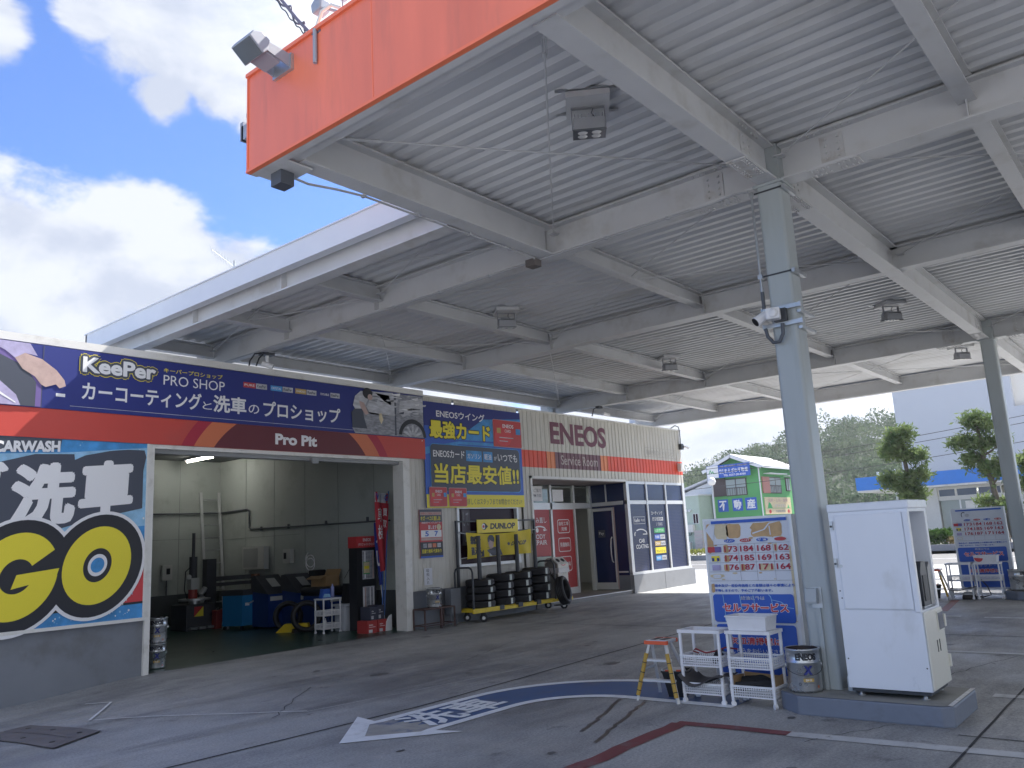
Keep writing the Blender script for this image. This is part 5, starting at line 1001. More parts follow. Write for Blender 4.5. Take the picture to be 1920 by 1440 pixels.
# step ladder
def make_stepladder(label):
    t = thing('step_ladder', label, 'step ladder', (0,0,0), 'small step ladders with yellow padding'); m_bam = mat('yellow_padding', (.5,.32,.06), .6, var=.15, vs=20); m_or = mat('orange_plastic', (.75,.12,.04), .45)
    H = .54
    fl, fr_, bl, br = V((0,.225,0)), V((0,-.225,0)), V((.42,.21,0)), V((.42,-.2,0)); tl, tr, tbl, tbr = V((.08,.09,H)), V((.08,-.09,H)), V((.16,.11,H)), V((.16,-.10,H))
    for a, b in ((fl,tl),(fr_,tr)):
        MB().bar(a,b,.03,.022).build('front_leg', m_alu, t); q0_, q1_ = a.lerp(b,.1)+V((-.012,0,0)), a.lerp(b,.82)+V((-.012,0,0)); MB().cyl(q0_,q1_,.021,n=12).build('leg_padding', m_bam, t)
        B = MB()
        for k in (.12,.32,.55,.78): c = q0_.lerp(q1_,k); dd = (q1_-q0_).normalized(); B.cyl(c-dd*.004,c+dd*.004,.0225,n=12)
        B.build('padding_tie', m_black, t)
    for a, b in ((bl,tbl),(br,tbr)): MB().bar(a,b,.028,.02).build('rear_leg', m_alu, t)
    for f_ in (.36,.7): MB().bar(fl.lerp(tl,f_)+V((.02,0,0)),fr_.lerp(tr,f_)+V((.02,0,0)),.07,.02).build('step', m_alu, t)
    for a, b in ((fl,bl),(fr_,br)): MB().bar(a.lerp(tl,.55),b.lerp(tbl,.55),.012,.02).build('side_strut', m_galv, t)
    MB().box(.05,-.115,H,.27,.115,H+.028).build('top_step', m_alu, t, bevel=.008); MB().box(.04,-.125,H-.012,.075,.125,H+.022).box(.255,-.12,H-.005,.275,.12,H+.03).build('top_edge', m_or, t); MB().box(.09,-.08,H+.028,.24,-.02,H+.031).box(.09,.02,H+.028,.24,.08,H+.031).build('tread_strip', m_black, t)
    return t
SL = make_stepladder('aluminium step ladder with yellow padded legs and orange top beside the blue arrow'); SL.location = (7.22,4.355,0)
def make_bucket(label):
    t = thing('black_bucket', label, 'bucket', (0,0,0), 'black square buckets behind the ladders'); a, b, h = .1, .125, .25
    P_ = lambda x, y, z: (x,y,z); B = MB(); p0 = [(-a*.8,-a*.8),(a*.8,-a*.8),(a*.8,a*.8),(-a*.8,a*.8)]; p1 = [(-b,-b),(b,-b),(b,b),(-b,b)]
    B.add([(*q,0) for q in p0]+[(*q,h) for q in p1]+[(q[0]*.9,q[1]*.9,h) for q in p1]+[(q[0]*.9,q[1]*.9,.01) for q in p0],[(3,2,1,0)]+[(i,(i+1)%4,4+(i+1)%4,4+i) for i in range(4)]+[(4+i,4+(i+1)%4,8+(i+1)%4,8+i) for i in range(4)]+[(8+i,8+(i+1)%4,12+(i+1)%4,12+i) for i in range(4)]+[(12,13,14,15)])
    B.build('bucket_body', m_black, t); B = MB()
    for q, w_ in zip(p1, p1[1:]+p1[:1]): B.bar((*q,h),(*w_,h),.02,.014)
    B.build('bucket_rim', m_black, t); MB().box(-.13,-.06,h-.005,-.115,-.02,h+.02).box(-.13,.05,h-.005,-.115,.09,h+.02).build('rim_clip', mat('orange_plastic',(.75,.12,.04)), t)
    MB().box(-.11,-.05,h-.02,.11,.12,h+.012).build('squeegee_tray', m_galv, t); return t
BK = make_bucket('black square bucket with orange clips behind the step ladder'); BK.location = (7.56,4.31,0); BK.rotation_euler.z = .3
# price boards
def make_board(label, peeled):
    t = thing('price_board', label, 'price board', (0,0,0), 'fuel price boards by the columns'); w, z0, z1, d = .94, .10, 1.66, .10      # local: face at x=0 looking to -x, y from 0 (right) to w (left)
    MB().box(.003,0,z0,d,w,z1).build('board_body', mat('board_grey',(.32,.34,.37),.5), t); MB().box(0,0.02,z0+.02,.003,w-.02,z1-.02).build('board_face', K_board, t); B = MB()
    for e in ((-.006,0,z0,.003,.025,z1),(-.006,w-.025,z0,.003,w,z1),(-.006,.025,z1-.025,.003,w-.025,z1),(-.006,.025,z0,.003,w-.025,z0+.025)): B.box(*e)
    B.build('board_frame', m_alu, t)
    for y in (.08,w-.08): MB().bar((.05,y,0),(.05,y,z0),.03,.03).box(-.12,y-.02,0,.22,y+.02,.02).build('foot', m_alu, t)
    s = Sign(t,(-.0008,0,0),(0,-1,0)); Y = lambda y: -(y-3.11)      # 3.11..4.05 are the measured edges
    def X(y): return -(y-3.11)
    def rr(y0,v0,y1,v1,l,m,nm='printed_area'): s.rect(X(y0),v0-.05,X(y1),v1-.05,l,m,nm)
    def tt(tx,y0,v0,y1,v1,l,m,b=.02): s.text(tx,X(y0),v0-.05,X(y1),v1-.05,l,m,b)
    if peeled:
        for y0,v0,y1,v1,m in ((4.02,1.36,3.95,1.66,K_tan),(3.93,1.50,3.78,1.655,K_cream),(3.80,1.50,3.64,1.65,K_tan),(3.54,1.505,3.2,1.65,K_tan),(3.17,.74,3.145,1.43,K_cream),(3.85,1.36,3.79,1.44,K_tan),(3.85,1.27,3.79,1.34,K_tan),(3.86,1.18,3.80,1.25,K_tan),(3.68,1.18,3.63,1.25,K_tan),(3.49,1.18,3.33,1.25,K_cream),(3.32,1.36,3.28,1.44,K_cream),(4.02,.97,3.98,1.06,K_tan),(4.02,1.12,3.86,1.15,K_cream),(4.02,.685,3.16,.71,K_cream),(4.02,.5,3.99,.66,K_cream)):
            n = 22; cy, cv, a, b = (y0+y1)/2, (v0+v1)/2, abs(y0-y1)/2, (v1-v0)/2; pts = []
            for i in range(n):
                th = 2*pi*i/n; k = 1/max(abs(cos(th)),abs(sin(th)))**.8; j = rnd.uniform(.88,1.04); pts.append((X(cy+a*cos(th)*k*j), cv+b*sin(th)*k*j-.05))
            s.poly(pts,1,m,'peeled_patch')
        s.poly([(X(a),b-.05) for a, b in ((3.52,1.55),(3.40,1.58),(3.34,1.64),(3.22,1.655),(3.22,1.65),(3.335,1.63),(3.385,1.575),(3.52,1.535))],2,K_board,'peeled_patch'); s.poly([(X(a),b-.05) for a, b in ((3.345,1.61),(3.34,1.52),(3.33,1.52),(3.335,1.61))],2,K_board,'peeled_patch')
        for k in range(14):
            y = rnd.uniform(3.18,4.0); v = rnd.choice((1.66,1.5,1.44,1.16,1.1,.96)); r = rnd.uniform(.008,.03); s.ell(X(y),v-.05,r,r*.35,2,rnd.choice((K_tan,K_cream)),'peeled_patch',9)
        s.poly([(X(a),b-.05) for a, b in ((4.03,1.6),(3.975,1.655),(3.925,1.63),(3.935,1.55),(3.95,1.48))],3,K_board)
    else:
        s.ring(X(3.82),1.53,.045,.06,.032,.045,2,K_dk,a0=.9,a1=3.9); s.ell(X(3.76),1.52,.04,.03,2,K_lgr)
    rr(3.955,1.655,3.16,1.685,4,K_blue)
    for (y, tx, m) in ((3.77,'レギュラー',K_blue),(3.60,'ハイオク',K_red),(3.425,'軽 油',K_blue),(3.24,'灯 油',K_red)):
        s.ell(X(y),1.43,.06,.018,4,m); (tt(tx,y+.042,1.469,y-.042,1.491,5,K_wht,.02) if not (peeled and tx == '灯 油') else None)
    for v in (1.445,1.355,1.265,1.175,1.085): rr(4.02,v,3.15,v+.003,3,K_gry,'ruled_line')
    for y in (3.685,3.51,3.325): rr(y,1.085,y-.003,1.445,3,K_gry,'ruled_line')
    for r_, row in enumerate((('173','184','168','162'),('174','185','169','163'),('176','187','171','164'))):
        v = 1.37-r_*.09
        for y0, tx in zip((3.835,3.665,3.485,3.305), row): tt(tx,y0-.0,v,y0-.14,v+.058,4,K_dred,.02)
        c = ((K_red,K_pur),(K_yel,K_yel),(K_lil,K_lil))[r_]; rr(4.02 if r_ == 0 else 3.985,v,3.94,v+.055,4,c[0]); rr(3.94,v,3.87 if r_ == 0 else 3.895,v+.055,4.3,c[1])
        if r_ == 1: rr(3.98,v+.003,3.955,v+.035,5,K_navy); rr(3.925,v+.003,3.9,v+.035,5,K_navy)
    s.rrect(X(3.99),1.11-.05,X(3.89),1.155-.05,.02,4,K_cream); s.rrect(X(3.984),1.115-.05,X(3.896),1.15-.05,.018,5,K_board)
    tt('現金及び一般掛売価格との差額は値々の事情により',3.98,1.025,3.15,1.055,4,K_blue,.03); tt('変動しますので、予めご了承願います。',3.98,.978,3.37,1.006,4,K_blue,.03)
    s.rrect(X(4.01),.685-.05,X(3.17),.955-.05,.03,4,K_blue); tt('給油以外は',3.71,.9,3.46,.94,5,K_lgr,.02)
    s.outl('セルフサービス',X(3.91),.785-.05,X(3.23),.87-.05,5,K_wht,.04,.1); tt('セルフサービス',3.91,.785,3.23,.87,6,K_bred,.04)
    s.rrect(X(4.0),.15,X(3.18),.665-.05,.03,4,K_blue); tt('室内マット・',3.85,.585,3.4,.63,5,K_lgr,.02); s.outl('灰皿清掃機は',X(3.87),.475-.05,X(3.33),.545-.05,5,K_wht,.03,.08); tt('灰皿清掃機は',3.87,.475,3.33,.545,6,K_bred,.03); tt('こちらをお使い下さい。',3.86,.39,3.3,.44,5,K_wht,.02)
    if peeled:
        for pts in (((3.9,.95),(3.89,.8),(3.895,.69)),((3.72,.95),(3.71,.82),(3.67,.7)),((3.58,.95),(3.57,.85),(3.585,.7)),((3.5,.9),(3.42,.95),(3.4,.93),(3.39,.87)),((3.39,.9),(3.3,.88),(3.24,.83),(3.18,.82)),((3.99,.69),(3.9,.75),(3.85,.76))):
            for (a, b), (c, e) in zip(pts, pts[1:]): s.poly([(X(a),b-.05),(X(c),e-.05),(X(c)+.006,e-.05+.004),(X(a)+.006,b-.05+.004)],7,K_lsky,'crack')
    s.done(); return t
PB1 = make_board('weathered fuel price board with peeling tan patches behind the two white trolleys', True); PB1.location = (7.9,3.11,.05)
PB2 = make_board('cleaner fuel price board farther away beside the far column', False); PB2.location = (18.25,3.02,.09)
# second set farther away
DX, DY, DZ_ = 10.37, -.06, .055
dup(T1, (7.32+DX,3.70+DY,DZ_), 'far white trolley with empty top, next to the far step ladder'); dup(T2, (7.34+DX,3.215+DY,DZ_), 'far white trolley carrying the red spotted tub')
TB2 = make_tub('far white tub with a red spot on the trolley'); TB2.location = (7.35+DX,3.24+DY,.672+DZ_)
s = Sign(TB2,(-.012,0,0),(0,-1,0)); s.ell(-.3,.09,.075,.075,0,K_bred,'printed_spot',20,0,pi,2*pi); s.done()
dup(SL, (7.3+DX,4.36+DY,DZ_), 'far step ladder with worn padding seen past the white cabinet'); dup(BK, (7.62+DX,4.45+DY,DZ_), 'far black bucket seen past the white cabinet')
dup(P1, (7.475+DX,2.97+DY,.165+DZ_), 'far silver oil pail standing on the kerb of the far column', radians(30))
draped('floor_mat','dark mat in the lower basket of the far trolley',mat('mat_grey',(.085,.08,.08),.8),7.27+DX,3.63,7.62+DX,4.08,lambda u,v: .25+.03*sin(v*5.2+1.2))
MB().tube([(17.75,3.5,.42),(17.7,3.4,.3),(17.72,3.36,.14),(17.74,3.5,.1),(17.9,3.7,.09),(18.1,3.9,.08)],.012,6).build('black_hose', m_black); tag(bpy.data.objects['black_hose'], 'thin dark hose hanging down the far trolley', 'hose')
GM = thing('dark_jack', 'small dark object on the ground under the far trolley', 'tool', (17.8,3.75,DZ_)); MB().lathe([(0,0),(.12,0),(.12,.05),(.08,.13),(0,.14)],(17.8,3.75,DZ_),10).build('tool_body', mat('brown_dark',(.06,.05,.045),.8), GM)

# pump island with kerb
def make_island(label):
    t = thing('pump_island', label, 'kerb island', (0,0,0), 'raised pump islands'); out = [(7.42,3.2),(7.24,2.98),(7.24,1.84),(7.29,1.76),(8.06,1.76),(8.1,1.8),(8.1,3.0),(7.95,3.2)]
    MB().prism([(x-7.62,y-2.5,0) for x, y in out],(0,0,.158)).build('island_kerb', m_island, t, bevel=.012); MB().poly([(7.66+(x-7.66)*.985-7.62,2.48+(y-2.48)*.985-2.5,.161) for x, y in out]).build('island_top', m_conctop, t)
    MB().poly([(-.36,-.735,.164),(.47,-.735,.164),(.47,-.70,.164),(-.34,-.70,.164)]).build('kerb_edge_paint', mat('edge_white',(.7,.7,.7),.6,var=.3,vs=20), t); return t
I1 = make_island('raised concrete island with blue grey kerb carrying the near column and cabinet'); I1.location = (7.62,2.5,0)
dup(I1, (7.62+DX,2.5+DY,.05), 'raised concrete island under the far column')
# white pump cabinet
def make_cabinet(label):
    t = thing('pump_cabinet', label, 'cabinet', (0,0,0), 'white forecourt cabinets'); x1, w, z0, z1 = .57, .66, .065, 1.60    # local: front face x=0, y 0..w ; -y side open
    B = MB(); B.box(0,0,z0,x1,w,.70); B.box(0,0,.70,.03,w,z1-.07); B.box(.03,w-.03,.70,x1,w,z1-.07); B.box(x1-.06,0,.70,x1,w-.03,z1-.07); B.box(.03,.0,1.5,x1-.06,w-.03,z1-.07); B.build('cabinet_body', m_white, t, bevel=.004)
    MB().box(.031,.25,.701,x1-.06,w-.031,1.499).build('compartment_back', mat('compartment_grey',(.52,.54,.58),.4), t)
    MB().box(-.012,-.012,z1-.072,x1+.012,w+.006,z1+.0).build('cabinet_cap', m_white, t, bevel=.012)
    MB().box(-.014,.05,.71,-.0,.61,1.505).build('front_door', m_white, t, bevel=.007); MB().box(-.02,.0,.69,-.0,.045,1.5).build('hinge_strip', m_white, t, bevel=.004)
    for z in (1.38,1.06,.8): MB().box(-.026,.012,z,-.018,.04,z+.09).build('hinge', m_white, t)
    for z in (1.41,1.09):
        l = MB().box(-.02,.626,z-.03,-.0,.65,z+.045).build('latch', m_galv, t); MB().cyl((-.02,.638,z+.0),(-.034,.638,z+.0),.009,n=8).build('latch_knob', m_dark, l)
    MB().cyl((-.003,.597,1.07),(-.016,.597,1.07),.014,n=12).build('lock', m_galv, t)
    MB().box(.0,-.014,z0+.01,x1,-.002,.685).build('side_door', m_litwhite, t, bevel=.006); MB().box(.36,-.022,.50,.55,-.012,.66).build('gauge_frame', m_litwhite, t); MB().box(.375,-.026,.512,.535,-.021,.648).build('gauge_window', mat('gauge_glass',(.16,.17,.2),.1), t)  # side door coloured warmer than the front, as the light falls on it
    for x in (.27,.345): MB().box(x,-.018,.345,x+.012,-.0135,.44).build('vent_slot', m_black, t)
    for z in (.52,.19): MB().box(x1-.012,-.03,z,x1+.03,-.002,z+.1).build('hinge', m_litwhite, t)
    MB().box(.22,.03,.702,.50,.22,.74).build('nozzle_shelf', m_galv, t); n_ = MB().prism([(.16,.012,.72),(.36,.012,.72),(.36,.012,1.0),(.33,.012,1.08),(.22,.012,1.08),(.16,.012,1.0)],(0,.12,0)).build('pump_handset', m_dark, t); MB().prism([(.37,.008,.72),(.49,.008,.72),(.485,.008,1.0),(.45,.008,1.07),(.38,.008,1.02)],(0,.2,0)).build('pump_cover', mat('cover_grey',(.2,.21,.22),.4), n_); MB().box(.2,.006,.76,.33,.011,.97).build('handset_face', m_black, n_)
    for y, z in ((.635,.86),(.625,.80),(.635,.3),(.02,.25)): MB().cyl((.001,y,z),(-.003,y,z),.006,n=8).build('screw', m_dark, t)
    MB().box(.02,.02,z0-.03,x1-.02,w-.02,z0).build('base_skirt', m_dark, t)
    for x in (.06,x1-.06):
        for y in (.08,w-.08): MB().cyl((x,y,0),(x,y,.008),.032,n=14).cyl((x,y,.008),(x,y,.03),.018,.01,n=10).cyl((x,y,.03),(x,y,.07),.008,n=8).build('levelling_foot', m_galv, t)
    return t
C1 = make_cabinet('white metal pump cabinet with blank door and open side compartment on the island'); C1.location = (7.41,1.925,.162)
dup(C1, (7.41+DX,1.925+DY,.21), 'far white metal pump cabinet beyond the far column')
wbx = MB().box(7.6,2.6,.162,7.95,2.66,.28).build('base_plate_box', m_galv); tag(wbx, 'low grey box between the near column and the white cabinet', 'box')
T3 = dup(T1, (10.63,13.45,.012), 'white wheeled trolley inside the garage beside the grey bins', radians(90)); 
DTP = thing('detergent_pack', 'blue detergent pack on top of the garage trolley', 'bottle', (10.3,13.6,.69)); MB().prism([(10.22,13.52,.685),(10.44,13.52,.685),(10.42,13.52,.86),(10.26,13.52,.86)],(0,.1,0)).build('pack_body', K_blue, DTP); MB().prism([(10.24,13.515,.70),(10.43,13.515,.70),(10.4,13.515,.76),(10.28,13.515,.77)],(0,.003,0)).build('pack_print', K_lsky, DTP)
SB = thing('spray_bottle', 'slim pale blue bottle on top of the garage trolley', 'bottle', (10.5,13.55,.685)); MB().lathe([(0,0),(.035,0),(.035,.2),(.012,.23),(.012,.26),(0,.26)],(10.5,13.55,.685),14).build('bottle_body', mat('bottle_lilac',(.3,.33,.62),.3), SB)
SB2 = thing('spray_bottle', 'thin white bottle in the lower basket of the garage trolley', 'bottle', (10.32,13.52,.11)); MB().lathe([(0,0),(.022,0),(.022,.14),(.01,.16),(.01,.19),(0,.19)],(10.32,13.55,.11),12).build('bottle_body', m_wplast, SB2)

# ================================================================== LAMPS, CAMERAS, CABLES ON THE CANOPY
def make_flood(label):
    t = thing('canopy_floodlight', label, 'floodlight', (0,0,0), 'floodlights under the canopy'); m_fl = mat('flood_grey', (.3,.31,.33), .45)
    MB().box(-.19,-.2,-.06,.19,.2,-.005).build('mounting_plate', m_steel, t); MB().box(-.28,-.22,-.0,.28,-.18,.01).box(-.28,.18,-.0,.28,.22,.01).build('mounting_rail', m_galv, t)
    B = MB(); B.box(-.14,-.02,-.07,.14,.02,-.06).box(-.15,-.02,-.26,-.14,.02,-.06).box(.14,-.02,-.26,.15,.02,-.06); B.build('yoke', m_fl, t)
    M = Matrix.Rotation(radians(8),3,'X'); c = V((0,.0,-.25)); B = MB(); B.obox(c, (.27,.2,.11), M)
    for k in range(9): B.obox(c+M@V((-.12+.03*k,0,.07)), (.006,.19,.04), M)
    h = B.build('lamp_head', m_fl, t); o = M@V((0,0,-.058)); MB().obox(c+o, (.29,.24,.012), M).build('lamp_face', mat('lamp_glass',(.12,.13,.14),.15), h)
    for x in (-.06,.06):
        for y in (-.045,.045): MB().lathe([(0,-.012),(.03,-.012),(.045,0)], c+M@V((x,y,-.063)), 14, M).build('led_lens', mat('led_lens',(.7,.7,.68),.1,.3), h)
    MB().tube([(.05,0,-.06),(.03,.03,-.1),(.07,.05,-.15),(.03,.02,-.2)],.006,6).build('lamp_cable', m_condark, t); return t
F1 = make_flood('grey floodlight above the space between the orange fascia and the near column')
for i, (p, lab) in enumerate((((5.64,3.62,ZD),''),((10.13,8.4,ZD),'grey floodlight under the canopy over the tyre rack side of the forecourt'),((15.73,8.5,ZD),'grey floodlight under the canopy near the shop entrance'),((15.16,3.75,ZD),'grey floodlight in the bay between the two columns'),((20.37,3.7,ZD),'grey floodlight beyond the far column'))):
    o = F1 if i == 0 else dup(F1, p, lab); o.location = p; o.rotation_euler.z = radians(-55 if i == 0 else -40)
FF = thing('fascia_floodlight', 'large grey floodlight on arms leaning out from the orange fascia', 'floodlight', (3.8,5.5,5.64)); m_fg = mat('flood_blue_grey', (.32,.35,.42), .45)
MB().box(3.79,5.37,5.64,3.82,5.64,5.79).build('wall_bracket', m_galv, FF); B = MB()
for y in (5.385,5.615): B.prism([(3.80,y,5.66),(3.80,y,5.78),(3.58,y,5.80),(3.55,y,5.72)],(0,.012,0))
B.prism([(3.70,5.40,5.665),(3.70,5.40,5.775),(3.56,5.40,5.80),(3.54,5.40,5.70)],(0,.215,0)); B.build('lamp_arm', m_fg, FF)
h = MB().prism([(3.52,5.36,5.655),(3.385,5.36,5.765),(3.42,5.36,5.82),(3.50,5.36,5.845),(3.58,5.36,5.80),(3.56,5.36,5.70)],(0,.28,0)).build('lamp_head', m_fg, FF, bevel=.008); fv = V((-.11,0,-.135)).normalized()*.004
MB().prism([V((3.515,5.375,5.66))+fv*.3,V((3.392,5.375,5.76))+fv*.3,V((3.392,5.625,5.76))+fv*.3,V((3.515,5.625,5.66))+fv*.3],fv).build('lamp_face', mat('lamp_glass',(.12,.13,.14)), h)
for i, (y, lab) in enumerate(((5.02,'small grey spot lamp on a thin arm above the orange fascia, nearest the cable'),(4.72,'second small grey spot lamp on a thin arm above the orange fascia'))):
    t = thing('spot_lamp', lab, 'spotlight', (3.86,y,5.9), 'spot lamps above the fascia'); z = 6.07+.0*i
    MB().tube([(3.9,y-.25,5.9),(3.87,y-.16,5.97),(3.84,y,z)],.014,6).tube([(3.86,y+.03,5.88),(3.84,y+.02,z-.05)],.008,5).build('lamp_arm', m_fg, t); MB().prism([(3.79,y-.05,z-.05),(3.79,y+.06,z-.06),(3.79,y+.08,z+.03),(3.79,y+.02,z+.07),(3.79,y-.06,z+.05)],(.11,0,0)).build('lamp_head', m_fg, t, bevel=.015)
CBL = thing('overhead_cable', 'thick wrapped cable bundle rising from the top of the orange fascia', 'cable', (3.83,5.12,5.8)); pts = [(3.83,5.0,5.84),(3.83,5.08,5.83),(3.82,5.16,5.9),(3.8,5.3,6.08),(3.78,5.5,6.36),(3.6,6.2,7.4),(3.0,8.2,10.2)]
def dense(pts, k=10):
    P = [V(p) for p in pts]; out = []
    for a, b in zip(P, P[1:]): out += [a.lerp(b, i/k) for i in range(k)]
    return out+[P[-1]]
dp = dense(pts, 12); m_cab = mat('cable_violet', (.17,.16,.22), .5); MB().tube(pts,.016,8).build('cable_core', m_cab, CBL)
MB().tube([p+V((.0,.032*cos(i*.55),.032*sin(i*.55))) for i, p in enumerate(dp[14:])],.009,6).build('spiral_wrap', m_cab, CBL); MB().tube([p+V((-.02,.045,.01*sin(i))) for i, p in enumerate(dp[20:])],.006,5).build('thin_wire', m_condark, CBL)
MB().cyl((3.80,5.05,5.55),(3.80,5.05,5.86),.018,n=8).build('conduit_stub', m_fg, CBL); MB().tube([(3.81,5.05,5.86),(3.82,4.98,6.0),(3.84,4.88,6.02),(3.86,4.78,5.95)],.016,7).build('bent_hose', m_trim, CBL)
GT_ = thing('gutter_box', 'grey rain gutter end box at the corner of the orange fascia', 'gutter', (3.95,6.2,5.3)); MB().box(3.9,6.08,5.36,4.3,6.3,5.5).box(3.9,6.27,5.36,4.3,6.32,5.54).build('gutter_trough', m_fg, GT_); MB().prism([(3.9,6.08,5.58),(3.9,6.22,5.56),(3.9,6.22,5.60),(3.9,6.08,5.64)],(.4,0,0)).build('gutter_lip', m_fg, GT_)
def bullet(name, label, p, dirv, parts=True):
    t = thing(name, label, 'camera', p); p = V(p); d = V(dirv).normalized(); MB().cyl(p,p-V((0,0,.12)),.03,n=10).build('camera_mount', m_wplast, t); c = p-V((0,0,.16)); b = MB().cyl(c-d*.09,c+d*.1,.045,n=16).build('camera_body', m_wplast, t); MB().cyl(c+d*.1,c+d*.104,.038,n=16).build('camera_lens', m_black, b); return t
cm1 = bullet('security_camera','white bullet camera hanging under the canopy above the blue banner',(7.9,11.9,4.92),(.7,-.5,-.35)); MB().box(7.78,11.82,4.92,8.0,11.98,4.965).build('camera_plate', m_dark, cm1); MB().tube([(7.78,11.9,4.95),(7.66,11.9,4.92),(7.6,11.95,4.8),(7.6,11.98,4.7)],.014,6).tube([(7.8,11.86,4.93),(7.72,11.86,4.85),(7.7,11.92,4.72)],.014,6).build('camera_cable', m_black, cm1)
cm2 = thing('security_camera','small camera on a dark junction box at the far end of the parapet','camera',(22.35,11.9,4.1)); MB().box(22.3,11.9,4.03,22.44,11.99,4.2).build('camera_box', m_dark, cm2); MB().cyl((22.44,11.9,4.12),(22.62,11.85,4.08),.035,n=12).build('camera_body', m_wplast, cm2); MB().tube([(22.36,11.95,4.2),(22.36,11.95,4.6),(22.34,11.97,4.72),(22.2,12.0,4.76),(22.0,12.05,4.66)],.014,6).build('camera_cable', m_condark, cm2)
SPK = thing('wall_speaker','small pale speaker box at the far end of the red stripe','speaker',(22.2,11.9,3.36)); MB().box(22.08,11.86,3.36,22.3,11.98,3.6).build('speaker_case', m_trim, SPK, bevel=.008); MB().box(22.15,11.855,3.42,22.27,11.86,3.56).build('speaker_grille', m_wplast, SPK)
PAR = thing('parapet_camera','small dark camera with looped cable above the parapet lettering','camera',(18.0,11.9,4.86)); MB().box(17.92,11.85,4.9,18.08,11.97,4.96).build('camera_plate', m_dark, PAR); MB().tube([(17.9,11.9,4.93),(17.75,11.92,4.86),(17.72,11.96,4.68)],.014,6).build('camera_cable', m_black, PAR); MB().cyl((18.15,11.9,4.78),(18.4,11.88,4.75),.045,n=12).build('camera_body', m_wplast, PAR)
# camera cluster, clamps and conduit on the near column
cx, cy = XA, YC; xl = cx-.125
CC = thing('column_camera', 'white dome camera on metal straps round the near column', 'camera', (xl,cy,3.55))
for z in (3.66,3.50): MB().box(xl-.045,cy-.19,z-.02,xl-.004,cy+.19,z+.02).box(xl-.05,cy-.195,z-.028,xl-.0,cy-.185,z+.028).box(xl-.05,cy+.185,z-.028,xl-.0,cy+.195,z+.028).box(cx-.1,cy-.165,z-.06,cx+.26,cy-.127,z-.03).build('strap_rail', m_galv, CC)
MB().box(xl-.10,cy-.06,3.52,xl-.045,cy+.06,3.64).build('camera_bracket', m_dark, CC); cb = MB().obox((xl-.15,cy+.04,3.585),(.11,.13,.11),rotz(.25)).build('camera_body', m_wplast, CC, bevel=.012); MB().lathe([(0,.012),(.03,.01),(.045,0),(.045,-.004)],(xl-.206,cy+.025,3.585),16,Matrix.Rotation(-pi/2,3,'Y')).build('camera_dial', m_wplast, cb)
ch_ = MB().cyl((xl-.12,cy+.12,3.6),(xl-.2,cy+.2,3.53),.045,.05,n=16).build('camera_hood', m_wplast, CC); MB().cyl((xl-.2,cy+.2,3.53),(xl-.203,cy+.203,3.527),.044,n=16).build('camera_lens', m_black, ch_)
MB().tube([(xl-.06,cy+.165,3.48),(xl-.06,cy+.15,3.4),(xl-.06,cy+.10,3.33),(xl-.06,cy+.04,3.33),(xl-.06,cy+.0,3.4),(xl-.06,cy-.005,3.5)],.018,9).build('loop_cable', m_condark, CC)
CCND = thing('column_conduit', 'dark conduit pipe running down the upper edge of the near column', 'pipe', (xl,cy+.17,3.7)); MB().tube([(xl-.02,cy+.172,4.86),(xl-.02,cy+.172,3.85)],.013,8).cyl((xl-.02,cy+.172,3.9),(xl-.02,cy+.172,3.86),.02,n=8).build('pipe', m_galv, CCND); MB().tube([(xl-.02,cy+.172,3.88),(xl-.02,cy+.172,3.62)],.019,8).build('flexible_sleeve', m_condark, CCND)
for z in (4.88,4.015):
    c = MB().box(xl-.006,cy-.13,z-.008,xl-.0005,cy+.19,z+.008).box(xl-.01,cy-.1315,z-.008,cx+.13,cy-.1255,z+.008).build('clamp_band', m_dark, CCND); MB().box(cx-.13,cy-.165,z-.02,cx+.17,cy-.132,z+.02).build('strut_channel', m_galv, CCND); MB().box(xl-.035,cy+.15,z-.02,xl-.005,cy+.195,z+.02).build('pipe_clip', m_galv, CCND)
OB = thing('outlet_box', 'grey covered power outlet low on the near column', 'socket', (xl,cy+.02,.88)); MB().box(xl-.012,cy-.05,.86,xl-.0005,cy+.045,1.04).build('outlet_plate', m_galv, OB); MB().prism([(xl-.012,cy-.02,.90),(xl-.07,cy-.02,.90),(xl-.075,cy-.02,.92),(xl-.055,cy-.02,1.03),(xl-.012,cy-.02,1.035)],(0,.10,0)).build('outlet_cover', mat('outlet_grey',(.42,.45,.46),.4), OB); MB().box(xl-.03,cy-.03,.162,xl-.0005,cy+.005,.86).build('cable_duct', m_col, OB)
# roof aerial
AN = thing('roof_aerial', 'thin comb aerial sticking up behind the canopy edge', 'antenna', (11.9,20.0,4.5)); MB().cyl((12.2,20,4.5),(12.2,20,9.8),.03,n=6).build('mast', m_galv, AN); MB().cyl((11.5,20,9.95),(12.6,20.3,9.62),.015,n=6).build('boom', m_galv, AN)
B = MB()
for k in range(11): c = V((11.5,20,9.95)).lerp(V((12.6,20.3,9.62)),k/10); B.cyl(c+V((-.03,.0,.12)),c-V((-.03,.0,.12)),.008,n=5)
B.build('comb_element', m_galv, AN)

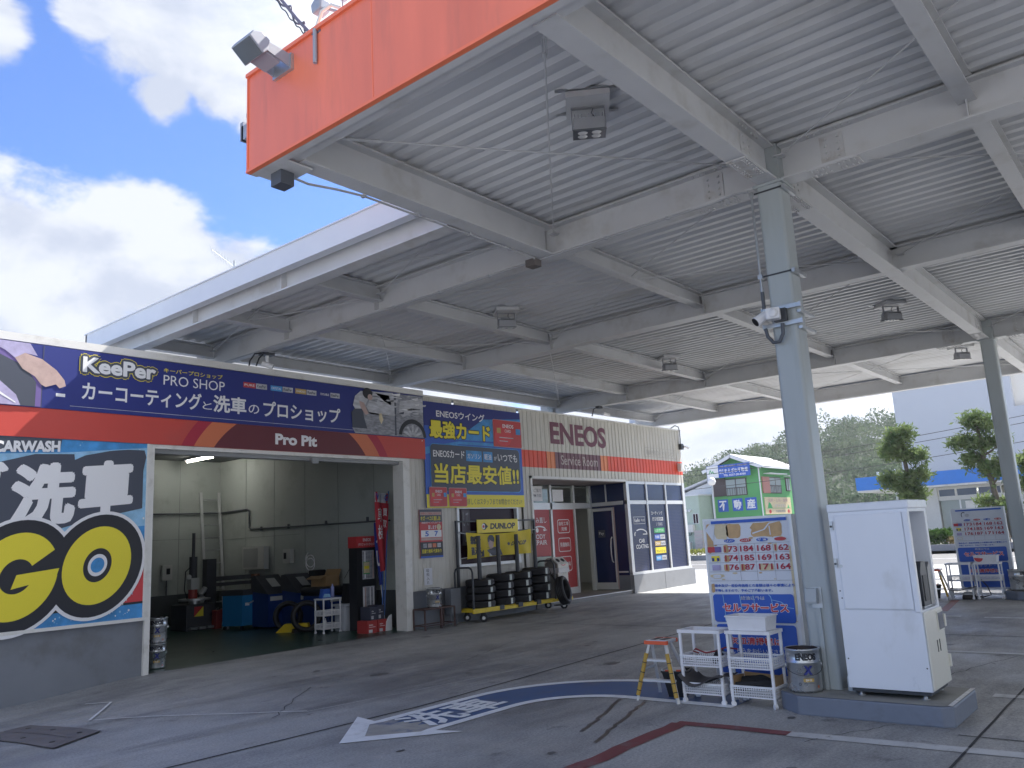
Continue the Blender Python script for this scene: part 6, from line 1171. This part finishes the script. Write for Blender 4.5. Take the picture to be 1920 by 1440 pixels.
# ================================================================== BEYOND THE FORECOURT
struct(MB().poly([(-900,-900,-.25),(1500,-900,-.25),(1500,1200,-.25),(-900,1200,-.25)]).build('far_ground', mat('far_soil', (.3,.3,.26), .9, var=.3, vs=.05), None, (0,0,-.25)), 'flat land around the station reaching the horizon')
m_asph = mat('asphalt', (.085,.085,.088), .8, var=.15, vs=1.5, bump=.3, bs=90)
struct(MB().box(29.4,-200,-.1,38.5,300,.098).build('road', m_asph, None, (34,0,0)), 'grey road beyond the forecourt')
RD = bpy.data.objects['road']
for x in (29.75,34.0,38.1): MB().box(x,-200,.1,x+.14,300,.103).build('road_line', m_line, RD)
struct(MB().box(38.5,-200,-.1,41,300,.22).build('pavement', mat('pavement', (.36,.35,.33), .8, var=.1, vs=2, bump=.2), None, (40,0,0)), 'pale raised pavement along the far side of the road')
struct(MB().box(41,-200,-.1,120,300,.12).build('pavement', mat('lot_asphalt', (.25,.25,.24), .8, var=.15, vs=.8), None, (80,0,0)), 'grey lot around the buildings across the road')
m_leafs = {}
def leafmat(name, c0, c1, sc=1.2):
    m = bpy.data.materials.new(name); m.use_nodes = True; t = m.node_tree; n = t.nodes; p = n['Principled BSDF']; g = n.new('ShaderNodeNewGeometry'); a = n.new('ShaderNodeTexNoise'); a.inputs['Scale'].default_value = sc; a.inputs['Detail'].default_value = 3
    t.links.new(g.outputs['Position'], a.inputs['Vector']); r = n.new('ShaderNodeMapRange'); r.inputs[1].default_value = .32; r.inputs[2].default_value = .68; t.links.new(a.outputs['Fac'], r.inputs[0]); x = n.new('ShaderNodeMix'); x.data_type = 'RGBA'; t.links.new(r.outputs[0], x.inputs[0]); x.inputs[6].default_value = (*c0,1); x.inputs[7].default_value = (*c1,1); t.links.new(x.outputs[2], p.inputs['Base Color']); p.inputs['Roughness'].default_value = .8; p.inputs['Specular IOR Level'].default_value = .12
    p.inputs['Subsurface Weight'].default_value = 0; tr = n.new('ShaderNodeBsdfTranslucent'); t.links.new(x.outputs[2], tr.inputs['Color']); ms = n.new('ShaderNodeMixShader'); ms.inputs[0].default_value = .35; t.links.new(p.outputs[0], ms.inputs[1]); t.links.new(tr.outputs[0], ms.inputs[2]); t.links.new(ms.outputs[0], n['Material Output'].inputs[0]); return m
M_leaf = leafmat('street_tree_leaf', (.075,.125,.05), (.20,.26,.10), 2.0); M_hedge = leafmat('hedge_leaf', (.03,.075,.02), (.07,.13,.03), 3); M_wood = leafmat('wood_leaf', (.045,.08,.05), (.095,.135,.07), .09)
m_bark = mat('bark', (.12,.1,.08), .9, var=.3, vs=8, bump=.5, bs=30)
def leaf(B, p, s, up=.3, el=1.8):
    d = V((rnd.gauss(0,1),rnd.gauss(0,1),rnd.gauss(up,.8))).normalized(); a = d.orthogonal().normalized(); a = (a*cos(rnd.random()*6.3)+d.cross(a)*sin(rnd.random()*6.3)); s *= rnd.uniform(.7,1.3)
    b = len(B.v); B.v += [p, p+d*s*el*.5+a*s*.35, p+d*s*el, p+d*s*el*.5-a*s*.35]; B.f.append((b,b+1,b+2,b+3)); B.sm.append(False)
def tree(label, x, y, lobes, trunk, n=420, s=.17):
    t = thing('street_tree', label, 'tree', (x,y,.2), 'pruned street trees across the road'); B = MB(); B.tube(trunk, [.17-.1*i/(len(trunk)-1) for i in range(len(trunk))], 9)
    tr = B.build('trunk', m_bark, t); C_ = MB(); Lb = MB()
    for (c, r) in lobes:
        c = V(c); near = min((V(q) for q in trunk[1:]), key=lambda q: (q-c).length+abs(q.z-c.z+.5)); Lb.tube([near, near.lerp(c,.5)+V((0,0,-.05)), c], [.06,.045,.02], 6)
        for k in range(int(n*.42*r*r/.5)):
            d = V((rnd.gauss(0,1),rnd.gauss(0,1),rnd.gauss(.25,.75))).normalized(); q0_ = c+V((d.x,d.y,d.z*.75))*r*rnd.uniform(.25,.8); tip = q0_+(d+V((0,0,.45))).normalized()*rnd.uniform(.18,.45)
            if rnd.random() < .25: Lb.cyl(q0_, tip, .008, .003, n=4, caps=False)
            for _ in range(8): leaf(C_, q0_.lerp(tip, rnd.random())+V((rnd.gauss(0,.035),rnd.gauss(0,.035),rnd.gauss(0,.035))), s*.62, .45, 2.4)
    Lb.build('limb', m_bark, tr); C_.build('crown', M_leaf, t); return t
tree('fuller pruned street tree with round lobes in front of the blue fascia', 45, 11.5, [((45,11.5,5.7),.72),((44.9,11.9,5.0),.75),((45,11.0,4.6),.6),((45,12.3,3.5),.62),((44.9,11.7,3.3),.7),((45,10.9,3.6),.55),((45,11.3,2.7),.65)], [(45,11.45,.2),(45,11.4,2),(45,11.42,3.4),(45,11.5,4.6),(45,11.45,5.6)])
tree('taller pruned street tree with bare stepped tiers beside the far column', 45, 7.75, [((45,8.1,6.0),.62),((45,7.7,5.8),.5),((45,8.8,5.0),.55),((45,8.0,4.9),.6),((45,7.2,4.9),.5),((45,8.4,4.1),.5),((45,7.6,3.6),.65),((45,7.1,3.8),.5),((45,8.1,2.1),.4),((45,7.2,1.9),.5)], [(45,7.5,.2),(45,7.6,1.5),(45,7.75,3),(45,7.95,4.4),(45,8.0,5.8)])
tree('street tree mostly hidden behind the far column', 46, 6.2, [((46,6.2,3.9),.6),((46,5.8,3.3),.7),((46,6.3,2.8),.5)], [(46,6.1,.2),(46,6.1,2),(46,6.1,3.6)])
def bush(name, label, x0, y0, x1, y1, z0, z1, n, mat_=None, s=.09):
    C_ = MB(); 
    for k in range(n):
        u, v, w = rnd.random(), rnd.random(), rnd.random()
        if rnd.random() < .7: w = 1-abs(rnd.gauss(0,.12))
        q = V((x0+(x1-x0)*u, y0+(y1-y0)*v, z0+(z1-z0)*w*(.8+.25*sin(v*23)*sin(u*9+v*5)))); leaf(C_, q, s, .6)
    o = C_.build(name, mat_ or M_hedge, None, ((x0+x1)/2,(y0+y1)/2,z0)); return tag(o, label, 'shrub')
bush('round_shrub','low dark green shrub behind the far step ladder across the road',43,9.6,44.2,11.1,.2,1.0,3200); bush('round_shrub','dry low shrub beside the dark green shrub across the road',43,8.9,44,9.6,.2,.65,700,leafmat('dry_leaf',(.16,.13,.06),(.25,.2,.1)))
bush('clipped_hedge','low yellow green hedge beside the pale green wall',38.6,19.6,39.4,25,.35,.62,2600,leafmat('hedge_yellow',(.14,.17,.04),(.24,.25,.07)),.07)
tag(MB().box(38.5,-5,.1,38.62,12.5,.48).build('low_kerb_wall', m_plinth), 'dark low kerb wall in front of the shrubs across the road', 'wall'); tag(MB().box(38.45,19,.05,38.6,26,.36).build('low_kerb_wall', m_plinth), 'dark low kerb wall under the yellow green hedge', 'wall')
# green house
HX, HY, HY2, HX2, ZE, ZR = 58.0, 24.9, 28.6, 64.2, 6.05, 6.95
GH = thing('green_house', 'bright green two storey house with grey gable roof and blue shop signs', 'house', (61,26.7,0)); m_gw = mat('house_green', (.11,.38,.14), .7, var=.06, vs=2, dirt=(.09,.26,.1), ds=1, da=.3); ym = (HY+HY2)/2
MB().prism([(HX,HY,0),(HX,HY2,0),(HX,HY2,ZE),(HX,ym,ZR-.1),(HX,HY,ZE)],(HX2-HX,0,0)).build('wall', m_gw, GH); m_rf = mat('roof_grey', (.42,.43,.46), .5, var=.08, vs=3)
rf = MB(); 
for sg, ya, yb in ((1,HY-.5,ym),(-1,HY2+.5,ym)): rf.prism([(HX-.55,ya,ZE-.12),(HX2+.5,ya,ZE-.12),(HX2+.5,yb,ZR),(HX-.55,yb,ZR)],(0,0,.12))
rf.build('roof', m_rf, GH); B = MB(); B.bar((HX-.57,HY-.5,ZE-.16),(HX-.57,ym,ZR-.04),.03,.22).bar((HX-.57,HY2+.5,ZE-.16),(HX-.57,ym,ZR-.04),.03,.22).box(HX-.6,HY-.6,ZE-.2,HX2+.5,HY-.5,ZE-.06); B.build('bargeboard', m_flash, GH)
m_hwin = mat('house_glass', (.32,.37,.37), .12); m_dk = mat('window_brown', (.07,.05,.05), .5)
def hwin(P0, P1, z0, z1, ax, bars=0):      # ax 0: on the -x face (runs in y); 1: on the -y face
    def bx(u0,a0,u1,a1,o0,o1,m,nm,par): 
        return (MB().box(HX-o1,u0,a0,HX-o0,u1,a1) if ax == 0 else MB().box(u0,HY-o1,a0,u1,HY-o0,a1)).build(nm, m, par)
    f = bx(P0-.06,z0-.06,P1+.06,z1+.06,0,.06,m_dk,'window',GH); bx(P0,z0,P1,z1,.06,.066,m_hwin,'pane',f); mid = (P0+P1)/2; bx(mid-.03,z0,mid+.03,z1,.066,.08,m_dk,'sash',f)
    for k in range(bars): u = P0+(P1-P0)*(k+.5)/bars; bx(u-.012,z0,u+.012,z0+.5,.1,.12,m_dk,'railing_bar',f)
    if bars: bx(P0-.05,z0+.5,P1+.05,z0+.54,.09,.13,m_dk,'railing',f)
    return f
hwin(25.95,27.5,4.05,5.2,0,8); MB().box(HX-.09,27.56,4.02,HX-.0,28.58,5.35).build('shutter', m_dk, GH); hwin(59.75,61.8,4.1,5.2,1,8); MB().box(58.4,HY-.1,4.05,59.65,HY,5.25).build('shutter', mat('shutter_pink',(.42,.2,.17),.6), GH); hwin(62.9,63.6,4.3,5.2,1)
MB().box(58.9,HY-.5,5.46,62.2,HY,5.52).box(62.7,HY-.4,5.36,64,HY,5.42).build('window_hood', m_flash, GH); MB().cyl((HX-.06,HY-.06,0),(HX-.06,HY-.06,ZE-.1),.05,n=8).build('downpipe', m_flash, GH)
sg = MB().box(HX-.62,25.25,5.38,HX-.56,28.7,6.32).build('name_board', K_blue, GH); s = Sign(sg,(HX-.625,0,0),(0,-1,0)); s.rect(-28.68,5.4,-27.75,6.3,0,K_wht); s.poly([(-28.55,5.7),(-28.4,6.05),(-28.28,5.8),(-28.2,5.95),(-28.1,5.75),(-27.85,5.78),(-27.85,5.72),(-28.15,5.7),(-28.22,5.82),(-28.32,5.72),(-28.4,5.92),(-28.48,5.7)],1,K_grn)
s.text('土地・建物の売買仲介・お気軽に相談',-27.6,6.12,-25.45,6.26,0,K_cream,.0); s.text('株式',-27.68,5.85,-27.32,6.0,0,K_wht,.02); s.text('会社',-27.68,5.66,-27.32,5.81,0,K_wht,.02); s.text('まえざわ不動産',-27.25,5.68,-25.4,6.02,0,K_wht,.02); s.text('TEL 0537-28-8380',-27.35,5.45,-25.6,5.6,0,K_wht,.02); s.done()
for ch, a, b in (('不',27.5,28.32),('動',26.35,27.15),('産',25.25,26.12)):
    p_ = MB().box(HX-.04,a,2.87,HX-.0,b,3.78).build('letter_panel', K_blue, GH); s = Sign(p_,(HX-.045,0,0),(0,-1,0)); s.text(ch,-b+.1,2.97,-a-.1,3.68,0,K_wht,.03); s.done()
pb = MB().box(58.5,HY-.05,2.5,63.4,HY,3.75).build('notice_board', K_cream, GH); s = Sign(pb,(0,HY-.055,0),(1,0,0)); s.text('貸家・土地・建物',59.1,3.4,62.8,3.65,0,K_skin,.02); s.text('お任せください',60.2,2.98,62.3,3.25,0,K_lgr,.02); s.rect(58.8,2.92,63.2,2.95,0,K_grn); s.poly([(58.9,2.95),(59.2,3.4),(59.5,3.3),(59.8,2.95)],0,K_grn); s.poly([(62.6,2.95),(62.8,3.25),(63.0,2.95)],0,K_grn); s.ell(59.3,2.7,.22,.14,0,K_red); s.text('月極駐車場',60.3,2.62,62.2,2.8,0,K_gry,.01); s.ell(62.8,2.7,.2,.14,0,K_red); s.done()
# pale green low building
PGB = thing('pale_green_building', 'low pale green building with grey roof beside the green house', 'building', (60,33,0)); m_pg = mat('pale_green_wall',(.47,.57,.50),.7,var=.05); MB().box(56,28.9,0,66,42,4.15).build('wall', m_pg, PGB); MB().box(55.9,28.8,4.15,66,42,4.25).build('eaves', m_flash, PGB)
MB().prism([(60,28.0,4.25),(60,33.2,4.25),(60,29.4,5.45)],(8,0,0)).build('gable', m_flash, PGB); MB().prism([(59.4,27.6,4.55),(59.4,27.7,4.4),(59.4,29.5,5.45),(59.4,29.4,5.65)],(8.6,0,0)).prism([(59.4,29.4,5.65),(59.4,29.4,5.5),(59.4,33.9,4.2),(59.4,33.9,4.35)],(8.6,0,0)).build('roof', m_rf, PGB)
w = MB().box(55.95,29.0,2.1,56,29.45,2.85).build('window', m_alu, PGB); MB().box(55.94,29.04,2.14,55.95,29.2,2.81).box(55.94,29.25,2.14,55.95,29.41,2.81).build('pane', m_dglass, w)
for y in (29.65,29.9): MB().cyl((56,y,3.1),(55.8,y,3.08),.09,n=12).build('vent_hood', m_flash, PGB)
AC = thing('meter_cabinet', 'pale meter cabinet on the pale green wall', 'cabinet', (55.8,29.7,1.4)); MB().box(55.6,29.35,1.5,55.99,30.0,2.05).build('cabinet_case', m_trim, AC); MB().tube([(55.7,29.9,1.5),(55.7,29.85,1.3),(55.7,29.6,1.3),(55.7,29.5,1.5)],.03,6).build('cabinet_cable', m_black, AC)
CRT = thing('stacked_crates', 'stack of pale plastic crates by the pale green wall', 'crates', (55,28.6,.2))
for k in range(6): MB().box(54.7,28.2,.14+k*.25,55.3,28.8,.36+k*.25).build('crate', mat('crate_pale',(.5,.45,.45),.6), CRT)
BNC = thing('white_barrier', 'white low barrier box by the pale green wall', 'barrier', (55,29.6,.2)); MB().box(54.9,29.3,.14,55.2,30.2,.75).build('panel', m_trim, BNC); MB().box(54.86,29.26,.75,55.24,30.24,.82).build('top_rail', m_flash, BNC)
SPL = thing('street_lamp', 'grey pole with round white globe lamp beside the green house', 'street lamp', (50,23.6,.1)); MB().cyl((50,24.72,.1),(50,24.72,4.6),.07,n=8).build('pole', m_galv, SPL); MB().lathe([(0,-.28),(.2,-.2),(.28,0),(.2,.2),(0,.28)],(50,24.72,4.7),16).build('globe', m_wplast, SPL)
# blue fascia shop
SH_ = thing('roadside_shop', 'white roadside shop with long bright blue fascia across the road', 'shop', (64,13,0)); m_bf = mat('fascia_blue',(.03,.19,.62),.4,var=.05); MB().box(60,-6,3.72,60.15,18.72,4.62).box(60.15,18.6,3.72,72,18.72,4.62).build('fascia', m_bf, SH_); MB().box(60.1,-6,3.6,72,18.7,3.72).build('soffit', m_trim, SH_); m_sw = mat('shop_white',(.62,.62,.6),.6,var=.05)
MB().box(61.5,13.95,0,72,14.9,3.6).box(61.6,-6,2.7,72,13.95,2.95).box(61.6,-6,0,61.9,9.6,2.7).box(61.6,-6,3.45,72,13.95,3.6).box(66,-6,0,72,14.9,3.6).build('wall', m_sw, SH_)
for a, b in ((12.9,13.85),(11.6,12.75),(10.2,11.45)): f_ = MB().box(61.58,a-.06,2.93,61.62,b+.06,3.47).build('window', m_trim, SH_); MB().box(61.57,a,2.98,61.58,b,3.42).build('pane', mat('shop_glass',(.06,.08,.14),.08), f_)
MB().box(61.8,10.4,.1,61.85,13.9,2.7).build('glass_door', mat('shop_door_glass',(.3,.34,.33),.12), SH_)
for y in (12.7,11.6): MB().box(61.75,y-.05,.1,61.8,y+.05,2.7).build('door_frame', m_alu, SH_)
MB().box(61.78,10.35,1.9,61.8,12.4,2.6).build('shop_notice', m_trim, SH_); MB().cyl((61.0,16.4,0),(61.0,16.4,3.6),.08,n=8).build('post', m_galv, SH_); MB().cyl((62.4,11.2,3.3),(62.4,12.9,3.3),.05,n=6).build('lit_tube', m_lamp2, SH_)
MB().box(60.5,17.3,4.62,60.8,17.4,4.95).box(60.5,16.2,4.62,60.8,16.3,5.05).cyl((60.6,16.2,4.8),(60.6,17.4,4.75),.03,n=6).build('roof_bracket', m_galv, SH_)
# tall pale building
TBD = thing('tall_building', 'tall plain pale building behind the blue fascia shop', 'building', (100,13,0)); m_tb = mat('tall_pale',(.50,.53,.60),.7,var=.03,vs=.2); MB().box(90,12.7,0,110,23.3,21).box(90,-4,0,110,12.7,11.6).build('wall', m_tb, TBD); MB().box(91,11.2,11.6,100,12.7,16).build('stair_tower', mat('tower_cream',(.72,.7,.66),.7), TBD)
w = MB().box(89.9,10.5,9.4,90,11.9,11.1).build('window', m_trim, TBD); MB().box(89.88,10.65,9.55,89.9,11.75,10.95).build('pane', m_dglass, w)
# overhead wires and far pole
UP = thing('utility_pole','grey utility pole carrying wires beyond the road','pole',(48,-8,0)); MB().cyl((48,-8,0),(48,-8,9),.16,.12,n=10).build('pole_shaft', m_galv, UP); MB().bar((48,-8.6,8),(48,-7.4,8),.08,.1).build('cross_arm', m_galv, UP)
for i, (p, q, lab) in enumerate((((50,40,5.6),(50,-8,8.4),'upper thin black wire across the pale tall building'),((50,40,5.3),(50,-8,8.0),'second thin black wire just under the upper one'),((52,40,4.6),(50,-8,7.0),'lowest thin wire above the blue fascia'))):
    P_ = [V(p).lerp(V(q),k/24)-V((0,0,1.1*(1-(k/12-1)**2))) for k in range(25)]; tag(MB().tube(P_,.018,5).build('overhead_wire', m_black), lab, 'wire')
# wooded hill
def hz(x, y):
    pf = [(-80,6),(20,12),(40,19),(54,19.5),(61,21),(70,19.3),(78,16),(88,12.5),(98,11.5),(109,11.5),(130,9),(200,6)]
    for (a, b), (c, d) in zip(pf, pf[1:]):
        if a <= y <= c: h = b+(d-b)*(y-a)/(c-a); break
    else: h = 6
    t = max(0, min(1, (x-105)/95)); return .1+h*(t*t*(3-2*t))
gx = [100+5*i for i in range(21)]+[240,300,400]; gy = [-80+8*i for i in range(36)]; B = MB(); B.add([(x,y,hz(x,y)-(0 if x < 210 else (x-200)*.03)) for x in gx for y in gy],[(i*len(gy)+j,(i+1)*len(gy)+j,(i+1)*len(gy)+j+1,i*len(gy)+j+1) for i in range(len(gx)-1) for j in range(len(gy)-1)],True)
struct(B.build('hill', mat('hill_soil',(.03,.05,.03),.9)), 'low wooded hill behind the houses')
B = MB(); r2 = random.Random(11); rnd = r2; k = 0
while k < 430:
    x, y = r2.uniform(108,203), r2.uniform(20,150)
    if x < 190 and r2.random() < .25: continue
    k += 1; R_ = r2.uniform(2.0,4.2); c = V((x,y,hz(x,y)+R_*.55)); tall = r2.random() < .2
    for _ in range(int(210*R_*.6)):
        d = V((r2.gauss(-.35,1),r2.gauss(0,1),r2.gauss(.45,.8))).normalized(); q = c+V((d.x*R_,d.y*R_,d.z*R_*(1.35 if tall else .85)))*r2.uniform(.72,1.04); leaf(B, q, .40, .35, 1.5)
wd = B.build('forest', M_wood); wd['kind'] = 'stuff'; wd['label'] = 'dense green wood covering the hill'; wd['category'] = 'trees'
B = MB(); 
for k in range(26):
    x, y, R_ = r2.uniform(66,84), r2.uniform(30,48), r2.uniform(1.6,2.8); c = V((x,y,1.6+r2.uniform(0,2.0)))
    for _ in range(150): d = V((r2.gauss(0,1),r2.gauss(0,1),r2.gauss(.2,.8))).normalized(); leaf(B, c+d*R_*r2.uniform(.5,1), .4, .3, 1.5)
wd = B.build('forest', M_wood); wd['kind'] = 'stuff'; wd['label'] = 'belt of dark trees behind the pale green building'; wd['category'] = 'trees'

# ================================================================== AIR
HZ = MB().box(-70,-90,-1.3,330,220,34).build('haze', mat('haze_air',(1,1,1)), None, (130,60,-1.3)); HZ['kind'] = 'stuff'; HZ['label'] = 'thin pale summer haze softening the far hill'; HZ['category'] = 'haze'
hm = MATS['haze_air'].node_tree; hm.nodes.clear(); pv = hm.nodes.new('ShaderNodeVolumePrincipled'); pv.inputs['Color'].default_value = (.93,.96,1,1); pv.inputs['Density'].default_value = .00042; pv.inputs['Anisotropy'].default_value = .35; ho = hm.nodes.new('ShaderNodeOutputMaterial'); hm.links.new(pv.outputs[0], ho.inputs['Volume'])
